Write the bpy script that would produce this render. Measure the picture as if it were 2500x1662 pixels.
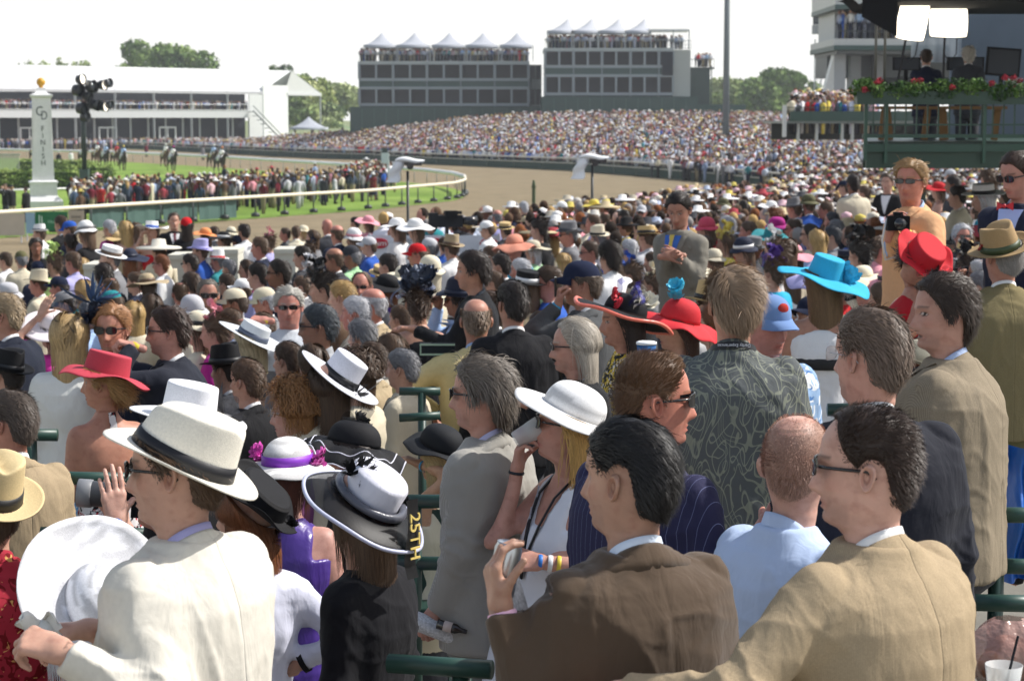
import bpy, math, random
import numpy as np
from mathutils import Matrix, Vector, Euler
R_ = math.radians
rng = np.random.default_rng(7); random.seed(7)
for o in list(bpy.data.objects): bpy.data.objects.remove(o)
SC = bpy.context.scene
COL = SC.collection
# ------------------------------------------------------------ camera, world, sun
CAMZ, FPX, HOR = 5.0, 5000.0, 290.0
PITCH = math.atan((831-HOR)/FPX)
cd = bpy.data.cameras.new('camera'); cam = bpy.data.objects.new('camera', cd); COL.objects.link(cam)
cam.location = (0, 0, CAMZ); cam.rotation_euler = (math.pi/2-PITCH, 0, 0)
cd.sensor_width = 36; cd.lens = 36*FPX/2500; cd.clip_start = .1; cd.clip_end = 6000
cd.dof.use_dof = True; cd.dof.focus_distance = 6.6; cd.dof.aperture_fstop = 9.0
SC.camera = cam
SC.render.resolution_x, SC.render.resolution_y = 1024, 680
SUN_EL, SUN_AZ = 47, 76          # azimuth clockwise from +Y (camera forward) towards +X
w = bpy.data.worlds.new('World'); SC.world = w; w.use_nodes = True
nt = w.node_tree; nt.nodes.clear()
sky = nt.nodes.new('ShaderNodeTexSky'); sky.sky_type = 'NISHITA'; sky.sun_disc = False
sky.sun_elevation = R_(SUN_EL); sky.sun_rotation = R_(SUN_AZ); sky.air_density = 1.3; sky.dust_density = 2.5; sky.ozone_density = .8
bgd = nt.nodes.new('ShaderNodeBackground'); bgd.inputs[1].default_value = .12
wtc = nt.nodes.new('ShaderNodeTexCoord'); wsx = nt.nodes.new('ShaderNodeSeparateXYZ'); wr = nt.nodes.new('ShaderNodeMapRange')      # milky haze low in the sky
wr.inputs[1].default_value = -.05; wr.inputs[2].default_value = .42; wr.inputs[3].default_value = .95; wr.inputs[4].default_value = .06
wm = nt.nodes.new('ShaderNodeMix'); wm.data_type = 'RGBA'; wm.inputs[7].default_value = (9.6, 9.6, 9.4, 1)
wo = nt.nodes.new('ShaderNodeOutputWorld'); lk = nt.links.new
lk(wtc.outputs['Generated'], wsx.inputs[0]); lk(wsx.outputs[2], wr.inputs[0]); lk(wr.outputs[0], wm.inputs[0]); lk(sky.outputs[0], wm.inputs[6])
lk(wm.outputs[2], bgd.inputs[0]); lk(bgd.outputs[0], wo.inputs[0])
sd = bpy.data.lights.new('sun', 'SUN'); sun = bpy.data.objects.new('sun', sd); COL.objects.link(sun)
sd.energy = 4.9; sd.angle = R_(.6); sd.color = (1, .968, .915)
az, el = R_(SUN_AZ), R_(SUN_EL)
sdir = Vector((math.sin(az)*math.cos(el), math.cos(az)*math.cos(el), math.sin(el)))
sun.rotation_euler = sdir.to_track_quat('Z', 'Y').to_euler(); sun.location = (30, 0, 60)
SC.view_settings.view_transform = 'Standard'; SC.view_settings.look = 'None'
SC.view_settings.exposure = .22; SC.view_settings.gamma = 1
SC.render.engine = 'CYCLES'
SC.cycles.max_bounces = 5; SC.cycles.diffuse_bounces = 3; SC.cycles.transparent_max_bounces = 12

def P(px, py, d):
    u = (px-1250)/FPX; v = -(py-831)/FPX
    y = math.cos(PITCH)+v*math.sin(PITCH); z = v*math.cos(PITCH)-math.sin(PITCH)
    t = d/y
    return Vector((u*t, d, CAMZ+z*t))
def G(px, py, z=0.):                      # point of the horizontal plane z seen at a pixel
    u = (px-1250)/FPX; v = -(py-831)/FPX
    y = math.cos(PITCH)+v*math.sin(PITCH); zz = v*math.cos(PITCH)-math.sin(PITCH)
    t = (z-CAMZ)/zz
    return Vector((u*t, y*t, z))
def px_of(p):
    y, z = p[1], p[2]-CAMZ
    f = y*math.cos(PITCH)-z*math.sin(PITCH); v = y*math.sin(PITCH)+z*math.cos(PITCH)
    return 1250+p[0]/f*FPX, 831-v/f*FPX
def floorz(d): return CAMZ-float(np.interp(d, [0, 4, 13, 35, 60, 100, 139], [2.2, 2.36, 2.85, 3.45, 3.9, 4.45, 4.8]))

# ------------------------------------------------------------ colours
def H(s):
    s = s.lstrip('#'); c = [int(s[i:i+2], 16)/255 for i in (0, 2, 4)]
    return tuple(x/12.92 if x <= .04045 else ((x+.055)/1.055)**2.4 for x in c)
CN = {'black':'17171a','navy':'20263a','grey':'77777a','charcoal':'3a3b40','silver':'b9b9bd','white':'e6e5e4','cream':'ddd3ba','tan':'a8977a',
  'khaki':'8f8468','brown':'5a4636','olive':'5e5c40','red':'b81d24','pink':'e29aa5','magenta':'b02a86','purple':'4b2b80','lilac':'aaa6d2',
  'blue':'2b55a8','light blue':'a3bce0','teal':'2c7f86','turquoise':'2fa4c8','green':'2f6a40','lime':'b4cc7c','yellow':'dcc65a','orange':'e0905a',
  'straw':'c8ad7c','salmon':'c98670','maroon':'6c2430','beige':'c9bfa8','mint':'a6d0a0','rose':'c84a60','dark brown':'49382b','blond':'b39461',
  'auburn':'7a4a2c','dark':'2c231d','fair':'c9957b','pale':'d6a890','tanned':'a86f52','ruddy':'c07a66','dark skin':'5c3a2a','medium skin':'8a5a40'}
def C(n):
    if not isinstance(n, str): return tuple(n)
    return H(CN[n]) if n in CN else H(n)

# ------------------------------------------------------------ materials
MATS = {}
def nodes_mat(name, rough=.6, spec=.4, color=None, attr=None, bump=None, metallic=0, sss=0, var=0, pattern=None, trans=0, sheen=0, emit=None, coat=0, folds=0, seams=False, backface=0):
    """colour: None = the object's own colour; attr = vertex colour layer mixed in by its alpha"""
    if name in MATS: return MATS[name]
    m = bpy.data.materials.new(name); m.use_nodes = True; t = m.node_tree; n = t.nodes; L = t.links
    b = n['Principled BSDF']; b.inputs['Roughness'].default_value = rough; b.inputs['Specular IOR Level'].default_value = spec
    b.inputs['Metallic'].default_value = metallic
    if coat: b.inputs['Coat Weight'].default_value = coat
    if sss:
        b.inputs['Subsurface Weight'].default_value = sss; b.inputs['Subsurface Radius'].default_value = (.02, .008, .004); b.inputs['Subsurface Scale'].default_value = .5
    if sheen: b.inputs['Sheen Weight'].default_value = sheen; b.inputs['Sheen Roughness'].default_value = .5
    tc = n.new('ShaderNodeTexCoord')
    if color is None:
        oi = n.new('ShaderNodeObjectInfo'); col = oi.outputs['Color']
    else:
        rgb = n.new('ShaderNodeRGB'); rgb.outputs[0].default_value = (*C(color), 1); col = rgb.outputs[0]
    def mix(a, bb, fac, mode='MIX'):
        x = n.new('ShaderNodeMix'); x.data_type = 'RGBA'; x.blend_type = mode
        for sock, v in ((x.inputs[0], fac), (x.inputs[6], a), (x.inputs[7], bb)):
            if hasattr(v, 'links'): L.new(v, sock)
            else: sock.default_value = v if isinstance(v, (int, float)) else (*v, 1)
        return x.outputs[2]
    def ramp(src, pts):
        r = n.new('ShaderNodeValToRGB'); L.new(src, r.inputs[0]); e = r.color_ramp.elements
        e[0].position, e[1].position = pts[0][0], pts[-1][0]
        e[0].color = (*[pts[0][1]]*3, 1); e[1].color = (*[pts[-1][1]]*3, 1)
        for p, v in pts[1:-1]:
            q = e.new(p); q.color = (v, v, v, 1)
        return r.outputs[0]
    def noise(scale, detail=3, vec=None, dist=0, rough_=.5):
        x = n.new('ShaderNodeTexNoise'); x.inputs['Scale'].default_value = scale; x.inputs['Detail'].default_value = detail; x.inputs['Distortion'].default_value = dist
        x.inputs['Roughness'].default_value = rough_
        L.new(vec or tc.outputs['Object'], x.inputs['Vector']); return x.outputs[0]
    def vmap(scale, rot=(0, 0, 0)):
        x = n.new('ShaderNodeMapping'); x.inputs['Scale'].default_value = scale; x.inputs['Rotation'].default_value = rot
        L.new(tc.outputs['Object'], x.inputs['Vector']); return x.outputs[0]
    def math_(op, a, bb=None):
        x = n.new('ShaderNodeMath'); x.operation = op
        for i, v in enumerate((a, bb)):
            if v is None: continue
            if hasattr(v, 'links'): L.new(v, x.inputs[i])
            else: x.inputs[i].default_value = v
        return x.outputs[0]
    ctx = dict(n=n, L=L, tc=tc, mix=mix, ramp=ramp, noise=noise, vmap=vmap, math=math_, b=b)
    if pattern: col = pattern(ctx, col)
    if attr:
        a = n.new('ShaderNodeAttribute'); a.attribute_name = attr
        if attr == 'Col': col = mix(col, a.outputs['Color'], a.outputs['Alpha'])
        elif attr == 'Var': col = mix(col, a.outputs['Color'], 1.0, 'MULTIPLY')
        elif attr == 'Own': col = a.outputs['Color']
    if var:
        v = ramp(noise(var[0], 4), [(.3, 1-var[1]), (.7, 1+var[1]*.6)]); col = mix(col, v, 1.0, 'MULTIPLY')
    L.new(col, b.inputs['Base Color'])
    hgt = None
    def addb(src, strength, dist):
        nonlocal hgt
        x = n.new('ShaderNodeBump'); x.inputs['Strength'].default_value = strength; x.inputs['Distance'].default_value = dist
        L.new(src, x.inputs['Height'])
        if hgt: L.new(hgt, x.inputs['Normal'])
        hgt = x.outputs[0]
    if folds: addb(noise(1, 3, vmap((9, 9, 3.2)), .8), .5, folds); addb(noise(1, 2, vmap((22, 22, 11)), 1.2), .35, folds*.35)
    if bump:
        for (sc, st, di) in bump: addb(noise(sc, 2), st, di)
    if seams:
        sx = n.new('ShaderNodeSeparateXYZ'); L.new(tc.outputs['Object'], sx.inputs[0])
        ax = math_('ABSOLUTE', sx.outputs[0]); back = ramp(sx.outputs[1], [(-.02, 1), (0.0, 0)]) if False else None
        c1 = math_('SMOOTH_MIN', ax, .0025)
        l1 = ramp(math_('MULTIPLY', ax, 100), [(0., 0), (.35, 1)])
        addb(l1, .6, .003)
    if hgt: L.new(hgt, b.inputs['Normal'])
    if trans:
        tr = n.new('ShaderNodeBsdfTransparent'); ms = n.new('ShaderNodeMixShader'); ms.inputs[0].default_value = trans
        L.new(b.outputs[0], ms.inputs[1]); L.new(tr.outputs[0], ms.inputs[2]); L.new(ms.outputs[0], n['Material Output'].inputs[0])
    if emit:
        b.inputs['Emission Color'].default_value = (*C(emit[0]), 1); b.inputs['Emission Strength'].default_value = emit[1]
    MATS[name] = m; return m

def pat_stripe(c2, scale, width, axis=0, rot=0):
    def f(x, col):
        s = x['n'].new('ShaderNodeSeparateXYZ'); x['L'].new(x['vmap']((1, 1, 1), (0, 0, rot)), s.inputs[0])
        fr = x['math']('FRACT', x['math']('MULTIPLY', s.outputs[axis], scale))
        m = x['math']('LESS_THAN', fr, width)
        return x['mix'](col, C(c2), m)
    return f
def pat_twill(c2, sc=260, amt=.45):
    def f(x, col):
        w_ = x['n'].new('ShaderNodeTexWave'); w_.inputs['Scale'].default_value = sc/20; w_.inputs['Distortion'].default_value = .6
        x['L'].new(x['vmap']((20, 20, 14), (0, 0, .7)), w_.inputs['Vector'])
        return x['mix'](col, C(c2), x['math']('MULTIPLY', w_.outputs['Fac'], amt))
    return f
def pat_leaves(c2, sc=7):
    def f(x, col):
        for i, (s_, rot) in enumerate(((sc, .5), (sc*1.3, -.6))):
            nz = x['noise'](s_, 0, x['vmap']((1.6, 1.6, .8), (0, rot, i*2.)), 1.2); fr = x['math']('FRACT', x['math']('MULTIPLY', nz, 9))
            col = x['mix'](col, C(c2), x['ramp'](fr, [(.0, .8), (.13, .8), (.2, 0)]))
        return col
    return f
def pat_blobs(cs, sc=22, keep=.45):
    def f(x, col):
        for i, (c2, s2, k) in enumerate(cs):
            nz = x['noise'](s2, 1.5, x['vmap']((1, 1, 1), (i*1.3, i*2.1, i)), 1.5)
            col = x['mix'](col, C(c2), x['ramp'](nz, [(k, 0), (k+.02, 1)]))
        return col
    return f
M = {}
def mats():
    nm = nodes_mat
    M['skin'] = nm('skin', .5, .38, attr='Col', sss=.10, var=(16, .13), bump=[(90, .15, .003), (300, .2, .002)], pattern=lambda x, col: x['mix'](col, C('8a4a3c'), x['ramp'](x['noise'](28, 3, x['vmap']((1, 1, 1.3), (0, 0, 1))), [(.5, 0), (.78, .38)])))
    M['hair'] = nm('hair', .5, .32, attr='Var')
    M['cloth'] = nm('cloth', .85, .2, var=(5, .06), bump=[(700, .25, .001)], folds=.02, sheen=.04)
    M['wool'] = nm('wool', .9, .15, pattern=pat_twill('201510', 120, .25), bump=[(500, .3, .001)], folds=.02, sheen=.2)
    M['linen'] = nm('linen', .9, .15, var=(60, .05), bump=[(420, .3, .0012)], folds=.02, seams=True)
    M['tweed'] = nm('tweed', .95, .1, pattern=pat_twill('d8c8a8', 90, .16), var=(240, .12), bump=[(500, .4, .001)], folds=.02, seams=True)
    M['satin'] = nm('satin', .35, .5, folds=.02)
    M['straw'] = nm('straw', .75, .25, attr='Var', var=(180, .10), bump=[(380, .5, .002)])
    M['felt'] = nm('felt', .9, .15, bump=[(300, .2, .001)])
    M['mesh'] = nm('sheer mesh', .5, .4, trans=.45, var=(300, .3))
    M['ribbon'] = nm('ribbon', .5, .4, bump=[(60, .2, .003)])
    M['gloss'] = nm('gloss', .12, .7)
    M['metal'] = nm('metal', .3, .5, metallic=.9)
    M['paint'] = nm('paint', .42, .45, var=(6, .06))
    M['matte'] = nm('matte', .85, .2, var=(3, .06))
    M['own'] = nm('crowd colours', .85, .15, attr='Own')
    M['pin'] = nm('pinstripe', .85, .2, pattern=pat_stripe('7c82a8', 44, .03), folds=.02, bump=[(600, .25, .001)])
    M['leaf'] = nm('leaf print', .85, .2, pattern=pat_leaves('85897a', 5), folds=.02, bump=[(500, .3, .001)])
    M['denimleaf'] = nm('pale floral print', .85, .2, pattern=pat_blobs([('d8dce0', 13, .56), ('4d78b0', 20, .62)]), folds=.015)
    M['floral'] = nm('floral print', .8, .2, pattern=pat_blobs([('15151a', 22, .53), ('b02030', 30, .64)]), folds=.01)
    M['bluefloral'] = nm('blue floral print', .8, .2, pattern=pat_blobs([('20304a', 26, .50), ('cfe4f0', 34, .58), ('a03a70', 24, .66)]), folds=.01)
    M['bwleaf'] = nm('black and white leaf print', .8, .2, pattern=pat_blobs([('0c0c10', 28, .5)]), folds=.01)
    M['redfloral'] = nm('red floral print', .8, .2, pattern=pat_blobs([('701018', 20, .52), ('d0a060', 30, .66)]), folds=.01)
    M['yellowfloral'] = nm('yellow floral print', .8, .2, pattern=pat_blobs([('e0c040', 30, .52), ('e8e4e0', 40, .6)]), folds=.01)
mats()

# ------------------------------------------------------------ objects
def tag(o, label=None, cat=None, group=None, kind=None):
    if label: o['label'] = label
    if cat: o['category'] = cat
    if group: o['group'] = group
    if kind: o['kind'] = kind
    return o
def mkmesh(name, V, F, smooth=True, col=None, attr='Col', mat=None):
    me = bpy.data.meshes.new(name)
    V = np.asarray(V, np.float32)
    if isinstance(F, np.ndarray) and F.ndim == 2:
        k = F.shape[1]; nF = len(F)
        me.vertices.add(len(V)); me.vertices.foreach_set('co', V.ravel())
        me.loops.add(nF*k); me.loops.foreach_set('vertex_index', F.astype(np.int32).ravel())
        me.polygons.add(nF); me.polygons.foreach_set('loop_start', (np.arange(nF)*k).astype(np.int32))
        me.polygons.foreach_set('loop_total', np.full(nF, k, np.int32)); me.update(calc_edges=True); me.validate()
    else:
        me.from_pydata([tuple(map(float, v)) for v in V], [], [tuple(int(i) for i in f) for f in F]); me.update()
    if smooth: me.polygons.foreach_set('use_smooth', np.ones(len(me.polygons), bool))
    if col is not None:
        a = me.color_attributes.new(attr, 'FLOAT_COLOR', 'POINT'); a.data.foreach_set('color', np.asarray(col, np.float32).ravel())
    if mat: me.materials.append(M[mat] if isinstance(mat, str) else mat)
    return me
def obj(name, me, parent=None, color=None, mw=None):
    o = bpy.data.objects.new(name, me); COL.objects.link(o)
    if parent: o.parent = parent
    if color is not None: o.color = (*C(color), 1)
    if mw is not None: o.matrix_basis = mw
    return o
class B:
    """mesh builder; every shape added becomes part of ONE mesh"""
    def __init__(s): s.v = []; s.f = []; s.n = 0
    def add(s, V, F):
        V = np.asarray(V, float).reshape(-1, 3)
        s.v.append(V); s.f += [tuple(int(i)+s.n for i in f) for f in F]; s.n += len(V)
    def box(s, c, d, rz=0, rx=0, ry=0, taper=1):
        x, y, z = d[0]/2, d[1]/2, d[2]/2
        V = [(-x, -y, -z), (x, -y, -z), (x, y, -z), (-x, y, -z), (-x*taper, -y*taper, z), (x*taper, -y*taper, z), (x*taper, y*taper, z), (-x*taper, y*taper, z)]
        m = Euler((rx, ry, rz)).to_matrix()
        s.add([tuple(m @ Vector(v)+Vector(c)) for v in V], [(0, 3, 2, 1), (4, 5, 6, 7), (0, 1, 5, 4), (1, 2, 6, 5), (2, 3, 7, 6), (3, 0, 4, 7)]); return s
    def tube(s, pts, r, n=8, cap=True, flat=1):
        pts = [np.array(p, float) for p in pts]; k = len(pts); rr = [r]*k if np.isscalar(r) else list(r)
        V = []; up = np.array((0, 0, 1.)); prev = None
        for i, p in enumerate(pts):
            t = pts[min(i+1, k-1)]-pts[max(i-1, 0)]; t = t/(np.linalg.norm(t)+1e-9)
            if prev is None:
                a = np.cross(t, up); 
                if np.linalg.norm(a) < .05: a = np.cross(t, (0, 1., 0))
            else: a = prev-t*np.dot(prev, t)
            a /= np.linalg.norm(a)+1e-9; prev = a; b_ = np.cross(t, a)
            for j in range(n):
                th = 2*math.pi*j/n; V.append(p+rr[i]*(a*math.cos(th)+b_*math.sin(th)*flat))
        F = [(i*n+j, i*n+(j+1) % n, (i+1)*n+(j+1) % n, (i+1)*n+j) for i in range(k-1) for j in range(n)]
        if cap: F += [tuple(range(n))[::-1], tuple(range((k-1)*n, k*n))]
        s.add(V, F); return s
    def lathe(s, prof, n=24, c=(0, 0, 0), sx=1, sy=1):
        V = []; 
        for r, z in prof:
            for j in range(n):
                th = 2*math.pi*j/n; V.append((c[0]+r*sx*math.cos(th), c[1]+r*sy*math.sin(th), c[2]+z))
        k = len(prof)
        F = [(i*n+j, i*n+(j+1) % n, (i+1)*n+(j+1) % n, (i+1)*n+j) for i in range(k-1) for j in range(n)]
        F += [tuple(range(n))[::-1], tuple(range((k-1)*n, k*n))]
        s.add(V, F); return s
    def ball(s, c, r, n=10, m=7):
        r = (r, r, r) if np.isscalar(r) else r
        V = [(c[0], c[1], c[2]-r[2])]
        for i in range(1, m):
            ph = -math.pi/2+math.pi*i/m
            for j in range(n):
                th = 2*math.pi*j/n; V.append((c[0]+r[0]*math.cos(ph)*math.cos(th), c[1]+r[1]*math.cos(ph)*math.sin(th), c[2]+r[2]*math.sin(ph)))
        V.append((c[0], c[1], c[2]+r[2])); e = len(V)-1
        F = [(0, 1+(j+1) % n, 1+j) for j in range(n)]
        F += [(1+i*n+j, 1+i*n+(j+1) % n, 1+(i+1)*n+(j+1) % n, 1+(i+1)*n+j) for i in range(m-2) for j in range(n)]
        F += [(e, 1+(m-2)*n+j, 1+(m-2)*n+(j+1) % n) for j in range(n)]
        s.add(V, F); return s
    def grid(s, fn, nu, nv, closed_u=False):
        U = np.linspace(0, 1, nu+(0 if not closed_u else 1))[:nu] if closed_u else np.linspace(0, 1, nu); W = np.linspace(0, 1, nv)
        V = [fn(u, v) for v in W for u in U]
        F = []
        for j in range(nv-1):
            for i in range(nu-(0 if closed_u else 1)):
                a = j*nu+i; b_ = j*nu+(i+1) % nu; F.append((a, b_, b_+nu, a+nu))
        s.add(V, F); return s
    def mesh(s, name, mat=None, smooth=True):
        return mkmesh(name, np.concatenate(s.v) if s.v else np.zeros((0, 3)), s.f, smooth, mat=mat)
    def obj(s, name, mat, color=None, parent=None, smooth=False, mw=None):
        return obj(name, s.mesh(name, mat, smooth), parent, color, mw)

# ------------------------------------------------------------ noise and implicit surfaces
_tab = rng.random((32, 32, 32)).astype(np.float32)
def vnoise(p):
    p = np.asarray(p); i = np.floor(p).astype(int); f = p-i; f = f*f*(3-2*f); r = 0
    for dx in (0, 1):
        for dy in (0, 1):
            for dz in (0, 1):
                wgt = (f[..., 0] if dx else 1-f[..., 0])*(f[..., 1] if dy else 1-f[..., 1])*(f[..., 2] if dz else 1-f[..., 2])
                r = r+wgt*_tab[(i[..., 0]+dx) % 32, (i[..., 1]+dy) % 32, (i[..., 2]+dz) % 32]
    return r*2-1
def smin(a, b_, k):
    h = np.maximum(k-np.abs(a-b_), 0)/k; return np.minimum(a, b_)-h*h*k*.25
def cone(X, Y, Z, a, b_, r1, r2):
    ba = np.array(b_, float)-np.array(a, float); L2 = float(ba @ ba)+1e-12
    px, py, pz = X-a[0], Y-a[1], Z-a[2]
    h = np.clip((px*ba[0]+py*ba[1]+pz*ba[2])/L2, 0, 1)
    return np.sqrt((px-h*ba[0])**2+(py-h*ba[1])**2+(pz-h*ba[2])**2)-(r1+(r2-r1)*h)
_E = [(0,1),(2,3),(4,5),(6,7),(0,2),(1,3),(4,6),(5,7),(0,4),(1,5),(2,6),(3,7)]
def snet(F, lo, hi, h):
    ax = [np.arange(lo[i], hi[i]+h, h, dtype=np.float32) for i in range(3)]
    X, Y, Z = np.meshgrid(*ax, indexing='ij'); V = F(X, Y, Z)
    V[0], V[-1] = 1, 1; V[:, 0] = 1; V[:, -1] = 1; V[:, :, 0] = 1; V[:, :, -1] = 1
    S = V < 0; n0, n1, n2 = V.shape
    c = [(dx, dy, dz) for dx in (0, 1) for dy in (0, 1) for dz in (0, 1)]
    sl = lambda A, q: A[q[0]:n0-1+q[0], q[1]:n1-1+q[1], q[2]:n2-1+q[2]]
    cnt = sum(sl(S, q).astype(np.int8) for q in c); mask = (cnt > 0) & (cnt < 8)
    idx = -np.ones(mask.shape, int); idx[mask] = np.arange(mask.sum()); I = np.argwhere(mask)
    cv = np.stack([sl(V, q)[mask] for q in c], 1); cs = cv < 0; off = np.array(c, float)
    acc = np.zeros((len(I), 3)); m = np.zeros(len(I))
    for a, b_ in _E:
        d = cs[:, a] != cs[:, b_]; t = np.where(d, cv[:, a]/np.where(d, cv[:, a]-cv[:, b_], 1), 0)
        acc += np.where(d[:, None], off[a]+t[:, None]*(off[b_]-off[a]), 0); m += d
    pos = (I+acc/m[:, None])*h+np.array([a[0] for a in ax])
    fs = []
    for axis in range(3):
        s0 = np.take(S, range(0, S.shape[axis]-1), axis); s1 = np.take(S, range(1, S.shape[axis]), axis)
        E = np.argwhere(s0 != s1); flip = s0[tuple(E.T)]
        o1, o2 = [(1, 2), (2, 0), (0, 1)][axis]
        def cell(d1, d2):
            q = E.copy(); q[:, o1] -= d1; q[:, o2] -= d2; return idx[tuple(q.T)]
        q = np.stack([cell(1, 1), cell(0, 1), cell(0, 0), cell(1, 0)], 1)
        q[~flip] = q[~flip][:, ::-1]; fs.append(q)
    Fc = np.concatenate(fs); Fc = Fc[(Fc >= 0).all(1)]
    return pos, Fc
def normals(V, F):
    a, b_, c_ = V[F[:, 0]], V[F[:, 1]], V[F[:, 2]]; fn = np.cross(c_-a, b_-a) if False else np.cross(b_-a, c_-a)
    N = np.zeros_like(V)
    for k in range(F.shape[1]): np.add.at(N, F[:, k], fn)
    return N/(np.linalg.norm(N, axis=1, keepdims=True)+1e-12)
def relax(V, F, it=2):
    for _ in range(it):
        A = np.zeros_like(V); c_ = np.zeros(len(V))
        for k in range(4):
            for q in (1, 3):
                np.add.at(A, F[:, k], V[F[:, (k+q) % 4]]); np.add.at(c_, F[:, k], 1)
        V = V*.4+.6*A/np.maximum(c_, 1)[:, None]
    return V
# ============================================================ people: head
_K = np.array([  # z, front, back, half width, taper
 (.121, -.002, -.016, .005, 0), (.1196, .016, -.034, .018, 0), (.1155, .033, -.051, .032, 0), (.106, .052, -.069, .048, 0), (.090, .069, -.086, .062, 0), (.065, .085, -.098, .071, .05),
 (.035, .0915, -.102, .0755, .1), (.015, .0925, -.102, .0765, .15), (.000, .087, -.100, .0765, .15), (-.020, .0875, -.095, .075, .18), (-.045, .0875, -.087, .0715, .22),
 (-.065, .0865, -.079, .067, .28), (-.085, .084, -.074, .061, .34), (-.100, .0835, -.071, .057, .38), (-.112, .078, -.069, .055, .42), (-.120, .064, -.070, .056, .42),
 (-.126, .045, -.070, .056, .35), (-.134, .030, -.070, .056, .15), (-.155, .024, -.072, .058, 0), (-.185, .026, -.076, .061, 0), (-.235, .028, -.080, .068, 0)])
def _cub(x, xp, fp):                        # smooth interpolation through the rings
    xp, fp = xp[::-1], fp[::-1]; s = np.gradient(fp, xp)
    i = np.clip(np.searchsorted(xp, x)-1, 0, len(xp)-2); h = xp[i+1]-xp[i]; t = np.clip((x-xp[i])/h, 0, 1)
    dl = (fp[i+1]-fp[i])/h; m0 = np.where(s[i]*dl > 0, s[i], 0); m1 = np.where(s[i+1]*dl > 0, s[i+1], 0)
    m0 = np.clip(m0, -3*abs(dl), 3*abs(dl)); m1 = np.clip(m1, -3*abs(dl), 3*abs(dl))
    return fp[i]*(1+2*t)*(1-t)**2+h*m0*t*(1-t)**2+fp[i+1]*t*t*(3-2*t)+h*m1*t*t*(t-1)
def headsurf(th, z, fat=0., feat=True, nose=1., mouth=0.):
    f = _cub(z, _K[:, 0], _K[:, 1]); b_ = _cub(z, _K[:, 0], _K[:, 2]); w = _cub(z, _K[:, 0], _K[:, 3]); tp = _cub(z, _K[:, 0], _K[:, 4])
    jaw = np.exp(-((z+.105)/.05)**2); w = w*(1+.22*fat*jaw+.05*fat); f = f+fat*.022*np.exp(-((z+.135)/.022)**2); b_ = b_-fat*.008*jaw
    s, c_ = np.sin(th), np.cos(th); yc = -.012
    x = w*np.sign(s)*np.abs(s)**.92; y = np.where(c_ > 0, yc+(f-yc)*np.abs(c_)**.88, yc-(yc-b_)*np.abs(c_)**.92)
    x = x*(1-tp*np.maximum(c_, 0)**1.4)
    if feat:
        fr = np.clip((c_-.25)*4, 0, 1); g = lambda q, m, s_: np.exp(-((q-m)/s_)**2)
        nz = np.interp(z, [-.066, -.058, -.052, -.044, -.030, -.010, .008, .025], [0, .010, .024, .0285, .022, .012, .006, 0])*nose
        wn = np.interp(z, [-.06, -.045, -.02, .02], [.017, .0165, .0095, .0085]); y = y+fr*nz*np.exp(-(np.abs(x)/wn)**2.4)
        y = y-fr*.013*g(np.abs(x), .031, .016)*g(z, .001, .012)             # sockets
        y = y+fr*.007*g(np.abs(x), .031, .0125)*g(z, -.001, .0075)            # eyeballs
        y = y+fr*.0045*g(np.abs(x), .024, .026)*g(z, .021, .008)             # brow
        y = y+fr*.004*g(np.abs(x), .043, .016)*g(z, -.032, .016)
        lw = np.exp(-(np.abs(x)/.023)**3)
        y = y+fr*lw*(.0055*g(z, -.0715, .0045)+.0060*g(z, -.0835, .005)-.0055*g(z, -.0775, .0022)-mouth*.02*g(z, -.079, .007)-.003*g(z, -.0935, .004))
        y = y-fr*.002*g(np.abs(x), .036, .006)*g(z, -.068, .02)
    return np.stack([x, y, z*np.ones_like(x)], -1)
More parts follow.
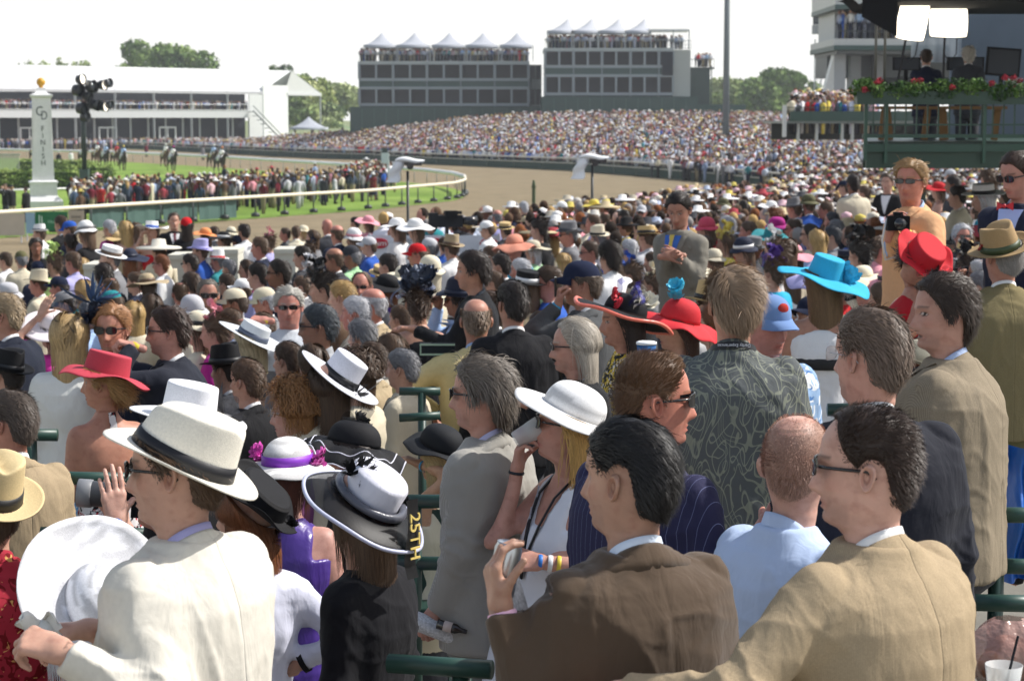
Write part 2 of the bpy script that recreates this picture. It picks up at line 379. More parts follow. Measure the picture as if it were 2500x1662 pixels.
def head_mesh(nt=56, nz=62, fat=0, nose=1., mouth=0., eyes=True, brow='dark brown', stubble=0, ears=True, lips='9a5048', beard=None):
    u = np.linspace(0, 2*math.pi, nt, endpoint=False); th = u-.42*np.sin(u)          # denser at the face
    t = np.linspace(0, 1, nz); z = .121-.356*(t**1.08)*1.0; z = np.interp(t, np.linspace(0, 1, 12), [.121, .1185, .105, .072, .035, .006, -.022, -.048, -.072, -.098, -.130, -.235])
    T, Z = np.meshgrid(th, z); V = headsurf(T, Z, fat, True, nose, mouth).reshape(-1, 3)
    j = np.arange(nt); a = (np.arange(nz-1)[:, None]*nt+j).ravel(); b_ = (np.arange(nz-1)[:, None]*nt+(j+1) % nt).ravel()
    F = [tuple(q) for q in np.stack([a, a+nt, b_+nt, b_], 1)]; F.append(tuple(range(nt)))
    col = np.zeros((len(V), 4)); x, y, zz = V.T; ax = np.abs(x); front = y > .03
    def put(m, c_, al):
        m = np.clip(m*front, 0, 1)*al; k = m[:, None] > col[:, 3:4]*0+0
        c3 = np.array(C(c_)); col[:, :3] = np.where(m[:, None] > 0.02, col[:, :3]*(1-m[:, None])+c3*m[:, None], col[:, :3]); col[:, 3] = np.maximum(col[:, 3], m)
        col[:, :3] = np.where((col[:, 3:4] > 0) & (m[:, None] > .02), c3, col[:, :3])
    put(np.exp(-((ax-.046)/.018)**2-((zz+.030)/.02)**2), 'b0604c', .22); put(np.exp(-(ax/.014)**2-((zz+.044)/.012)**2), 'b0604c', .25)
    if stubble: put(np.clip(1-np.abs(zz+.095)/.05, 0, 1)*(ax < .07), '6a5850', stubble)
    if beard: put(((zz < -.062) & (ax < .03)) | (zz < -.092), beard, .85)
    put(np.exp(-((zz-.0245-.12*(ax-.03)*(ax < .03))/.0045)**2)*(ax > .012)*(ax < .052), brow, .75)
    put(np.exp(-(ax/.022)**4)*np.exp(-((zz+.0775)/.0085)**4), lips, .7 if not mouth else .8)
    if mouth: put(np.exp(-(ax/.018)**4)*np.exp(-((zz+.079)/.005)**4), '30100c', 1.)
    if eyes:
        e = ((ax-.031)/.0135)**2+((zz+.000)/.0058)**2; put(e < 1.5, '3a241c', .7); put(e < .9, 'cfc6c0', .9)
        put(((ax-.031)/.0055)**2+((zz)/.0058)**2 < 1.1, '201410', 1.)
    V0 = [V]; C0 = [col]; n = len(V)
    if ears:
        for sg in (-1, 1):
            m_, k = 9, 16; R, A = np.meshgrid(np.linspace(0, 1, m_), np.linspace(0, 2*math.pi, k, endpoint=False)); R, A = R.ravel(), A.ravel()
            hgt = np.interp(R, [0, .3, .6, .8, .92, 1], [.000, -.001, .004, .010, .009, -.004])
            ey = R*np.cos(A)*.0175*(1+.25*np.sin(A)); ez = R*np.sin(A)*.032
            E = np.stack([sg*(.0755+hgt+.012*np.clip(-ey/.017, -0.2, 1)+.002+.013*fat*.4), -.012+ey-.1*ez, -.010+ez], 1)
            Fe = [(i*m_+r, ((i+1) % k)*m_+r, ((i+1) % k)*m_+r+1, i*m_+r+1) for i in range(k) for r in range(m_-1)]
            if sg < 0: Fe = [q[::-1] for q in Fe]
            F += [tuple(i+n for i in q) for q in Fe]; V0.append(E); n += len(E)
            ce = np.zeros((len(E), 4)); dk = (R > .15) & (R < .5); ce[dk, :3] = C('6a3024'); ce[dk, 3] = .45; C0.append(ce)
    return np.concatenate(V0), F, np.concatenate(C0)
def warp_head(V, Mh, z1=-.115, z0=-.20):
    Vh = V @ np.array(Mh.to_3x3()).T+np.array(Mh.translation); w = np.clip((V[:, 2]-z0)/(z1-z0), 0, 1)[:, None]; w = w*w*(3-2*w)
    return Vh*w+V*(1-w)

# ------------------------------------------------------------ hair
def hairline(th, rec=0., nape=-.085, side=-.005):
    a = np.abs((th+math.pi) % (2*math.pi)-math.pi)/math.pi*180
    return np.interp(a, [0, 18, 38, 52, 66, 80, 92, 108, 125, 180], [.076+.035*rec, .080+.034*rec, .072+.04*rec, .052+.03*rec, .030+.005*rec, side, side+.028, side+.015, nape+.03, nape])
def hair_mesh(N=1800, L=.045, lift=.5, comb=(0, -1, .15), grav=.15, steps=4, width=.0022, thick=.012, rec=0., curl=0., bald=0., rnd=.25, seed=0, nape=-.085, side=-.005,
              back_only=False, tones=(.55, 1.35), cap=True, part=0., lens=.35, long=0., under=False):
    g = np.random.default_rng(seed); Vs = []; Fs = []; Cs = []; n = 0; UN = np.array(under if under else (0, 0, 1.))
    if cap:
        nu, nv = 40, 14; u = np.linspace(0, 2*math.pi, nu, endpoint=False); Tt, W = np.meshgrid(u, np.linspace(0, 1, nv)); hl = hairline(Tt, rec, nape, side)
        top = .121 if not bald else np.where(np.cos(Tt) < 2, .121-.075*bald, 0); z = top-(top-hl)*W**.85
        Pp = headsurf(Tt, z, 0, False).reshape(-1, 3); nn = Pp-np.array((0, -.01, .0)); nn /= np.linalg.norm(nn, axis=1, keepdims=True)
        q = vnoise(Pp*22+seed*3.1)*.12; tk = thick*np.clip((1-W.ravel())*6, -.1, 1)
        if bald: tk = tk*np.clip(W.ravel()*5, -.1, 1)
        if part: tk = tk*(1-.7*np.exp(-((Pp[:, 0]-.035*part)/.006)**2)*(Pp[:, 1] > -.02)*(Pp[:, 2] > .06))
        Pp = Pp+nn*(tk*(1+q))[:, None]
        if under: e_ = np.maximum(Pp @ UN-.046, 0)[:, None]; Pp = Pp-UN*e_; Pp[:, :] = np.where(e_ > .02, Pp*np.array((.8, .8, 1))-UN*.01, Pp)
        Vs.append(Pp); Cs.append(np.repeat((.72+.16*g.random(len(Pp)))[:, None], 3, 1))
        Fs += [(j*nu+i, (j+1)*nu+i, (j+1)*nu+(i+1) % nu, j*nu+(i+1) % nu) for j in range(nv-1) for i in range(nu)]; n += len(Pp)
        if not bald and not under: Fs.append(tuple(range(nu)))
    m = N*4; d = g.normal(size=(m, 3)); d /= np.linalg.norm(d, axis=1, keepdims=True); th = np.arctan2(d[:, 0], d[:, 1]); z = d[:, 2]*.118+.005
    ok = (z > hairline(th, rec, nape, side)-.003) & (z < .119)
    if bald: ok &= z < .121-.075*bald
    if under: ok &= headsurf(th, z, 0, False) @ UN < .040
    th, z = th[ok][:N], z[ok][:N]; N = len(th); R0 = headsurf(th, z, 0, False); nn = R0-np.array((0, -.012, 0)); nn /= np.linalg.norm(nn, axis=1, keepdims=True)
    p = R0+nn*thick*.75; cb = np.tile(np.array(comb, float), (N, 1))
    if part: cb[:, 0] = np.where(p[:, 0] > .035*part, 1, -1)*abs(part)*np.clip(p[:, 2]*12, 0, 1)+cb[:, 0]
    sidew = np.clip(1-p[:, 2]/.07, 0, 1)[:, None]; cb = cb*(1-sidew*.75)+np.array((0, -.45, -.8))*sidew*.75
    tg = cb-nn*np.sum(cb*nn, 1, keepdims=True); tg /= np.linalg.norm(tg, axis=1, keepdims=True)+1e-6
    fly = 1+2.2*(g.random((N, 1)) < .07); edge = np.clip((z-hairline(th, rec, nape, side))/.02, .35, 1); v = tg+nn*lift*fly+g.normal(size=(N, 3))*rnd*fly; v /= np.linalg.norm(v, axis=1, keepdims=True); Ls = L*(1-lens+2*lens*g.random(N))
    if L < .12: Ls = Ls*edge
    if long: Ls = Ls*np.where(np.abs(th) > .9, 1, .6+.4*np.clip(np.abs(th), 0, 1))
    st = Ls/steps; pts = [p.copy()]; layer = g.random(N)*.014+thick
    ph = g.random((N, 3))*6.28
    for k in range(steps):
        v = v+np.array((0, 0, -grav))*(k+1)/steps*2+g.normal(size=(N, 3))*rnd*.3
        if curl: v = v+curl*np.stack([np.cos(ph[:, 0]+k*1.5), np.sin(ph[:, 1]+k*1.5), .4*np.cos(ph[:, 2]+k)], 1)
        v /= np.linalg.norm(v, axis=1, keepdims=True)+1e-6; p = p+v*st[:, None]
        for cc, rr in (((0, -.008, .010), (.080, .102, .112)), ((0, -.025, -.17), (.066, .062, .09)), ((0, -.035, -.44), (.20, .135, .27))):
            if cc[2] < -.1 and L < .12: continue
            q = (p-np.array(cc))/(np.array(rr)+layer[:, None]*.8); dq = np.linalg.norm(q, axis=1); ins = dq < 1
            p[ins] = (np.array(cc)+(q/np.maximum(dq, .01)[:, None])*(np.array(rr)+layer[:, None]*.8))[ins]
        if L > .12:
            cc = np.array((0, -.012, .008)); rr_ = np.array((.079, .103, .112))+thick+.012+.05*curl*curl+layer[:, None]*.35; q = (p-cc)/rr_; dq = np.linalg.norm(q, axis=1); o_ = (dq > 1) & (p[:, 2] > -.02); p[o_] = (cc+q/np.maximum(dq, .01)[:, None]*rr_)[o_]
            r_ = np.hypot(p[:, 0]/.088, (p[:, 1]+.03)/.085); lim = 1.05+layer*9*.35; k_ = np.where((p[:, 2] < .0) & (r_ > lim), lim/np.maximum(r_, .01), 1); p[:, 0] *= k_; p[:, 1] = (p[:, 1]+.03)*k_-.03
        if under: p = p-UN*np.maximum(p @ UN-.044, 0)[:, None]
        pts.append(p.copy())
    Pt = np.stack(pts, 1); tang = np.gradient(Pt, axis=1); out = Pt-np.array((0, -.02, 0)); out[..., 2] *= .3
    sd_ = np.cross(tang, out); sd_ /= np.linalg.norm(sd_, axis=2, keepdims=True)+1e-9
    wv = width*np.interp(np.linspace(0, 1, steps+1), [0, .5, 1], [.8, 1, .15])[None, :, None]
    Wd = sd_*wv; A_ = (Pt-Wd); B_ = (Pt+Wd); VV = np.stack([A_, B_], 2).reshape(-1, 3); Vs.append(VV)
    base = (np.arange(N)*(steps+1)*2)[:, None]+np.arange(steps)[None]*2+n; base = base.ravel()
    Fs += [tuple(q) for q in np.stack([base, base+1, base+3, base+2], 1).tolist()]
    tone = .8*(tones[0]+(tones[1]-tones[0])*g.random(N))+.2+.12*vnoise(R0*30); Cs.append(np.repeat(np.repeat(tone, (steps+1)*2)[:, None], 3, 1))
    V = np.concatenate(Vs); Cc = np.concatenate(Cs); Cc = np.concatenate([Cc, np.ones((len(Cc), 1))], 1)
    return mkmesh('hair', V, Fs, True, Cc, 'Var', 'hair')
HK = {
 'short': dict(L=.034, lift=.22, comb=(.1, -1, .1), thick=.010, N=4600, width=.0011, rnd=.16, tones=(.7, 1.3)),
 'buzz': dict(L=.013, lift=.9, thick=.004, N=5200, width=.0009, steps=2, rec=.3, tones=(.75, 1.25)),
 'crew': dict(L=.017, lift=1.1, comb=(0, .4, .5), thick=.010, N=6000, width=.0008, steps=2, rec=.2, rnd=.12, tones=(.7, 1.3)),
 'side': dict(L=.050, lift=.13, comb=(.5, -.6, .1), part=-1., thick=.013, N=4600, width=.0011, rnd=.12, tones=(.75, 1.25)),
 'slick': dict(L=.050, lift=.16, comb=(.1, -1, .1), thick=.013, N=5200, width=.0010, rnd=.09, tones=(.6, 1.5)),
 'mop': dict(L=.070, lift=.35, comb=(.3, -.6, .0), grav=.4, thick=.018, N=4600, width=.0012, rnd=.24, nape=-.10, side=-.02, tones=(.65, 1.35)),
 'recede': dict(L=.034, lift=.22, comb=(0, -1, .1), thick=.007, N=3600, rec=1., width=.0011, rnd=.15, tones=(.7, 1.3)),
 'fringe': dict(L=.022, lift=.25, thick=.005, N=2400, bald=.8, width=.0011, rnd=.15),
 'mullet': dict(L=.26, lift=.1, comb=(0, -1, .1), grav=.5, steps=10, thick=.012, N=3600, width=.0013, long=1, rec=.4, rnd=.12, tones=(.6, 1.35)),
 'long': dict(L=.40, lift=.08, comb=(0, -.9, .1), grav=.5, steps=13, thick=.012, N=3600, width=.0013, part=.4, long=1, lens=.5, rnd=.09, tones=(.7, 1.25)),
 'wavy': dict(L=.38, lift=.15, comb=(0, -.8, .1), grav=.45, steps=13, thick=.016, N=3600, width=.0014, curl=.25, long=1, lens=.5, rnd=.12, tones=(.7, 1.3)),
 'bob': dict(L=.17, lift=.15, comb=(0, -.8, .1), grav=.45, steps=8, thick=.018, N=3800, width=.0013, part=.5, curl=.10, rnd=.11, tones=(.65, 1.35)),
 'curly': dict(L=.15, lift=.6, comb=(0, -.6, .1), grav=.3, steps=10, thick=.030, N=3600, width=.0017, curl=.7, rnd=.35, tones=(.6, 1.4)),
 'updo': dict(L=.09, lift=.15, comb=(0, -1, .3), grav=-.05, steps=5, thick=.016, N=3000, width=.0014, rnd=.2, curl=.2),
}
_hair = {}
def get_hair(kind, lo=False, seed=0, **kw):
    key = (kind, lo, seed, str(kw))
    if key not in _hair:
        k = dict(HK[kind]); k.update(kw); k['seed'] = seed
        if lo:
            k['N'] = int(k['N']*(.08 if lo == 1 else .3)); k['width'] = k['width']*(3.6 if lo == 1 else 1.9); k['steps'] = min(k.get('steps', 4), 7)
        _hair[key] = hair_mesh(**k)
    return _hair[key]

# ------------------------------------------------------------ hats (origin = head centre, brim base plane z = zb)
def hat_mesh(kind='fedora', R=(.091, .113), H_=.115, top=.86, bw=.06, edge=.0, side=.0, front=0., back=0., dent=0., dome=0., nt=56, zb=.045, rib=0, thick=.004, wav=(0, 0), crown=True, brim_only=False, seed=0, droop=0., pinch=0):
    th = np.linspace(0, 2*math.pi, nt, endpoint=False); rings = []
    def ring(k, z, ext=0.): return np.stack([(R[0]*k+ext)*np.sin(th), (R[1]*k+ext)*np.cos(th)-.005, z+0*th], 1)
    if crown:
        if dome:
            for a in np.linspace(.02, 1, 12): rings.append(ring(math.sin(a*math.pi/2)**.8, zb+H_*(math.cos(a*math.pi/2)*dome+(1-dome)*(1-a**4))))
        else:
            for k in (.02, .3, .6, .85, .97): rings.append(ring(top*k, zb+H_*(1-.0*k)))
            rings.append(ring(top*1.0, zb+H_-.006))
            for a in (.9, .75, .5, .25, .02): rings.append(ring(top+(1-top)*(1-a)**1.2, zb+H_*a))
        for r in rings[:-1]:
            if dent:
                k = np.clip((r[:, 2]-zb)/H_, 0, 1)**3; r[:, 2] -= dent*k*np.exp(-(r[:, 0]/.026)**2)*np.clip(1-np.abs(r[:, 1])/(R[1]*1.05), 0, 1)**.35
            if pinch:
                k = np.clip((r[:, 2]-zb)/H_, 0, 1); fy = np.clip(r[:, 1]/R[1], 0, 1); r[:, 0] *= 1-pinch*k*fy; r[:, 2] -= .02*k*fy**2
            r[:, 2] += .010*np.clip((r[:, 2]-zb)/H_, 0, 1)*(-r[:, 1]/R[1])*(1 if dent else 0)
    def brimz(t):
        s2 = np.sin(th)**2; cf = np.clip(np.cos(th), 0, 1)**1.5; cb = np.clip(-np.cos(th), 0, 1)**1.5
        z = side*t**1.6*s2+front*t**1.6*cf+back*t**1.6*cb-droop*t*t+edge*t**6
        if wav[0]: z = z+wav[0]*t**1.3*np.sin(th*wav[1]+seed)+wav[0]*.5*t*np.sin(th*(wav[1]*2+1)+seed*2)
        return z
    ks = np.linspace(0, 1, 9); bs = []
    for t in ks: r = ring(1, zb, bw*t); r[:, 2] += brimz(t); bs.append(r)
    un = [r-np.array((0, 0, thick)) for r in bs[::-1]]
    rings += bs+un+[ring(.97, zb-thick)]+([ring(.93, zb+.02)] if crown else [])
    V = np.concatenate(rings); k = len(rings); j = np.arange(nt)
    F = [tuple(q) for i in range(k-1) for q in np.stack([i*nt+j, (i+1)*nt+j, (i+1)*nt+(j+1) % nt, i*nt+(j+1) % nt], 1).tolist()]
    if crown: F.append(tuple(range(nt)))
    col = np.ones((len(V), 4))
    if rib:
        rad = np.hypot(V[:, 0]/R[0], V[:, 1]/R[1]); col[:, :3] = (.82+.18*np.sign(np.sin(rad*rib+V[:, 2]*rib*8)))[:, None]
    me = mkmesh('hat', V, F, True, col, 'Var'); return me
def band_mesh(R=(.091, .113), top=.86, H_=.115, zb=.045, h0=.0, h1=.036, off=.0025, nt=48):
    b = B(); V = []
    for a, o in ((h0, 0), (h0, off), (h1, off), (h1, 0)):
        k = top+(1-top)*max(0, 1-max(a/H_, .02))**1.2
        for i in range(nt):
            t = 2*math.pi*i/nt; V.append(((R[0]*k+o)*math.sin(t), (R[1]*k+o)*math.cos(t)-.005, zb+a+.001))
    F = [(r*nt+i, r*nt+(i+1) % nt, (r+1)*nt+(i+1) % nt, (r+1)*nt+i) for r in range(3) for i in range(nt)]; F = [f[::-1] for f in F]
    b.add(V, F); return b.mesh('hat_band', 'ribbon', True)
HT = {
 'fedora': dict(H_=.125, bw=.060, dent=.032, side=.022, front=-.008, back=.008, pinch=.22, top=.84),
 'panama': dict(H_=.130, bw=.066, dent=.036, side=.016, front=-.014, back=-.004, pinch=.13, top=.86),
 'trilby': dict(H_=.115, bw=.038, dent=.028, side=.016, front=-.010, back=.02, pinch=.2, top=.84),
 'boater': dict(H_=.085, bw=.060, top=.97),
 'bowler': dict(H_=.115, bw=.045, dome=.9, side=.02),
 'bucket': dict(H_=.10, bw=.055, dome=.6, droop=.04),
 'cloche': dict(H_=.12, bw=.045, dome=.9, droop=.035, wav=(.008, 3)),
 'wide': dict(H_=.10, bw=.15, dome=.7, droop=.02, wav=(.018, 2)),
 'floppy': dict(H_=.10, bw=.15, dome=.8, droop=.06, wav=(.022, 3)),
 'flat': dict(H_=.095, bw=.14, top=.9, droop=-.01, wav=(.02, 2)),
 'gaucho': dict(H_=.095, bw=.10, top=.92, side=.015),
}
_hat = {}
def get_hat(kind, mat='straw', **kw):
    key = (kind, mat, str(sorted(kw.items())))
    if key not in _hat:
        k = dict(HT[kind]); k.update(kw); me = hat_mesh(**k); me.materials.append(M[mat])
        bd = band_mesh(R=k.get('R', (.091, .113)), top=k.get('top', .86) if not k.get('dome') else .98, H_=k['H_'], zb=k.get('zb', .045)) if kind not in ('bucket',) else None
        _hat[key] = (me, bd)
    return _hat[key]
def brim_z(th, t, side=0., front=0., back=0., droop=0., edge=0., wav=(0, 0), seed=0, **_):
    s2 = math.sin(th)**2; cf = max(math.cos(th), 0)**1.5; cb = max(-math.cos(th), 0)**1.5
    z = side*t**1.6*s2+front*t**1.6*cf+back*t**1.6*cb-droop*t*t+edge*t**6
    return z+(wav[0]*t**1.3*math.sin(th*wav[1]+seed)+wav[0]*.5*t*math.sin(th*(wav[1]*2+1)+seed*2) if wav[0] else 0)
def trim_mesh(kind, kw, t=1., r=.004):
    k = dict(HT[kind]); k.update(kw); R = k.get('R', (.091, .113)); bw = k['bw']*t; b = B()
    b.tube([((R[0]+bw)*math.sin(a), (R[1]+bw)*math.cos(a)-.005, k.get('zb', .045)+brim_z(a, t, **{q: v for q, v in k.items() if q in ('side', 'front', 'back', 'droop', 'edge', 'wav', 'seed')})-.001) for a in np.linspace(0, 6.2832, 90)], r, 6, False); return b.mesh('brim_trim', 'satin', True)
def cap_mesh(R=(.086, .107), H_=.095, zb=.035, bill=.075):
    b = B()
    def dome(u, v):
        t = u*2*math.pi; a = v*math.pi/2; k = math.sin(a)**.75; z = zb+H_*math.cos(a)**.9-.012*v*(1-math.cos(t))*.5
        sm = 1+.004*abs(math.sin(3*t))
        return (R[0]*k*sm*math.sin(t), R[1]*k*sm*math.cos(t)-.005, z)
    b.grid(dome, 36, 12, True)
    def vis(u, v):
        a = (u-.5)*2.1; x = (R[0]+.002)*math.sin(a); y = (R[1])*math.cos(a)-.005
        e = bill*math.cos(a/1.05*math.pi/2)**.6 if abs(a) < 1.05 else 0
        return (x*(1+.10*v*(1-abs(u-.5)*2)), y+e*v, zb+.004-.020*v-.028*(x/R[0])**2*v)
    b.grid(vis, 17, 6); V2 = lambda u, v: tuple(np.array(vis(u, v))-np.array((0, 0, .004))); b.grid(V2, 17, 6)
    b.ball((0, -.005, zb+H_), .006)
    return b.mesh('cap', 'felt', True)
def flowers_mesh(n=5, r=.05, spread=.06, seed=1, petals=7, name='hat_flower', ruff=0.):
    b = B(); g = random.Random(seed)
    for k in range(n):
        c = Vector((g.uniform(-1, 1), g.uniform(-1, 1), g.uniform(-.6, 1)))*spread; ax = Vector((g.uniform(-1, 1), g.uniform(-1, 1), g.uniform(0, 1.2))).normalized()
        q = ax.to_track_quat('Z', 'Y').to_matrix(); rr = r*g.uniform(.6, 1.1)
        for ly in range(2):
            for i in range(petals):
                a0 = 2*math.pi*(i+.5*ly)/petals; tl = .5+.5*ly
                def pt(u, v, a0=a0, tl=tl):
                    w_ = rr*.55*math.sin(math.pi*min(1, .12+v*.85))**.8; rad = rr*v*(1-.25*ly)
                    x = rad; y = (u-.5)*2*w_; z = tl*rad*.8*v+ruff*math.sin(u*9+i)*v-.3*y*y/rr
                    p = Vector((x*math.cos(a0)-y*math.sin(a0), x*math.sin(a0)+y*math.cos(a0), z)); return tuple(c+q @ p)
                b.grid(pt, 4, 4)
    return b.mesh(name, 'ribbon', True)
def ruffle_mesh(n=9, R=.10, name='ruffle', seed=2, w=.02, mat='mesh', loops=3.0):
    b = B(); g = random.Random(seed)
    for k in range(n):
        c = Vector((g.uniform(-.5, .5), g.uniform(-.5, .5), g.uniform(-.4, .4)))*R; q = Euler((g.uniform(0, 6), g.uniform(0, 6), g.uniform(0, 6))).to_matrix(); r0 = R*g.uniform(.35, .8); f = g.uniform(2, 5)
        def pt(u, v):
            t = u*loops; r = r0*(1+.25*math.sin(f*t)); return tuple(c+q @ Vector((r*math.cos(t), r*math.sin(t), (v-.5)*w+.2*r*math.sin(f*t+1))))
        b.grid(pt, 26, 3)
    return b.mesh(name, mat, True)
def feather_mesh(n=14, L=.16, seed=3, name='feather', spread=1., barbs=10, mat='ribbon'):
    b = B(); g = random.Random(seed)
    for k in range(n):
        d = Vector((g.gauss(0, .6)*spread, g.gauss(0, .6)*spread, g.uniform(.2, 1.2))).normalized(); s = d.cross(Vector((g.random(), g.random(), .2))).normalized(); l = L*g.uniform(.5, 1); bend = s.cross(d)*g.uniform(-.5, .5)*l
        def pt(u, v, d=d, s=s, l=l, bend=bend): 
            w_ = .010*math.sin(math.pi*min(1, .1+v*.88)); return tuple(d*l*v+bend*v*v+s*(u-.5)*2*w_)
        b.grid(pt, 3, 7)
        for j in range(barbs):
            v = .25+.7*j/barbs; p = Vector(pt(.5, v)); e = p+(s*(1 if j % 2 else -1)*.022+d*.02+Vector((0, 0, -.006)))*g.uniform(.6, 1.3)
            m_ = d*.0015; b.add([tuple(p-m_), tuple(p+m_), tuple(e)], [(0, 1, 2)])
    return b.mesh(name, mat, True)
def glasses_mesh(wrap=0., lens_h=.019, wire=False):
    l = B(); f = B()
    for sg in (-1, 1):
        def pt(u, v, sg=sg):
            a = (u-.5)*2; bb = (v-.5)*2; rr = 1/max(1, (abs(a)**3.2+abs(bb)**3.2)**(1/3.2)); x = .034+a*rr*.027*(1+.1*wrap); z = .001+bb*rr*lens_h-.002*a*sg*0
            y = .0985+.006-(.55 if wrap else .42)*(x-.02)**2*14*(1+.8*wrap); return (sg*x, y, z)
        l.grid(pt, 9, 7); 
        r_ = .0022 if not wire else .001
        f.tube([(sg*.061, .094-(.012 if wrap else .006), .008), (sg*.074, .070, .008), (sg*.0795, .03, .006), (sg*.081, -.012, .004), (sg*.080, -.03, -.012)], r_*(1.7 if not wire else 1.2), 6)
        f.tube([pt(i/16 if i < 17 else 1, 1) for i in range(17)], r_, 5)
        if wire or True: f.tube([pt(i/12, 0) for i in range(13)], r_*.7, 5); f.tube([pt(1, i/8) for i in range(9)], r_, 5); f.tube([pt(0, i/8) for i in range(9)], r_, 5)
    f.tube([(-.012, .103, .008), (0, .1055, .009), (.012, .103, .008)], r_*1.2, 6)
    if wrap: f.grid(lambda u, v: ((u-.5)*.13, .107-(((u-.5)*.13)**2)*14*.9, .010+v*.010), 20, 2)
    return l, f
# ------------------------------------------------------------ hands
POSE = {  # per finger curl (three joints, degrees), spread; thumb (out, in, curl)
 'relaxed': ([(22, 28, 18), (26, 32, 20), (32, 36, 22), (38, 40, 24)], 3, (38, 25, 20)),
 'grip': ([(55, 62, 35), (60, 66, 38), (62, 68, 40), (64, 70, 40)], 1, (30, 62, 35)),
 'point': ([(2, 4, 3), (68, 80, 45), (72, 82, 45), (74, 82, 45)], 1, (25, 60, 40)),
 'flat': ([(8, 12, 8), (8, 10, 8), (10, 12, 8), (12, 14, 10)], 2, (55, 20, 10)),
 'pinch': ([(48, 42, 22), (52, 48, 25), (58, 54, 30), (62, 58, 32)], 3, (32, 52, 18)),
 'cup': ([(34, 40, 25), (38, 42, 26), (42, 44, 28), (46, 46, 28)], 2, (50, 45, 20)),
}
def hand_prims(pose, m):
    """capsules of a hand: wrist at 0, fingers +Y, palm -Z, thumb towards m*X"""
    cur, spr, th = POSE[pose]; palm = []; fing = []
    X0 = [.030, .010, -.011, -.030]; Yk = [.088, .092, .087, .078]; LL = [(.042, .026, .020), (.046, .029, .021), (.042, .027, .021), (.033, .021, .018)]
    for i in range(4):
        x = X0[i]*m; palm.append(((x*.62, .006, 0), (x, Yk[i], .001), .0165, .0115))
        p = np.array((x, Yk[i], 0.)); ang = 0; sp = R_((1.4-i)*spr)*m; ch = []; r = [.0098, .0090, .0080, .0068] if i < 3 else [.0088, .0080, .0072, .0062]
        for s in range(3):
            ang += R_(cur[i][s]); d = np.array((math.sin(sp)*math.cos(ang), math.cos(sp)*math.cos(ang), -math.sin(ang))); q = p+d*LL[i][s]
            ch.append((tuple(p), tuple(q), r[s], r[s+1])); p = q
        fing.append(ch)
    o, inn, cu = [R_(a) for a in th]; p = np.array((.022*m, .022, -.006)); ch = []; a = o
    palm.append(((.010*m, .012, -.004), (.034*m, .045, -.010), .017, .0135))
    p = np.array((.032*m, .040, -.010))
    for s, (l, r1, r2) in enumerate(((.030, .0125, .0105), (.030, .0105, .0095), (.025, .0095, .0078))):
        aa = o*(1-.45*s*cu*1.5); d = np.array((math.sin(aa)*m*math.cos(inn*.5*s*.6), math.cos(aa), -math.sin(inn)*(.5+.35*s))); d /= np.linalg.norm(d); q = p+d*l; ch.append((tuple(p), tuple(q), r1, r2)); p = q
    fing.append(ch); return palm, fing
def hand_verts(pose, m, h=.0032):
    palm, fing = hand_prims(pose, m)
    def F(X, Y, Z):
        f = None
        for a, b_, r1, r2 in palm:
            c_ = cone(X, Y, Z, a, b_, r1, r2); f = c_ if f is None else smin(f, c_, .016)
        f = smin(f, cone(X, Y, Z, (0, -.045, 0), (0, .01, 0), .023, .022), .02); out = f
        for ch in fing:
            g_ = None
            for a, b_, r1, r2 in ch:
                c_ = cone(X, Y, Z, a, b_, r1, r2); g_ = c_ if g_ is None else smin(g_, c_, .003)
            out = np.minimum(out, smin(f, g_, .010))
        return out
    V, Fc = snet(F, (-.085, -.07, -.12), (.085, .20, .04), h); return relax(V, Fc, 1), Fc
_hand = {}
def get_hand(pose, m, h):
    k = (pose, m, h)
    if k not in _hand: _hand[k] = hand_verts(pose, m, h)
    return _hand[k]
def frame(f, p):                            # rotation with Y = f (fingers), -Z = p (palm)
    y = Vector(f).normalized(); z = -Vector(p); z = (z-y*z.dot(y)).normalized(); x = y.cross(z)
    return np.array(((x[0], y[0], z[0]), (x[1], y[1], z[1]), (x[2], y[2], z[2])))
# ------------------------------------------------------------ torso, arms
TZ = np.array([-.90, -.80, -.70, -.60, -.50, -.40, -.32, -.27, -.24, -.215, -.19, -.165])+.022
TW = {'m': ([.178, .176, .168, .164, .172, .186, .192, .182, .150, .112, .080, .062], [.122, .122, .118, .116, .120, .126, .122, .108, .094, .078, .066, .058]),
      'f': ([.182, .180, .152, .132, .140, .158, .166, .158, .130, .096, .068, .052], [.120, .120, .104, .096, .102, .122, .112, .094, .082, .070, .060, .050]),
      'jm': ([.196, .188, .180, .178, .186, .198, .203, .195, .166, .128, .092, .072], [.140, .135, .130, .128, .132, .136, .132, .118, .104, .088, .076, .066])}
def torso_f(X, Y, Z, sex='m', g=1., top=-.165, bot=-.90, off=0., p=2.3, gz=None):
    tw, td = TW[sex]; gg = 1+(g-1)*np.interp(Z, [-.9, -.55, -.3, -.2], [1, 1.1, .6, .1]) if g != 1 else 1
    w = (np.interp(Z, TZ, tw)+off)*gg; d = (np.interp(Z, TZ, td)+off)*gg*(1 if g == 1 else 1+(g-1)*.4)
    q = ((np.abs(X)/w)**p+(np.abs(Y+.035)/d)**p)**(1/p); f = (q-1)*np.minimum(w, d)*.85
    return np.maximum(np.maximum(f, Z-top), bot-Z)
def ik(S, W, a=.29, b_=.27, pole=(0, 0, -1)):
    S, W = Vector(S), Vector(W); d = W-S; L = min(d.length, (a+b_)*.995)
    if d.length > L: W = S+d.normalized()*L; d = W-S
    x = (a*a-b_*b_+L*L)/(2*L); h = math.sqrt(max(a*a-x*x, 0)); n = d.normalized(); p = Vector(pole); p = (p-n*p.dot(n)).normalized()
    return S+n*x+p*h, W
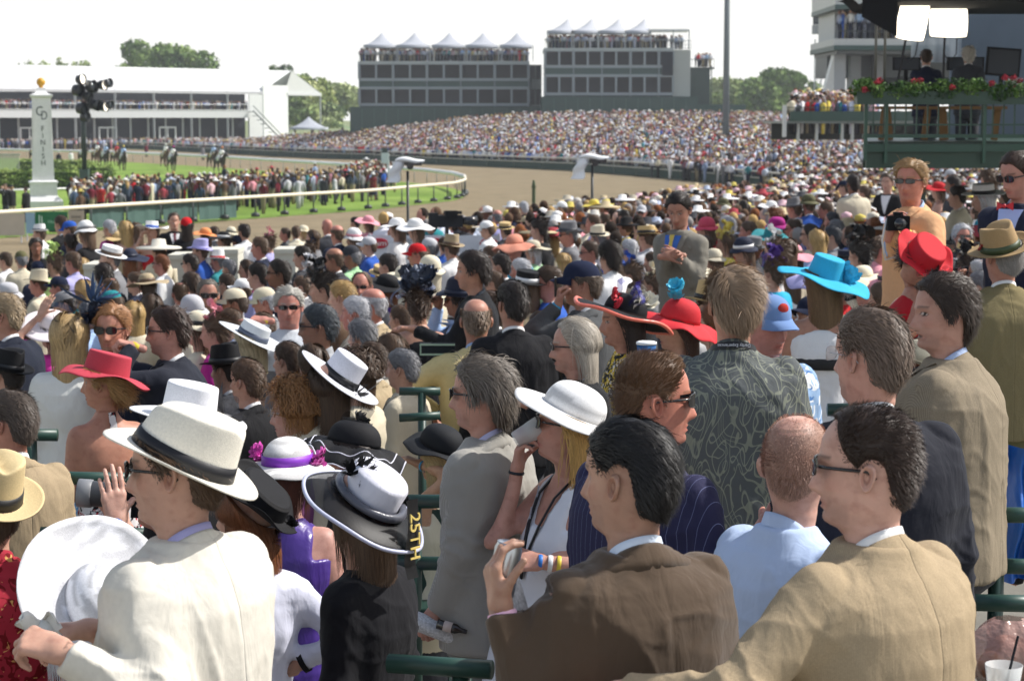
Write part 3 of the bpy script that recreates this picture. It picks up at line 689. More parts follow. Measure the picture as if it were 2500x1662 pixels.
def folds(V, N, arms, amp=1., seed=0):
    q = V*np.array((8, 8, 3.2))+seed*7.3; n1 = vnoise(q+1.2*vnoise(V*5+seed)[:, None]); rid = (1-np.abs(n1))**4
    a = .005*vnoise(V*np.array((5, 5, 2.5))+seed)+.0065*(rid-.3)+.0025*vnoise(V*np.array((26, 26, 10))+seed)
    for E, S, W in arms:                   # crumples round the elbow and armpit
        E = np.array(E); d = np.linalg.norm(V-E, axis=1); ax_ = np.array(W)-np.array(S); ax_ = ax_/(np.linalg.norm(ax_)+1e-6); t = (V-E) @ ax_
        ph = t*78+4.5*vnoise(V*7+seed)+2*vnoise(V*17+seed); a = a+.010*np.exp(-(d/.11)**2)*(1-np.abs(np.sin(ph*.5)))**1.5
        a = a+.006*np.exp(-(d/.26)**2)*((1-np.abs(np.sin(t*22+3.5*vnoise(V*6+seed*2))))**3-.2)
        ds = np.linalg.norm(V-np.array(S)*np.array((.78, 1, 1.25)), axis=1); a = a+.007*np.exp(-(ds/.12)**2)*((1-np.abs(vnoise(V*np.array((7, 7, 16))+seed*3)))**4-.3)
    return V+N*(a*amp)[:, None]
def strip(phs, prof, c=(0, -.03)):
    """band round the neck: prof(phi) -> list of (rx, ry, z); phi 0 = nape"""
    b = B(); V = []; k = len(prof(0))
    for ph in phs:
        for rx, ry, z in prof(ph): V.append((rx*math.sin(ph), c[1]-ry*math.cos(ph), z))
    F = [(i*k+j, (i+1)*k+j, (i+1)*k+j+1, i*k+j+1) for i in range(len(phs)-1) for j in range(k-1)]
    b.add(V, F); return b
def front_y(x, z, sex='jm', g=1., off=.0, p=2.3):
    tw, td = TW[sex]; gg = 1+(g-1)*np.interp(z, [-.9, -.55, -.3, -.2], [1, 1.1, .6, .1]); w = np.interp(z, TZ, tw)*gg; d = np.interp(z, TZ, td)*gg*(1 if g == 1 else 1+(g-1)*.4)
    return -.035+d*max(0, 1-min(1, abs(x)/w)**p)**(1/p)+off
# ============================================================ people: whole figures
ARMS0 = {'down': {'L': (-.235, .02, -.80), 'R': (.235, .02, -.80)}, 'bent': {'L': (-.13, .26, -.52), 'R': (.15, .24, -.50)},
         'phone': {'L': (-.235, .02, -.80), 'R': (.09, .17, -.06)}, 'both': {'L': (-.06, .25, -.08), 'R': (.07, .25, -.08)}, 'fold': {'L': (.05, .19, -.50), 'R': (-.05, .21, -.47)}}
def arm_setup(sex, side, W, pole=None, girth=1.):
    sg = -1 if side == 'L' else 1; S = Vector((sg*(.168 if sex == 'm' else .140)*(1+(girth-1)*.35), -.035, -.240 if sex == 'm' else -.236))
    pole = pole or (sg*.35, -.5, -1.)
    E, Wr = ik(S, W, .285 if sex == 'm' else .26, .262 if sex == 'm' else .24, pole); return S, E, Wr
def fig_meshes(sex, kind, arms, zf, vox, hh, girth=1., fold=1., headkw=None, Mh=None, lean=0., seed=0, lo=False, vneck=-.27, nt=None, cut=None, shirt=False, tie=False, skirt_z=-1.25, hands=True, sleeve=1.):
    """returns dict part name -> mesh; origin = head centre; arms: {side: (S, E, W, pose, f, p)}"""
    out = {}
    hk = dict(headkw or {}); V, F, Cc = head_mesh(**hk)
    if Mh is not None: V = warp_head(V, Mh)
    Vs, Fs, Cs, n = [V], list(F), [Cc], len(V)
    def addm(v, f):
        nonlocal n
        Vs.append(v); Fs.extend([tuple(int(i)+n for i in q) for q in f]); Cs.append(np.zeros((len(v), 4))); n += len(v)
    rs = (.050, .039, .027) if sex == 'm' else (.041, .034, .0235)
    if girth > 1: rs = tuple(r*(1+(girth-1)*.4) for r in rs)
    bare = kind in ('dress', 'tee', 'tank')
    if kind == 'tee': rs = (rs[0]*.84, rs[1]*.95, rs[2])
    if bare:
        def Fb(X, Y, Z):
            f = torso_f(X, Y, Z, sex, girth, top=-.13, bot=-.88 if kind != 'dress' else -.7)
            for S, E, W, *_ in arms.values():
                a = smin(cone(X, Y, Z, S, E, rs[0], rs[1]), cone(X, Y, Z, E, W, rs[1]*.98, rs[2]), .02); f = smin(f, a, .05)
            return f
        pts = [np.array(q) for a in arms.values() for q in a[:3]]; lo_ = np.minimum(np.min(pts, 0)-.09, (-.26, -.22, -.92)); hi_ = np.maximum(np.max(pts, 0)+.09, (.26, .16, -.12))
        v, f = snet(Fb, lo_, hi_, vox); v = relax(v, f, 2); addm(v, f)
    else:
        b = B()
        for S, E, W, *_ in arms.values(): b.tube([S, (Vector(S)+Vector(E))/2, E, (Vector(E)+Vector(W))/2, W], [rs[0]*.8, rs[0]*.8, rs[1]*.9, rs[1]*.85, rs[2]], 10)
        b.lathe([(.5, -.88), (.75, -.7), (.7, -.55), (.8, -.4), (.75, -.3), (.4, -.24), (.3, -.2), (.28, -.16)], 14, (0, -.035, 0), .19, .13); addm(np.concatenate(b.v), b.f)
    if hands:
        for sd_, (S, E, W, pose, fd, pd) in arms.items():
            m = -1 if sd_ == 'R' else 1
            hv, hf = get_hand(pose, m, hh); k = .97 if sex == 'm' else .88
            fd = fd or tuple(Vector(W)-Vector(E)); pd = pd or ((1 if sd_ == 'L' else -1), 0, 0)
            Rm = frame(fd, pd); addm((hv*k) @ Rm.T+np.array(W), hf)
    # legs of the body
    b = B(); hz = -.86
    lr = (.085, .055, .045) if kind != 'dress' else (.08, .048, .032)
    for sg in (-1, 1): b.tube([(sg*.09, -.035, hz+.06), (sg*.095, -.03, (hz+zf)/2), (sg*.10, -.04, zf+.08), (sg*.10, -.03, zf+.03), (sg*.105, .09, zf+.02)], [lr[0], lr[1], lr[2]*.8, .035, .022], 8)
    addm(np.concatenate(b.v), b.f)
    def shear(v):
        if lean: v = v.copy(); v[:, 1] -= math.tan(lean)*np.maximum(-v[:, 2]-.18, 0)*np.clip((-v[:, 2]-.18)*4, 0, 1)
        return v
    out['body'] = mkmesh('person', shear(np.concatenate(Vs)), Fs, True, np.concatenate(Cs), 'Col', 'skin')
    # garments
    pts = [np.array(q) for a in arms.values() for q in a[:3]]; lo_ = np.minimum(np.min(pts, 0)-.10, (-.30, -.26, -.94)); hi_ = np.maximum(np.max(pts, 0)+.10, (.30, .20, -.14))
    if kind in ('suit', 'shirt', 'cardigan', 'tee', 'shawl'):
        tw = 'jm' if kind == 'suit' and sex == 'm' else sex; g2 = girth; off = .006 if kind == 'suit' else .010
        sr = {'suit': (.064, .054, .043), 'shirt': (.058, .048, .036), 'cardigan': (.050, .041, .032), 'tee': (.062, .058, .05), 'shawl': (.06, .055, .05)}[kind]
        if girth > 1: sr = tuple(r*(1+(girth-1)*.35) for r in sr)
        def Fj(X, Y, Z):
            f = torso_f(X, Y, Z, tw, g2, top=-.150 if kind in ('suit', 'shirt') else -.165, bot=-.90 if kind == 'suit' else -.84, off=off)
            for S, E, W, *_ in arms.values():
                if kind in ('tee',): Q = Vector(S)*.30+Vector(E)*.70; a = cone(X, Y, Z, S, Q, sr[0], sr[1])
                else:
                    W2 = Vector(E)+(Vector(W)-Vector(E))*(.93*sleeve); a = smin(cone(X, Y, Z, S, E, sr[0], sr[1]), cone(X, Y, Z, E, W2, sr[1]*.97, sr[2]), .03)
                    ax_ = (W2-Vector(E)).normalized(); cutp = (X-W2[0])*ax_[0]+(Y-W2[1])*ax_[1]+(Z-W2[2])*ax_[2]
                    dd = (X-W2[0])**2+(Y-W2[1])**2+(Z-W2[2])**2; a = np.where(dd < .015, np.maximum(a, cutp-.004), a)
                f = smin(f, a, .055 if kind != 'tee' else .04)
            if vneck and kind in ('cardigan', 'shawl'): f = np.maximum(f, -(np.sqrt((X/1.0)**2+(Y-.10)**2+(Z+.18)**2)-.10))
            return f
        v, f = snet(Fj, lo_, hi_, vox); v = relax(v, f, 2)
        if kind in ('suit', 'shirt', 'tee') and vox < .013:
            ft = torso_f(v[:, 0], v[:, 1], v[:, 2], tw, g2, top=2, bot=-.9, off=off); nn_ = normals(v, f)
            for S, E, W, *_ in arms.values():
                ca = cone(v[:, 0], v[:, 1], v[:, 2], S, E, sr[0], sr[1])+.012; g_ = np.exp(-((ft-ca)/.010)**2)*(v[:, 2] > -.48); v = v-nn_*(g_*.0045)[:, None]
            if kind == 'suit': v = v-nn_*(np.exp(-(v[:, 0]/.006)**2)*(v[:, 1] < -.06)*.0022)[:, None]
        if fold: v = folds(v, normals(v, f), [(a[1], a[0], a[2]) for a in arms.values()] if kind != 'tee' else [], fold, seed)
        out['top'] = (shear(v), f)
    if kind in ('dress', 'tank'):
        z0 = cut if cut is not None else -.34
        def Fd(X, Y, Z):
            f = torso_f(X, Y, Z, sex, girth, top=2, bot=-.90, off=.008 if kind == 'dress' else .011)
            tp_ = z0+.02*np.cos(X*20)-.0*Y if kind == 'dress' else np.where(Y < -.03, np.where(np.abs(X) < .118, -.155, -.30), z0+.16*np.clip((np.abs(X)-.03)/.05, 0, 1)*(np.abs(X) < .122))
            return np.maximum(f, Z-tp_)
        v, f = snet(Fd, (-.26, -.26, -.94), (.26, .2, -.14), vox); v = relax(v, f, 1); v = folds(v, normals(v, f), [], (.7 if kind == 'dress' else .4)*fold, seed); out['top'] = (shear(v), f)
    fy = None
    if shirt and kind == 'suit':
        from mathutils.bvhtree import BVHTree
        tv, tf_ = out['top']; bvh = BVHTree.FromPolygons([tuple(q) for q in tv], tf_.tolist())
        def fy(x, z, off_):
            h = bvh.ray_cast(Vector((x, .155, z)), Vector((0, -1, 0)), .4)[0]; y0 = front_y(x, z, 'jm' if sex == 'm' else sex, girth, .012)-yshift(z)
            return (h.y if h is not None and h.y > y0-.04 else y0)+off_
    def yshift(z): return math.tan(lean)*max(-z-.18, 0)*min(max((-z-.18)*4, 0), 1) if lean else 0
    if kind in ('dress',) or sex == 'f':
        b = B(); nn = 28; V = []; zs = np.linspace(-.84, skirt_z, 7)
        for i, z in enumerate(zs):
            for j in range(nn):
                t = 2*math.pi*j/nn; fl = i/6; r = 1+.35*fl+.06*fl*math.sin(7*t+seed); V.append((.186*r*math.sin(t), -.035+.13*r*math.cos(t)-yshift(-.85), z))
        b.add(V, [(i*nn+j, (i+1)*nn+j, (i+1)*nn+(j+1) % nn, i*nn+(j+1) % nn) for i in range(6) for j in range(nn)]); out['skirt'] = b
    else:
        b = B(); s0 = -yshift(-.85)
        b.lathe([(.6, -.98), (1, -.92), (1, -.80), (.96, -.72)], 20, (0, -.035+s0, 0), .182*girth, .135*girth)
        for sg in (-1, 1): b.tube([(sg*.088, -.035+s0, -.84), (sg*.095, -.03+s0*.6, (-.86+zf)/2), (sg*.102, -.04, zf+.06)], [.098, .076, .062], 12)
        out['trousers'] = b
    b = B()
    for sg in (-1, 1): b.ball((sg*.104, .01, zf+.045), (.046, .135, .045), 10, 6)
    out['shoe'] = b
    if kind in ('suit', 'shirt'):
        phs = np.linspace(-2.35, 2.35, 25 if not lo else 11)
        def pc(ph):
            z = -.130-.019*ph*ph; wl = float(np.interp(z-.046, TZ, TW['jm' if sex == 'm' else sex][0])); dl = float(np.interp(z-.046, TZ, TW['jm' if sex == 'm' else sex][1]))
            return [(.060, .050, z-.035), (.064, .057, z-.004), (.068, .061, z+.002), (.074, .066, z-.004), (max(.084, wl*.93+.004), max(.074, dl+.006), z-.026), (max(.094, wl+.012), max(.084, dl+.014), z-.048), (max(.090, wl+.006), max(.080, dl+.008), z-.050)]
        if kind == 'suit': out['collar'] = strip(phs, pc)
        def ps(ph):
            z = -.114-.015*ph*ph; return [(.0585, .047, z-.05), (.060, .050, z), (.0625, .053, z+.001), (.066, .058, z-.012), (.074, .064, z-.034)]
        out['shirt_collar'] = strip(np.linspace(-2.75, 2.75, 27 if not lo else 11), ps)
    if shirt and kind == 'suit':
        tw = 'jm' if sex == 'm' else sex
        b = B(); b.grid(lambda u, v: ((u-.5)*2*(.070*(1-v)**.9+.004), fy((u-.5)*.08*(1-v), -.185-v*.27, .007), -.185-v*.27), 7, 10); out['shirt'] = b
        if tie:
            b = B(); b.grid(lambda u, v: ((u-.5)*2*(.013+.011*min(1, v*1.2)) if v > .12 else (u-.5)*.042, fy(0, -.180-v*.27, .013+(.008 if v < .12 else 0)), -.180-v*.27), 4, 14); out['tie'] = b
        b = B()
        for sg in (-1, 1):
            def lp(u, v, sg=sg):
                xi = .070*(1-v)**.9+.004; wd = .052*math.sin(math.pi*min(1, .18+v*.82))**.7; x = xi+wd*u; z = -.180-v*.285+.02*u
                return (sg*x, fy(x, z, .010+.004*(1-abs(2*u-1))), z)
            b.grid(lp, 5, 12)
        out['lapel'] = b
    return out
def to_mesh(q, name, mat, zf, smooth=True):
    if isinstance(q, B): v, f = np.concatenate(q.v), q.f
    else: v, f = q
    v = np.asarray(v)-np.array((0, 0, zf)); return mkmesh(name, v, f, smooth, mat=mat)
NAMES = {'suit': 'jacket', 'shirt': 'shirt', 'tee': 'shirt', 'cardigan': 'cardigan', 'shawl': 'shawl', 'dress': 'dress', 'tank': 'top'}
def SK(n):
    c3 = C(n); l_ = .3*c3[0]+.55*c3[1]+.15*c3[2]; return tuple(v+(l_-v)*.17 for v in c3)
REG = []                                    # every person built: (name, px, py, s, d)
def place_head_parts(body, Mh, zf, hair, haircol, hat, glasses, s, hatrot=(0, 0, 0), lo=False, seed=0, hairkw=None, hatpos=(0, 0, 0)):
    T = Matrix.Translation((0, 0, -zf)) @ Mh
    if hair and hair != 'bald': obj('hair', get_hair(hair, lo, seed, **dict(hairkw or {}, **({'under': under_n(hatrot)} if (hat and hat.get('kind')) else {}))), body, haircol, T)
    if hat:
        hk = dict(hat); kind = hk.pop('kind'); hc = hk.pop('color', 'white'); bc = hk.pop('band', None); deco = hk.pop('deco', None); trim = hk.pop('trim', None); mat = hk.pop('mat', 'straw')
        Th = T @ Matrix.Translation(hatpos) @ Euler([R_(a) for a in hatrot]).to_matrix().to_4x4()
        if kind == 'cap':
            if 'cap' not in _hat: _hat['cap'] = cap_mesh()
            h = obj('cap', _hat['cap'], body, hc, Th)
        elif kind in HT:
            me, bd = get_hat(kind, mat, **hk); h = obj('hat', me, body, hc, Th)
            if bc and bd: obj('hat_band', bd, h, bc)
            for (tc_, tt_, tr_) in (trim or ()): obj('brim_trim', trim_mesh(kind, hk, tt_, tr_), h, tc_)
        else: h = None; 
        if deco:
            for (dk, col, pos, kw) in deco:
                kk = (dk, str(kw))
                if kk not in _hat: _hat[kk] = {'flowers': flowers_mesh, 'ruffle': ruffle_mesh, 'feather': feather_mesh}[dk](**kw)
                mt = Matrix.Translation(pos)
                if h is not None: obj({'flowers': 'hat_flower', 'ruffle': 'ruffle', 'feather': 'feather'}[dk], _hat[kk], h, col, mt)
                else: h = obj('fascinator', _hat[kk], body, col, Th @ mt)
    if glasses:
        wrap = 1. if glasses == 'wrap' else 0.; key = ('gl', glasses)
        if key not in _hat:
            l, f = glasses_mesh(wrap, .019 if glasses != 'slim' else .014, glasses == 'clear'); _hat[key] = (f.mesh('glasses_frame', 'gloss' if glasses != 'clear' else 'metal', True), l.mesh('lens', 'gloss' if glasses != 'clear' else GLASS(), True))
        g_ = obj('sunglasses' if glasses != 'clear' else 'glasses', _hat[key][0], body, 'black' if glasses != 'clear' else 'silver', T)
        obj('lens', _hat[key][1], g_, '0b0b0e' if glasses != 'clear' else 'silver')
def GLASS():
    if 'glass' in MATS: return MATS['glass']
    m = bpy.data.materials.new('glass'); m.use_nodes = True; b = m.node_tree.nodes['Principled BSDF']; b.inputs['Base Color'].default_value = (.9, .92, .92, 1); b.inputs['Roughness'].default_value = .03
    b.inputs['Alpha'].default_value = .42; b.inputs['Specular IOR Level'].default_value = .8
    MATS['glass'] = m; return m
def under_n(r):
    v = Euler([R_(round(a/8)*8) for a in r]).to_matrix() @ Vector((0, 0, 1)); return tuple(round(q, 3) for q in v)
STEPS = []
def person(label, x, y, s, ty=90, hy=None, sex='m', skin='fair', hair='short', haircol='dark brown', hat=None, top=('suit', 'grey', 'cloth'), low='charcoal', shirt='white', tie=None, showfront=None,
           arms=None, glasses=None, girth=1., fat=0., pitch=0, roll=0, hatrot=(0, 0, 0), hatpos=(0, 0, 0), lean=0, mouth=0., stubble=None, beard=None, brow=None, fold=1., seed=None, bracelets=(), hairkw=None,
           group=None, cut=None, lowmat='cloth', d=None, armpose='down', nose=1., skirt_z=-1.25, sleeve=1., height=None, eyes=True):
    hy = ty if hy is None else hy; d = d or 1200/s; Ch = P(x, y, d); fz = floorz(d)
    zf = fz-Ch.z; over = -zf-(1.64 if sex == 'm' else 1.56)
    if over > .12: STEPS.append((Ch.x, Ch.y, fz, over-.02, label)); zf += over-.02
    if zf > -1.25: zf = -1.3
    seed = seed if seed is not None else len(REG)
    vox = float(np.interp(s, [90, 140, 200, 260], [.016, .0115, .0088, .0072])); hh = float(np.interp(s, [90, 150, 220], [.0058, .0044, .0033]))
    hires = s > 130
    Rw = Matrix.Rotation(R_(ty), 4, 'Z'); inv = Rw.inverted()
    Mh = Matrix.Rotation(R_(hy-ty), 4, 'Z') @ Euler((R_(pitch), R_(roll), 0)).to_matrix().to_4x4()
    A = {}
    for side in 'LR':
        a = (arms or {}).get(side); sg = -1 if side == 'L' else 1
        if a is None:
            W = ARMS0[armpose][side]; pose = 'relaxed'; fd = pd = None; pole = None
            if armpose in ('phone', 'both') and W[2] > -.3: pose = 'grip'; fd = (-.5*sg, .1, .9)
            if girth > 1.05: W = (W[0]*girth, W[1], W[2])
        else:
            pxx, pyy, dd, pose, fd, pd, pole = (list(a)+[None]*4)[:7]
            W = inv @ (P(pxx, pyy, d+dd)-Ch); W = Vector(W[:3])
            if lean: W = Vector((W[0], W[1]+math.tan(R_(lean))*max(-W[2]-.18, 0), W[2]))
            if fd: fd = inv.to_3x3() @ Vector(fd)
            if pd: pd = inv.to_3x3() @ Vector(pd)
            if pole: pole = inv.to_3x3() @ Vector(pole)
        S, E, Wr = arm_setup(sex, side, W, pole, girth); A[side] = (tuple(S), tuple(E), tuple(Wr), pose or 'relaxed', fd, pd)
    stubble = stubble if stubble is not None else (.28 if sex == 'm' else 0)
    kind, tc, tm = top; sf = (shirt is not None and kind == 'suit' and (showfront if showfront is not None else abs((ty+180) % 360-180) > 60))
    ms = fig_meshes(sex, kind, A, zf, vox, hh, girth, fold, dict(nt=56 if hires else 40, nz=62 if hires else 44, fat=fat, mouth=mouth, stubble=stubble, brow=brow or haircol, beard=beard, nose=nose, eyes=eyes and glasses not in ('sun', 'wrap', 'slim'),
                     lips='9a5048' if sex == 'm' else 'a03c40'), Mh, R_(lean), seed, False, cut=cut, shirt=sf, tie=bool(tie), skirt_z=skirt_z, sleeve=sleeve)
    me = ms['body']; co = np.empty(len(me.vertices)*3, np.float32); me.vertices.foreach_get('co', co); co = co.reshape(-1, 3); co[:, 2] -= zf; me.vertices.foreach_set('co', co.ravel())
    o = obj('person', me, None, SK(skin)); o.location = (Ch.x, Ch.y, Ch.z+zf); o.rotation_euler = (0, 0, R_(ty)); tag(o, label, 'person', group)
    nm = NAMES[kind]; j = obj(nm, to_mesh(ms['top'], nm, tm, zf), o, tc)
    if 'collar' in ms: obj('collar', to_mesh(ms['collar'], 'collar', tm, zf), j, tc)
    if 'lapel' in ms: obj('lapel', to_mesh(ms['lapel'], 'lapel', tm, zf), j, tc)
    if 'shirt_collar' in ms and shirt: 
        if kind == 'suit':
            sh = obj('shirt', to_mesh(ms['shirt_collar'], 'shirt', 'cloth', zf), o, shirt)
            if 'shirt' in ms: obj('shirt_front', to_mesh(ms['shirt'], 'shirt_front', 'cloth', zf), sh, shirt)
        else: obj('collar', to_mesh(ms['shirt_collar'], 'collar', tm, zf), j, tc)
    if tie and 'tie' in ms: obj('tie', to_mesh(ms['tie'], 'tie', 'ribbon', zf), o, tie)
    if 'skirt' in ms: obj('skirt', to_mesh(ms['skirt'], 'skirt', lowmat if kind != 'dress' else tm, zf), o, low if kind != 'dress' else tc)
    if 'trousers' in ms: obj('trousers', to_mesh(ms['trousers'], 'trousers', lowmat, zf), o, low)
    obj('shoes', to_mesh(ms['shoe'], 'shoes', 'matte', zf), o, 'black')
    for side, off, col, wd in bracelets:
        S, E, W = [Vector(q) for q in A[side][:3]]; ax_ = (W-E).normalized(); b = B(); q = W-ax_*off; r = (.031 if sex == 'm' else .0275)+off*.06
        Q = ax_.to_track_quat('Z', 'Y').to_matrix()
        if lean: q = Vector((q[0], q[1]-math.tan(R_(lean))*max(-q[2]-.18, 0)*min(max((-q[2]-.18)*4, 0), 1), q[2]))
        b.grid(lambda u, v: tuple(q+Q @ Vector(((r+.002*math.sin(v*math.pi))*math.cos(u*6.2832), (r+.002*math.sin(v*math.pi))*math.sin(u*6.2832)*.93, (v-.5)*wd))-Vector((0, 0, zf))), 20, 5, True)
        br = obj('bracelet', b.mesh('bracelet', 'ribbon', True), o, col)
    place_head_parts(o, Mh, zf, hair, haircol, hat, glasses, s, hatrot, False if s > 115 else 2, seed % 5, hairkw, hatpos)
    REG.append((label, x, y, s, d)); o['_a'] = 0; del o['_a']
    o2w = lambda v: Ch+Rw.to_3x3() @ Vector(v)
    return dict(o=o, d=d, Ch=Ch, Rw=Rw, zf=zf, A=A, Mh=Mh, w=o2w, s=s)
def head_child(p, name, bb, mat, col, parent=None):
    """mesh given in head coordinates, child of the person"""
    T = Matrix.Translation((0, 0, -p['zf'])) @ p['Mh']; return obj(name, bb.mesh(name, mat, True) if isinstance(bb, B) else bb, parent or p['o'], col, T if parent is None else None)
def child_of(p, name, o_kids): return [c for c in p['o'].children if c.name.startswith(name)]
# ------------------------------------------------------------ mid crowd: shared meshes
_lo = {}
HC = 1.60
def lo_set(sex, kind, armpose, beardless=0, fem=0):
    key = (sex, kind, armpose)
    if key in _lo: return _lo[key]
    A = {}
    for side in 'LR':
        sg = -1 if side == 'L' else 1; W = ARMS0[armpose][side]; S, E, Wr = arm_setup(sex, side, W); hi_ = armpose in ('phone', 'both') and W[2] > -.3
        A[side] = (tuple(S), tuple(E), tuple(Wr), 'grip' if hi_ else 'relaxed', (-.5*sg, .1, .9) if hi_ else None, None)
    ms = fig_meshes(sex, kind, A, -HC, .02, .0085, 1.03, 1., dict(nt=28, nz=34, fat=.15, eyes=False, nose=1.1), None, 0, len(_lo), True, shirt=(kind == 'suit'), tie=True)
    r = {}
    me = ms['body']; co = np.empty(len(me.vertices)*3, np.float32); me.vertices.foreach_get('co', co); co = co.reshape(-1, 3); co[:, 2] += HC; me.vertices.foreach_set('co', co.ravel()); r['body'] = me
    for k in ('top', 'collar', 'shirt_collar', 'shirt', 'lapel', 'tie', 'skirt', 'trousers', 'shoe'):
        if k in ms: r[k] = to_mesh(ms[k], k, {'top': 'cloth', 'tie': 'ribbon', 'shoe': 'matte'}.get(k, 'cloth'), -HC)
    if 'lapel' in ms and 'collar' in ms: pass
    _lo[key] = r; return r
def solve_d(x, y, s, lo_=1.38, hi_=1.74):
    d0 = 1200/s; best = None
    for f in np.concatenate([[1], np.linspace(.7, 1.5, 60)]):
        d = d0*f; hc = P(x, y, d).z-floorz(d)
        c = abs(math.log(f))*1.0+max(0, lo_-hc)*8+max(0, hc-hi_)*8
        if best is None or c < best[0]: best = (c, d, hc)
    return best[1], min(max(best[2], 1.1), 2.2)
def mid(label, x, y, s, yaw, sex='m', skin='fair', hair='short', haircol='dark brown', hat=None, hatcol='white', band=None, kind='suit', col='navy', low='charcoal', armpose='down', glasses=None, shirt='white', tie=None, deco=None,
        group=None, d=None, zfloor=None, hatrot=(0, 0, 0), tmat=None, pitch=0):
    if d is None: d, hc = solve_d(x, y, s)
    else: hc = None
    Ch = P(x, y, d)
    if zfloor is None: zfloor = Ch.z-hc
    k = (Ch.z-zfloor)/HC
    r = lo_set(sex, kind, armpose); lo = 1 if s < 62 else 2
    o = obj('person', r['body'], None, SK(skin)); o.location = (Ch.x, Ch.y, zfloor); o.rotation_euler = (0, 0, R_(yaw)); o.scale = (k, k, k); tag(o, label, 'person', group)
    nm = NAMES[kind]; j = obj(nm, r['top'], o, col)
    if tmat: j.active_material if False else None; j.material_slots[0].link = 'OBJECT'; j.material_slots[0].material = M[tmat]
    if kind == 'suit':
        obj('collar', r['collar'], j, col); obj('shirt', r['shirt_collar'], o, shirt)
        if 60 < yaw % 360 < 300:
            obj('shirt_front', r['shirt'], o, shirt); obj('lapel', r['lapel'], j, col)
            if tie: obj('tie', r['tie'], o, tie)
    elif kind == 'shirt': obj('collar', r['shirt_collar'], j, col)
    if 'skirt' in r:
        q = obj('skirt', r['skirt'], o, low if kind != 'dress' else col)
        if tmat and kind == 'dress': q.material_slots[0].link = 'OBJECT'; q.material_slots[0].material = M[tmat]
    if 'trousers' in r: obj('trousers', r['trousers'], o, low)
    obj('shoes', r['shoe'], o, 'black')
    h = dict(kind=hat, color=hatcol, band=band, deco=deco) if (hat or deco) else None
    Mh = Euler((R_(pitch), 0, 0)).to_matrix().to_4x4()
    place_head_parts(o, Mh, -HC, hair, haircol, h, glasses, s, hatrot, lo, int(x) % 2)
    REG.append((label, x, y, s, d)); return o
# ============================================================ setting
def struct(name, me_or_b, mat=None, color=None, kind='structure', label=None, cat=None):
    o = me_or_b.obj(name, mat, color) if isinstance(me_or_b, B) else me_or_b
    o['kind'] = kind
    if label: tag(o, label, cat)
    return o
def poly(name, pts, z, mat, color):
    b = B(); b.add([(p[0], p[1], z) for p in pts], [tuple(range(len(pts)))]); return struct(name, b, mat, color)
M['dirt'] = nodes_mat('dirt', .95, .1, '877a62', var=(.5, .16), bump=[(2.5, .8, .05), (9, .8, .03)], pattern=lambda x, col: x['mix'](col, C('6b5d48'), x['ramp'](x['noise'](3, 8, x['vmap']((.25, 2.2, 1), (0, 0, .35)), .5, .7), [(.42, 0), (.72, .8)])))
M['grass'] = nodes_mat('grass', .9, .2, '7c9440', var=(.25, .22), bump=[(30, .7, .05)], pattern=lambda x, col: x['mix'](col, C('66842e'), x['ramp'](x['noise'](.12, 4), [(.4, 0), (.6, .8)])))
M['concrete'] = nodes_mat('concrete', .9, .2, '77746c', var=(2, .2), bump=[(40, .3, .01)])
M['earth'] = nodes_mat('earth', .95, .1, '7c8560', var=(.02, .2))
M['leaf2'] = nodes_mat('foliage', .7, .3, attr='Own')
M['glasswin'] = nodes_mat('window glass', .35, .25, var=(.4, .5))
INR = [(-160, 529), (0, 518), (459, 490), (700, 476), (900, 465), (1000, 456), (1070, 450), (1110, 446), (1130, 441), (1137, 437), (1133, 431), (1106, 423), (1037, 415), (960, 409), (880, 404), (700, 393), (536, 383), (268, 371), (0, 365), (-160, 360)]
OUTR = [(-160, 338), (0, 342), (344, 349), (574, 358), (800, 367), (900, 369), (1045, 377), (1412, 390), (1600, 402), (1753, 413), (1883, 425), (1990, 437)]
inr = [G(x, y, 1.1) for x, y in INR]; outr = [G(x, y, 1.1) for x, y in OUTR]
poly('ground', [(-1500, -20), (1500, -20), (1500, 5000), (-1500, 5000)], -.03, 'earth', None)
poly('dirt_track', [(p.x, p.y) for p in outr]+[(26, 118), (30, 62), (30, 40), (-60, 30), (-60, 60)], 0, 'dirt', None)
poly('infield_turf', [(p.x, p.y) for p in inr], .012, 'grass', None)
def fl_edge(d): return float(np.interp(d, [0, 33.5, 34.5, 36, 40, 42, 48, 53, 56, 66, 71, 79, 100, 139], [-30, -30, -6, -4.4, -3.2, -1.5, .3, 2.1, 3.5, 5.2, 6.4, 9.7, 13.2, 18.3]))      # left edge of the apron at a depth
b = B(); ds = np.concatenate([np.linspace(-3, 33.5, 28), [34.5, 36, 40, 42, 48, 53, 56, 66, 71, 79, 90, 100, 120, 139]])
b.grid(lambda u, v: (lambda d: (fl_edge(max(d, 0))+(45-fl_edge(max(d, 0)))*u, d, floorz(max(d, 0))))(ds[min(int(round(v*(len(ds)-1))), len(ds)-1)]), 4, len(ds))
struct('grandstand_apron', b, 'concrete', None)
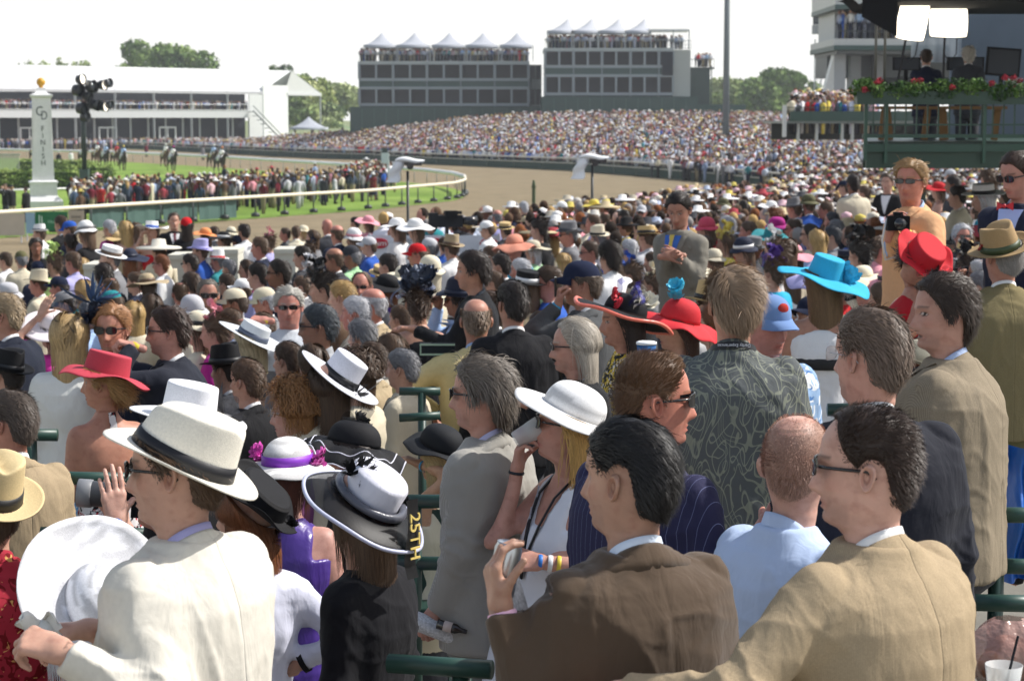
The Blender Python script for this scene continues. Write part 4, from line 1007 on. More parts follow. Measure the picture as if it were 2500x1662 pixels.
# rising ground of the far grandstand; D(u) rail depth, behind it people
def Drail(px): return float(np.interp(px, [x for x, y in OUTR], [p.y for p in outr]))
def ytop(px): return float(np.interp(px, [430, 600, 700, 800, 860, 1000, 1100, 1180, 1300, 1500, 2000, 2200], [352, 338, 328, 322, 318, 302, 288, 279, 273, 269, 271, 272]))
def Bback(px): return float(np.interp(px, [430, 700, 900, 1300, 2200], [345, 300, 268, 256, 250]))
def bleach(px, t):                          # t 0..1 from the rail to the back; returns point on the floor
    D = Drail(px)+1.5; Bk = Bback(px); d = D+(Bk-D)*t; zt = P(px, ytop(px), Bk).z-1.7; z = max(.05, .15+(zt-.15)*t**.8); x = (px-1250)/FPX*d*1.0
    return Vector((x, d, z))
b = B(); b.grid(lambda u, v: tuple(bleach(430+1800*u, v)), 50, 12); struct('far_grandstand_slope', b, 'concrete', None)

def rail(pts, r, h, name, label, postgap, mat='paint', col='white', postcol='silver', base=False, group=None, thick=None, lower=False):
    b = B(); path = [(p[0], p[1], p[2]) for p in pts]
    b.tube(path, r, 8, flat=1)
    o = b.obj(name, mat, col, smooth=True); tag(o, label, 'rail', group)
    Ls = [0]
    for a, c_ in zip(pts, pts[1:]): Ls.append(Ls[-1]+(Vector(c_)-Vector(a)).length)
    n = 0; s = 0; pm = None
    while s < Ls[-1] and n < 100:
        i = max(0, int(np.searchsorted(Ls, s, 'right'))-1); i = min(i, len(pts)-2); q = Vector(pts[i]).lerp(Vector(pts[i+1]), (s-Ls[i])/max(1e-6, Ls[i+1]-Ls[i]))
        if pm is None:
            bb = B(); bb.tube([(0, 0, -h), (0, 0, 0)], .035, 6)
            if base: bb.lathe([(.22, -h), (.22, -h+.16), (.08, -h+.22)], 10)
            pm = bb.mesh('post', 'paint', True)
        po = obj('post', pm, o, postcol if not base else '2c3432'); po.location = q; s += postgap; n += 1
    if lower:
        b = B(); b.tube([(p[0], p[1], p[2]-h*.42) for p in pts], r*.6, 6); b.obj('lower_rail', mat, col, o, True)
    return o
rail(inr[:11], .085, 1.0, 'track_rail', 'cream white inner rail running along the near edge of the green infield', 2.6, base=True, col='e6dcc4', postcol='c8bea0')
rail(inr[10:], .15, 1.0, 'track_rail', 'broad white inner rail curving away round the far side of the infield', 3.5, base=False, col='white', postcol='9a9a96')
rail([p+Vector((0, 0, .1)) for p in outr], .07, 1.1, 'outer_rail', 'long pale outer rail in front of the distant packed crowd', 6., col='cfcabc', postcol='6f7a70', lower=True)
b = B(); k = len(outr)
for i in range(k-1):
    a, c_ = outr[i], outr[i+1]; b.add([(a.x, a.y+.35, .05), (c_.x, c_.y+.35, .05), (c_.x, c_.y+.35, .86), (a.x, a.y+.35, .86), (a.x, a.y+.4, .05), (c_.x, c_.y+.4, .05), (c_.x, c_.y+.4, .86), (a.x, a.y+.4, .86)], [(0, 1, 2, 3), (7, 6, 5, 4), (3, 2, 6, 7)])
tag(b.obj('fence', 'matte', '3d5148'), 'low green mesh fence just behind the outer rail', 'fence')
q = [G(x, y, .9) for x, y in [(-60, 466), (80, 463), (300, 456), (560, 448), (700, 444)]]
rail(q, .06, .85, 'infield_rail', 'thin white rail crossing the grass behind the infield photographers', 4.5)
# screens and boards under the near rail
for i, (x0, x1, col, lab) in enumerate([(214, 300, '47605a', 'first green mesh screen right of the finish post'), (303, 392, '4b655e', 'second green mesh screen under the inner rail'), (395, 480, '455d57', 'third green mesh screen under the inner rail'), (483, 575, '4b655e', 'fourth green mesh screen, farthest right under the inner rail')]):
    y0 = np.interp(x0, [0, 459, 700], [518, 490, 476]); y1 = np.interp(x1, [0, 459, 700], [518, 490, 476]); a, c_ = G(x0, y0, 1.1), G(x1, y1, 1.1); b = B()
    n_ = 8
    for j in range(n_):
        p0, p1 = a.lerp(c_, j/n_), a.lerp(c_, (j+1)/n_); o_ = .05*math.sin(j*2.1); o2 = .05*math.sin((j+1)*2.1)
        b.add([(p0.x, p0.y+.3+o_, .12), (p1.x, p1.y+.3+o2, .12), (p1.x, p1.y+.3+o2, 1.0), (p0.x, p0.y+.3+o_, 1.0)], [(0, 1, 2, 3)]); b.add([(p0.x, p0.y+.32+o_, .12), (p1.x, p1.y+.32+o2, .12), (p1.x, p1.y+.32+o2, 1.0), (p0.x, p0.y+.32+o_, 1.0)], [(3, 2, 1, 0)])
    tag(b.obj('screen', 'matte', col, smooth=True), lab, 'screen', 'green screens under the inner rail')
def text(body, size, name='lettering', font=None, extr=.002, sx=1.):
    cu = bpy.data.curves.new(name, 'FONT'); cu.body = body; cu.size = size; cu.align_x = 'CENTER'; cu.align_y = 'CENTER'; cu.extrude = extr
    t = bpy.data.objects.new(name, cu); COL.objects.link(t); bpy.context.view_layer.update()
    me = bpy.data.meshes.new_from_object(t.evaluated_get(bpy.context.evaluated_depsgraph_get())); COL.objects.unlink(t); bpy.data.objects.remove(t); me.name = name
    if sx != 1.:
        for v in me.vertices: v.co.x *= sx
    return me
def put_text(body, size, parent, mw, color, mat='matte', name='lettering', sx=1., extr=.002):
    me = text(body, size, name, sx=sx, extr=extr); me.materials.clear(); me.materials.append(M[mat]); return obj(name, me, parent, color, mw)
UPR = Matrix.Rotation(math.pi/2, 4, 'X')      # text upright, facing -Y
def board(x0, x1, yt, yb, col, label, extra=None, d=82.5):
    a, c_ = P(x0, (yt+yb)/2, d), P(x1, (yt+yb)/2, d); zt, zb = P(x0, yt, d).z, P(x0, yb, d).z; w_ = c_.x-a.x; h = zt-zb
    b = B(); b.box((0, 0, 0), (w_, .04, h)); o = b.obj('advertising_board', 'matte', col); o.location = ((a.x+c_.x)/2, d, (zt+zb)/2); tag(o, label, 'board', 'advertising boards along the near rail')
    for s_ in (-.42, .42): B().tube([(s_*w_, .06, -h/2-.3 if zb > .3 else -h/2-zb), (s_*w_, .06, h/2)], .03, 6).obj('post', 'paint', 'silver', o)
    if extra: extra(o, w_, h)
    return o
def ex_red(o, w_, h):
    b = B(); b.ball((0, 0, 0), (.27, .02, .32), 20, 12); b.add([(-.14, -.015, -.2), (.02, -.015, -.3), (-.10, -.015, -.46)], [(0, 1, 2)]); e = b.obj('emblem', 'matte', 'b01c30', o, True); e.location = (-w_*.5+.30, -.03, .02)
    put_text('Yum!', .26, e, Matrix.Translation((0, -.022, .02)) @ UPR, 'white')
def ex_green(o, w_, h):
    put_text('Humana', .2, o, Matrix.Translation((.2, -.024, -.02)) @ UPR, '9fd0b0')
    b = B(); b.box((-.48, -.022, 0), (.04, .01, .5)); b.box((-.38, -.022, .0), (.04, .01, .4)); b.obj('emblem', 'matte', 'c8e0d0', o)
def ex_be(o, w_, h):
    b = B()
    for i in range(5): b.box((-.16+.08*i, -.022, .05+.0*i), (.05, .01, .10)); b.box((-.14+.08*i, -.022, -.1), (.04, .01, .06))
    b.obj('lettering', 'matte', '6a665c', o)
board(-70, 61, 521, 575, 'bdb4a4', 'cream advertising board with a red balloon emblem at the far left edge', ex_red)
board(63, 85, 519, 570, '8fb0c4', 'narrow pale blue advertising board beside the green one')
board(86, 165, 517, 563, '2a7048', 'green advertising board with pale lettering below the finish post', ex_green)
board(167, 205, 514, 552, 'b0a694', 'small beige advertising board right of the green one', ex_be)
# ---------------------------------------------------------------- finish post
def at(name, label, cat, x, y, d, z=0, group=None):
    e = bpy.data.objects.new(name, None); COL.objects.link(e); q = P(x, y, d); e.location = (q.x, q.y, z); e.empty_display_size = .2; return tag(e, label, cat, group)
fp = at('finish_post', 'tall white tapered finish post topped by a gold ball', 'post', 107, 500, 112)
b = B()
def sq(prof, b=b):
    V = []; 
    for w_, z in prof: V += [(-w_, -w_, z), (w_, -w_, z), (w_, w_, z), (-w_, w_, z)]
    F = [(i*4+j, i*4+(j+1) % 4, (i+1)*4+(j+1) % 4, (i+1)*4+j) for i in range(len(prof)-1) for j in range(4)]; F.append(tuple(range(4*len(prof)-4, 4*len(prof)))); b.add(V, F)
sq([(1.02, 0), (1.02, .55), (.92, .62), (.72, .85), (.72, 1.5), (.78, 1.53), (.78, 1.6), (.60, 1.66)]); fp_b = b.obj('base', 'paint', 'white', fp)
b = B(); sq([(.58, 1.66), (.50, 5.95), (.50, 6.1), (.60, 6.2), (.60, 6.28)], b); 
for sg in (-1, 1): b.box((sg*.46, -.56, 3.8), (.05, .04, 4.1), 0, .018)
b.obj('shaft', 'paint', 'white', fp)
b = B(); sq([(.60, 6.281), (.36, 6.36), (.26, 6.50), (.24, 6.66)], b); b.obj('cap_stone', 'paint', 'white', fp)
b = B(); b.lathe([(.10, 6.66), (.12, 6.75), (.16, 6.78)], 12); b.ball((0, 0, 6.97), (.24, .24, .24), 16, 10); b.obj('ball', 'paint', 'd09a20', fp, True)
for i, ch in enumerate('FINISH'): put_text(ch, .40, fp, Matrix.Translation((0.02, -(.512+.08*(5.95-4.45+i*.37)/4.29), 4.45-i*.37)) @ UPR, '25282c', sx=.9)
put_text('C', .72, fp, Matrix.Translation((-.12, -.522, 5.38)) @ UPR, '4a5050', sx=.8); put_text('D', .66, fp, Matrix.Translation((.12, -.528, 5.15)) @ UPR, '4a5050', sx=.75)
fp.rotation_euler = (0, 0, R_(14))
# lighting mast
lm = at('lighting_mast', 'black mast with clustered spotlights on a dark green base beside the finish post', 'lighting mast', 208, 500, 114)
B().box((0, 0, 1.1), (.52, .52, 2.2), taper=.9).obj('base', 'paint', '2c463c', lm)
B().tube([(0, 0, 2.2), (0, 0, 5.9)], .14, 10).obj('pole', 'paint', '22302c', lm, True)
B().box((.35, 0, 6.35), (.16, .16, 1.5)).box((.45, 0, 6.9), (1.2, .08, .08)).box((.5, 0, 5.95), (1.3, .08, .08)).obj('bracket', 'paint', '202624', lm)
b = B(); b.lathe([(.14, -.30), (.24, -.22), (.27, 0), (.30, .16), (.28, .16), (.26, .02)], 14); sm = b.mesh('spotlight', 'paint', True)
b = B(); b.lathe([(.001, .05), (.25, .08), (.252, .05)], 14); sm2 = b.mesh('lens', nodes_mat('lamp glass', .3, .5, emit=('fff4e0', 2.2)), True); dl = b.mesh('lens', 'gloss', True)
for (x, z, t, az_, sc) in [(-.05, 7.15, 60, 110, 1.), (-.2, 6.55, 70, 100, 1.25), (.55, 6.75, 55, 90, 1.2), (1.15, 6.85, 65, 70, 1.), (1.45, 6.95, 60, 75, .9), (.0, 5.55, 70, 110, 1.25), (.15, 5.1, 60, 105, 1.), (.75, 5.75, 75, 90, 1.1), (1.2, 5.65, 65, 80, .95), (1.5, 5.75, 70, 70, .85), (.3, 6.2, 80, 100, 1.)]:
    s_ = obj('spotlight', sm, lm, '191d20', Matrix.Translation((x, -.1, z)) @ Euler((0, R_(t+25), R_(-25))).to_matrix().to_4x4() @ Matrix.Scale(sc, 4)); LC = globals().get('LC', 0)+1; obj('lens', sm2 if LC in (1, 4, 9) else dl, s_, '3a4046')
# leaves -------------------------------------------------------------
def leafcloud(centers, radii, n, size, cols, seed=0, jit=.35):
    g = np.random.default_rng(seed); cs = np.array(centers, float); rs = np.array(radii, float); wv = rs.prod(1)**(2/3); i = g.choice(len(cs), n, p=wv/wv.sum())
    d = g.normal(size=(n, 3)); d /= np.linalg.norm(d, axis=1, keepdims=True); r = 1-np.abs(g.normal(size=(n, 1)))*.22; p = cs[i]+d*rs[i]*r+g.normal(size=(n, 3))*size*jit
    a = g.normal(size=(n, 3)); a /= np.linalg.norm(a, axis=1, keepdims=True); nn = d*.7+g.normal(size=(n, 3))*.6; b_ = np.cross(a, nn); b_ /= np.linalg.norm(b_, axis=1, keepdims=True)+1e-6; s_ = size*(.5+g.random((n, 1)))
    V = np.stack([p-a*s_, p+b_*s_*.55, p+a*s_, p-b_*s_*.55], 1).reshape(-1, 3); F = np.arange(n*4).reshape(n, 4)
    ck = np.array([C(c_) for c_ in cols]); tone = (vnoise(p/size*.12+seed)+1)*.5; j = np.clip((tone*len(ck)+g.normal(size=n)*.4).astype(int), 0, len(ck)-1)
    cc = np.repeat(ck[j]*(.75+.5*g.random((n, 1))), 4, 0); return V, F, np.concatenate([cc, np.ones((len(cc), 1))], 1)
def tree(px, ybase, ytop_, wpx, d, label, seed, cols=('3f5a28', '55702f', '6f8840', '8aa058'), group='trees on the skyline', n=7000, leaf=.42, squash=1.):
    q = P(px, ybase, d); zt = P(px, ytop_, d).z; Hh = zt; Wd = wpx/FPX*d; g = random.Random(seed); t = bpy.data.objects.new('tree', None); COL.objects.link(t); t.location = (q.x, d, 0); tag(t, label, 'tree', group)
    b = B(); b.tube([(0, 0, 0), (.1, 0, Hh*.2), (0, .1, Hh*.45), (.1, 0, Hh*.75)], [Hh*.03, Hh*.024, Hh*.018, Hh*.006], 10); cen = []; rad = []
    for k in range(11):
        a = k*2.4; h0 = Hh*g.uniform(.32, .6); L_ = Wd*.5*g.uniform(.5, .85); e = (math.cos(a)*L_, math.sin(a)*L_*.8, min(Hh*.86, h0+Hh*g.uniform(.1, .32))); b.tube([(0, 0, h0*.8), (e[0]*.5, e[1]*.5, (h0+e[2])/2), e], [Hh*.010, Hh*.007, Hh*.003], 6)
        cen.append(e); rad.append((Wd*g.uniform(.14, .22), Wd*g.uniform(.14, .22), Hh*g.uniform(.09, .16)))
    for k in range(13):
        a = g.uniform(0, 6.28); r = Wd*.36*math.sqrt(g.random()); hh_ = Hh*(.55+.40*(1-(r/(Wd*.4))**2)*g.random()) if k else Hh*.86; cen.append((math.cos(a)*r, math.sin(a)*r, hh_)); rad.append((Wd*g.uniform(.11, .2), Wd*g.uniform(.11, .2), Hh*g.uniform(.07, .14)))
    cen = [(c0, c1, min(c2, Hh-r_[2])) for (c0, c1, c2), r_ in zip(cen, rad)]
    b.obj('trunk', 'matte', '5a4d3c', t, True); V, F, Cc = leafcloud(cen, rad, n, leaf, cols, seed); obj('crown', mkmesh('crown', V, F, False, Cc, 'Own', 'leaf2'), t); return t
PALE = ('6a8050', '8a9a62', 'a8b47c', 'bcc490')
tree(410, 330, 88, 230, 430, 'large spreading dark green tree rising above the white tent roof', 1, n=14000, leaf=.5)
tree(335, 330, 128, 110, 425, 'lower dark green tree against the left side of the large spreading tree', 2, n=6000, leaf=.5)
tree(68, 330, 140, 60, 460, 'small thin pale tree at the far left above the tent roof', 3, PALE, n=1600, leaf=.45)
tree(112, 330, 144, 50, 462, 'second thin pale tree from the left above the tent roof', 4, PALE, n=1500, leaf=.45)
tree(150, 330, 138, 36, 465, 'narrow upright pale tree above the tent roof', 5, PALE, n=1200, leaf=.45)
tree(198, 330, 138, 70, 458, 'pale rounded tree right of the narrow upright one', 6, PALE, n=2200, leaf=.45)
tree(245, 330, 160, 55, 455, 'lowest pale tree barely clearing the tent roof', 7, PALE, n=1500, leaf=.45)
tree(700, 335, 155, 130, 440, 'dark green tree behind the gable end of the tent', 8, n=7000, leaf=.45)
tree(762, 335, 182, 120, 425, 'yellow green tree right of the tent gable', 9, ('6f8440', '8b9a50', 'a4ad66', 'b9be80'), n=6000, leaf=.45)
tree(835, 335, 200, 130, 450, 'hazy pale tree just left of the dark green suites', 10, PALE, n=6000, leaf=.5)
tree(720, 340, 240, 110, 400, 'low bushy tree below the tent canopy', 11, ('5f7838', '7b8c4a', '97a564'), n=4000, leaf=.4)
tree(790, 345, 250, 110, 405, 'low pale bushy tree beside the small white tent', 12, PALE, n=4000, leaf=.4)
tree(1905, 330, 168, 170, 380, 'big round dark green tree between light pole and right grandstand', 13, ('3f5a28', '536e30', '6a8440', '7f9650'), n=12000, leaf=.45)
tree(1850, 330, 196, 110, 372, 'medium green tree at the left shoulder of the big round one', 14, n=6000, leaf=.42)
tree(1775, 330, 186, 100, 400, 'pale yellow green tree right behind the tall light pole', 15, ('7f9050', '98a868', 'b0b880'), n=5000, leaf=.42)
tree(1815, 330, 195, 70, 420, 'pale distant tree between the light pole and the green trees', 16, PALE, n=3000, leaf=.42)
tree(1745, 330, 215, 80, 380, 'dark low tree left of the light pole behind the annex', 17, ('4d6434', '647a40', '7f9050'), n=3500, leaf=.42)
tree(1985, 330, 200, 70, 390, 'green tree squeezed beside the flared column of the right grandstand', 18, n=4000, leaf=.42)
def hedge(px0, px1, yb, h, dep, label, seed):
    a, c_ = G(px0, yb), G(px1, yb); L_ = c_.x-a.x; g = random.Random(seed); cen = []; rad = []
    for k in range(int(L_/.7)+2): cen.append((a.x+L_*k/(int(L_/.7)+1), a.y+g.uniform(-.1, .1), h*.5)); rad.append((.7, dep, h*.52*g.uniform(.92, 1.08)))
    V, F, Cc = leafcloud(cen, rad, int(900*L_), .10, ('4a6428', '6a8238', '8a9c50', '9cac60'), seed); V[:, 2] = np.maximum(V[:, 2], .02)
    t = obj('hedge', mkmesh('hedge', V, F, False, Cc, 'Own', 'leaf2')); tag(t, label, 'hedge', 'clipped hedges round the winner circle'); b = B()
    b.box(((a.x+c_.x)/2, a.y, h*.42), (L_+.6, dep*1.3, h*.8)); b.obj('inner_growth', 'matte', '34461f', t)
hedge(-60, 178, 464, 1.5, .9, 'long low clipped hedge behind the base of the finish post', 21)
hedge(172, 262, 458, 1.75, 1.4, 'rounded clipped hedge right of the lighting mast', 22)
hedge(60, 215, 424, 1.3, .8, 'clipped hedge farther back behind the finish post', 23)
b = B(); q = P(22, 415, 172)
for i in range(14): b.box((-.85+i*.13, 0, 1.0), (.06, .08, 2.0))
b.box((0, 0, 2.02), (2.0, .14, .12)).box((0, 0, .1), (2.0, .14, .12)); o = b.obj('slatted_gate', 'paint', 'a9aca6'); o.location = (q.x, 172, 0); tag(o, 'grey slatted gate panel at the left edge behind the hedge', 'gate')
# ---------------------------------------------------------------- white two storey tent
FR = Vector((-44.8, 370, 0)); FL = FR+Vector((-37.7, -40, 0))*1.75; BR = FR+Vector((9.0, 15, 0)); side = BR-FR; BL = FL+side; RR = FR+side*.5; RL = FL+side*.5
tn = bpy.data.objects.new('tent_pavilion', None); COL.objects.link(tn); tag(tn, 'long white two storey tent pavilion full of spectators beyond the infield', 'pavilion')
def quad(b, pts): b.add([tuple(p) for p in pts], [tuple(range(len(pts)))])
Z = lambda p, z: (p.x, p.y, z)
ez, rz = 9.8, 13.7
b = B(); quad(b, [Z(FL, ez), Z(FR, ez), Z(RR, rz), Z(RL, rz)]); quad(b, [Z(RL, rz), Z(RR, rz), Z(BR, ez), Z(BL, ez)])
fn = (FR-FL).normalized(); nv = Vector((fn.y, -fn.x, 0))     # outward of the front
for k in range(13):
    p = FL.lerp(FR, k/12); pr = RL.lerp(RR, k/12); b.tube([(p.x, p.y, ez+.08), (pr.x, pr.y, rz+.08)], .07, 5)
b.obj('roof', nodes_mat('tent fabric', .6, .3, 'cfd1d3', var=(.3, .05)), None, tn)
def slab(p0, p1, z0, z1, t, off=0.):
    b = B(); u = (p1-p0).normalized(); n_ = Vector((u.y, -u.x, 0))*t; o_ = Vector((u.y, -u.x, 0))*off
    V = [p0+o_, p1+o_, p1+n_+o_, p0+n_+o_]; b.add([Z(v, z0) for v in V]+[Z(v, z1) for v in V], [(0, 1, 2, 3), (7, 6, 5, 4), (0, 4, 5, 1), (1, 5, 6, 2), (2, 6, 7, 3), (3, 7, 4, 0)]); return b
slab(FL, FR, 9.35, 9.8, .25).obj('eave', 'paint', 'silver', tn)
slab(FL, FR-fn*3.2, 5.15, 6.45, .3).obj('fascia', 'paint', 'c9cbcc', tn)
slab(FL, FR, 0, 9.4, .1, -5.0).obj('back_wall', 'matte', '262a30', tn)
slab(FL, FR, 6.0, 6.3, 5., -5.).obj('deck', 'matte', '5f6264', tn)
slab(FR-fn*3.2, FR, 0, 9.3, .2).obj('end_panel', 'matte', 'dcdedd', tn)
slab(FR, FR+side*.42, 0, 11.0, .2, .0).obj('gable_panel', 'matte', 'dcdedd', tn)
b = B(); quad(b, [Z(FR+side*.42, 11.2), Z(RR, rz-.1), Z(BR, ez-.1), Z(FR+side*.9, ez-.5), Z(FR+side*.42, ez-.4)]); b.obj('gable_canopy', 'matte', 'c4c6c4', tn)
slab(FR+side*.4, BR, 9.2, 9.7, .3).obj('gable_eave', 'paint', 'c9cbcc', tn)
B().tube([Z(BR, 0), Z(BR, ez)], .14, 6).obj('column', 'paint', 'a8acac', tn)
cm = B().box((0, 0, 4.7), (.32, .32, 9.4)).mesh('column', 'paint', False)
for k in range(13):
    p = FL.lerp(FR, k/12)+nv*.05; obj('column', cm, tn, 'a6aaac', Matrix.Translation((p.x, p.y, 0)))
c2 = B().box((0, 0, 2.6), (.28, .2, 5.2)).mesh('door_frame', 'paint', False)
for k in range(26):
    p = FL.lerp(FR, (k+.5)/26)-nv*1.6; obj('door_frame', c2, tn, 'c4c8c8', Matrix.Translation((p.x, p.y, 0)))
for k, f in enumerate((.50, .66, .79)):
    p = FL.lerp(FR, f)-nv*1.3; bb = B(); bb.box((0, 0, 1.9), (3.6, .2, .25)).box((-1.7, 0, 1.0), (.22, .2, 2.0)).box((1.7, 0, 1.0), (.22, .2, 2.0)).box((0, 0, 1.0), (.15, .2, 2.0)); bb.obj('doorway', 'paint', 'e4e6e6', tn, mw=Matrix.Translation((p.x, p.y, 1.6)) @ Matrix.Rotation(math.atan2(fn.y, fn.x), 4, 'Z'))
b = B()
for k in range(9): p = FR-fn*(3.4-.1*k)+nv*(1.0); b.box((p.x+k*.62, p.y, 6.2-k*.72), (.9, .9, .12))
pa, pb = FR-fn*3.4+nv*1.5, FR-fn*3.4+nv*1.5+Vector((5.5, 0, 0)); b.tube([(pa.x, pa.y, 7.3), (pb.x, pb.y, 1.6)], .09, 5).tube([(pa.x, pa.y, 6.4), (pb.x, pb.y, .8)], .12, 5); b.obj('staircase', 'matte', '6c7274', tn)
# deck railing with people drawn later
b = B(); p0, p1 = FL+nv*.35, FR-fn*3.2+nv*.35
for z in (6.5, 7.45): b.tube([Z(p0, z), Z(p1, z)], .05, 5)
b.obj('railing', 'paint', 'b0b4b4', tn)
# ---------------------------------------------------------------- dark green suites with roof tents
def suites(name, label, d, x0, x1, ydeck, rows, nb, ybase, xb0, xb1, ytb, endx=None, endcol='b8bab6'):
    t = at(name, label, 'building', (x0+x1)/2, 300, d); cx = t.location.x; X = lambda px: (px-1250)/FPX*d-cx; Zp = lambda y: P(1250, y, d).z; dep = 11.
    def bx(nm, xa, xb_, ya, yb, mat, col, y0=0., y1=dep, par=t): 
        b = B(); b.box(((X(xa)+X(xb_))/2, (y0+y1)/2, (Zp(ya)+Zp(yb))/2), (X(xb_)-X(xa), y1-y0, Zp(ya)-Zp(yb))); return b.obj(nm, mat, col, par)
    bx('core', x0, x1, ydeck+3, ybase, 'matte', '35403f', .9, dep)
    bx('deck_edge', x0-3, x1+2, ydeck-3, ydeck+4, 'paint', 'a5adad', -.25, dep)
    bw = bx('base_wall', xb0, xb1, ybase+.5, ytb, 'paint', '2f4a45', -.8, dep)
    bs = B(); n_ = int((xb1-xb0)/31)
    for i in range(1, n_+1): xx = X(xb0+(xb1-xb0)*i/(n_+1)); bs.box((xx, -.82, (Zp(ybase)+Zp(ytb))/2), (.07, .05, Zp(ybase)-Zp(ytb)-.4))
    bs.obj('seam', 'paint', '48665f', bw)
    fr = B()
    for (ya, yb) in rows:
        fr.box(((X(x0)+X(x1))/2, .05, Zp(ya)+.14), (X(x1)-X(x0), .5, .34)); fr.box(((X(x0)+X(x1))/2, .05, Zp(yb)-.10), (X(x1)-X(x0), .5, .36))
    pr = None
    for (ya, yb) in rows:
        for i in range(nb+1):
            xx = X(x0)+(X(x1)-X(x0))*i/nb; fr.box((xx, .0, (Zp(ya)+Zp(yb))/2), (.34 if i % 2 == 0 else .24, .44, Zp(ya)-Zp(yb)))
    for i in range(0, nb+1, 2): xx = X(x0)+(X(x1)-X(x0))*i/nb; fr.box((xx, -.27, (Zp(ydeck)+Zp(ybase))/2), (.10, .12, Zp(ydeck)-Zp(ybase)))
    fr.obj('window_frame', 'paint', '8f999e', t)
    for k in range(len(rows)-1): bx('spandrel', x0, x1, rows[k][1]+4, rows[k+1][0]-4, 'paint', '37524f', .1, .8)
    g = random.Random(int(x0))
    for (ya, yb) in rows:
        wm_ = None
        for i in range(nb):
            xa = X(x0)+(X(x1)-X(x0))*(i+.5)/nb; ww = (X(x1)-X(x0))/nb-.3; b = B(); b.box((0, 0, 0), (ww, .04, Zp(ya)-Zp(yb))); wo_ = b.obj('window', 'glasswin', g.choice(['1c2024', '23272b', '2c3034', '181c20']) , t, mw=Matrix.Translation((xa, .55, (Zp(ya)+Zp(yb))/2)))
            if g.random() < .4:
                q = B(); q.box((g.uniform(-.3, .3)*ww, -.035, -.25), (.5, .02, .9)); q.obj('person_inside', 'matte', g.choice(['5a4048', '4a5058', '6a4a48']), wo_) if False else None
    # deck railing
    b = B(); n2 = int((X(x1)-X(x0))/.42)
    b.box(((X(x0)+X(x1))/2, -.15, Zp(ydeck-3)+1.05), (X(x1)-X(x0)+.4, .07, .08))
    for i in range(n2+1): b.box((X(x0)+(X(x1)-X(x0))*i/n2, -.15, Zp(ydeck-3)+.52), (.035, .03, 1.04))
    b.obj('railing', 'paint', '8f989a', t)
    return t, X, Zp
def peak(b, xc, wl, wr, y0, y1, z0, z1, ax=0., n=8):
    """concave tent peak: square eave, apex at xc+ax"""
    ring = lambda k: [(xc-wl*k+ax*(1-k), (y0+y1)/2-(y1-y0)/2*k), (xc+wr*k+ax*(1-k), (y0+y1)/2-(y1-y0)/2*k), (xc+wr*k+ax*(1-k), (y0+y1)/2+(y1-y0)/2*k), (xc-wl*k+ax*(1-k), (y0+y1)/2+(y1-y0)/2*k)]
    V = []; ks = np.linspace(1, .0, n)
    for k in ks: V += [(x, y, z0+(z1-z0)*(1-k)**1.7) for x, y in ring(max(k, .01))]
    V += [(x, y, z0-.35) for x, y in ring(1)]
    F = [(i*4+j, i*4+(j+1) % 4, (i+1)*4+(j+1) % 4, (i+1)*4+j) for i in range(n-1) for j in range(4)]; m = n*4; F += [(m+j, m+(j+1) % 4, (j+1) % 4, j) for j in range(4)]
    b.add(V, F)
s1, X1, Z1 = suites('suite_building', 'dark green glass fronted suites building with five white peaked tents on its roof', 270, 880, 1290, 153, [(158, 193), (218, 254)], 10, 261, 858, 1325, 330)
s2, X2, Z2 = suites('suite_building', 'taller dark green suites building farther right with four white tent peaks', 260, 1330, 1640, 121, [(126, 161), (188, 228)], 9, 236, 1322, 1700, 320)
b = B(); b.box(((X1(1290)+X1(1322))/2, 6.2, (Z1(158)+Z1(261))/2), (X1(1322)-X1(1290), 10, Z1(158)-Z1(261))); b.obj('recessed_wing', 'paint', '6a7472', s1)
for (ya, yb) in [(158, 193), (218, 256)]:
    for xx in (1294, 1308): B().box(((X1(xx)+X1(xx+12))/2, 1.15, (Z1(ya)+Z1(yb))/2), (X1(xx+12)-X1(xx), .06, Z1(ya)-Z1(yb))).obj('window', 'glasswin', '2c3236', s1)
tf = nodes_mat('shaded sheer tent fabric', .6, .3, 'a9adb5', var=(.3, .05))  # white peaks: their backlit shade is put into this grey base colour
for i, xp in enumerate((933, 1013, 1098, 1180, 1263)):
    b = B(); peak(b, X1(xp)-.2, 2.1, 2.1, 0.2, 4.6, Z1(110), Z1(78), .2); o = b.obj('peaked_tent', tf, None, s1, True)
    for dx in (-2.05, 2.05): B().tube([(X1(xp)+dx, .25, Z1(150)), (X1(xp)+dx, .25, Z1(111))], .06, 5).obj('tent_pole', 'paint', 'c0c4c4', o)
for i, xp in enumerate((1388, 1446, 1512, 1575)):
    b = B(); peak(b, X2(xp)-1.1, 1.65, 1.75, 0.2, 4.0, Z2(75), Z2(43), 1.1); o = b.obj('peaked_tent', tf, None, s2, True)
    for dx in (-2.7, .6): B().tube([(X2(xp)+dx, .25, Z2(118)), (X2(xp)+dx, .25, Z2(76))], .06, 5).obj('tent_pole', 'paint', 'c0c4c4', o)
B().box(((X2(1580)+X2(1678))/2, 2.2, Z2(74)), (X2(1678)-X2(1580), 4.2, .25)).obj('flat_awning', 'paint', 'd8dada', s2)
B().box(((X2(1641)+X2(1683))/2, 4.5, (Z2(122)+Z2(236))/2), (X2(1683)-X2(1641), 8, Z2(122)-Z2(236))).obj('end_block', 'paint', 'a8aca8', s2)
B().box(((X2(1612)+X2(1640))/2, -.2, (Z2(128)+Z2(185))/2), (X2(1638)-X2(1612), .3, Z2(128)-Z2(185))).obj('screen_panel', 'matte', '252a30', s2)
b = B()
for z in (Z2(118), Z2(110), Z2(100)): b.box(((X2(1627)+X2(1683))/2, -.1, z), (X2(1683)-X2(1627), .05, .06))
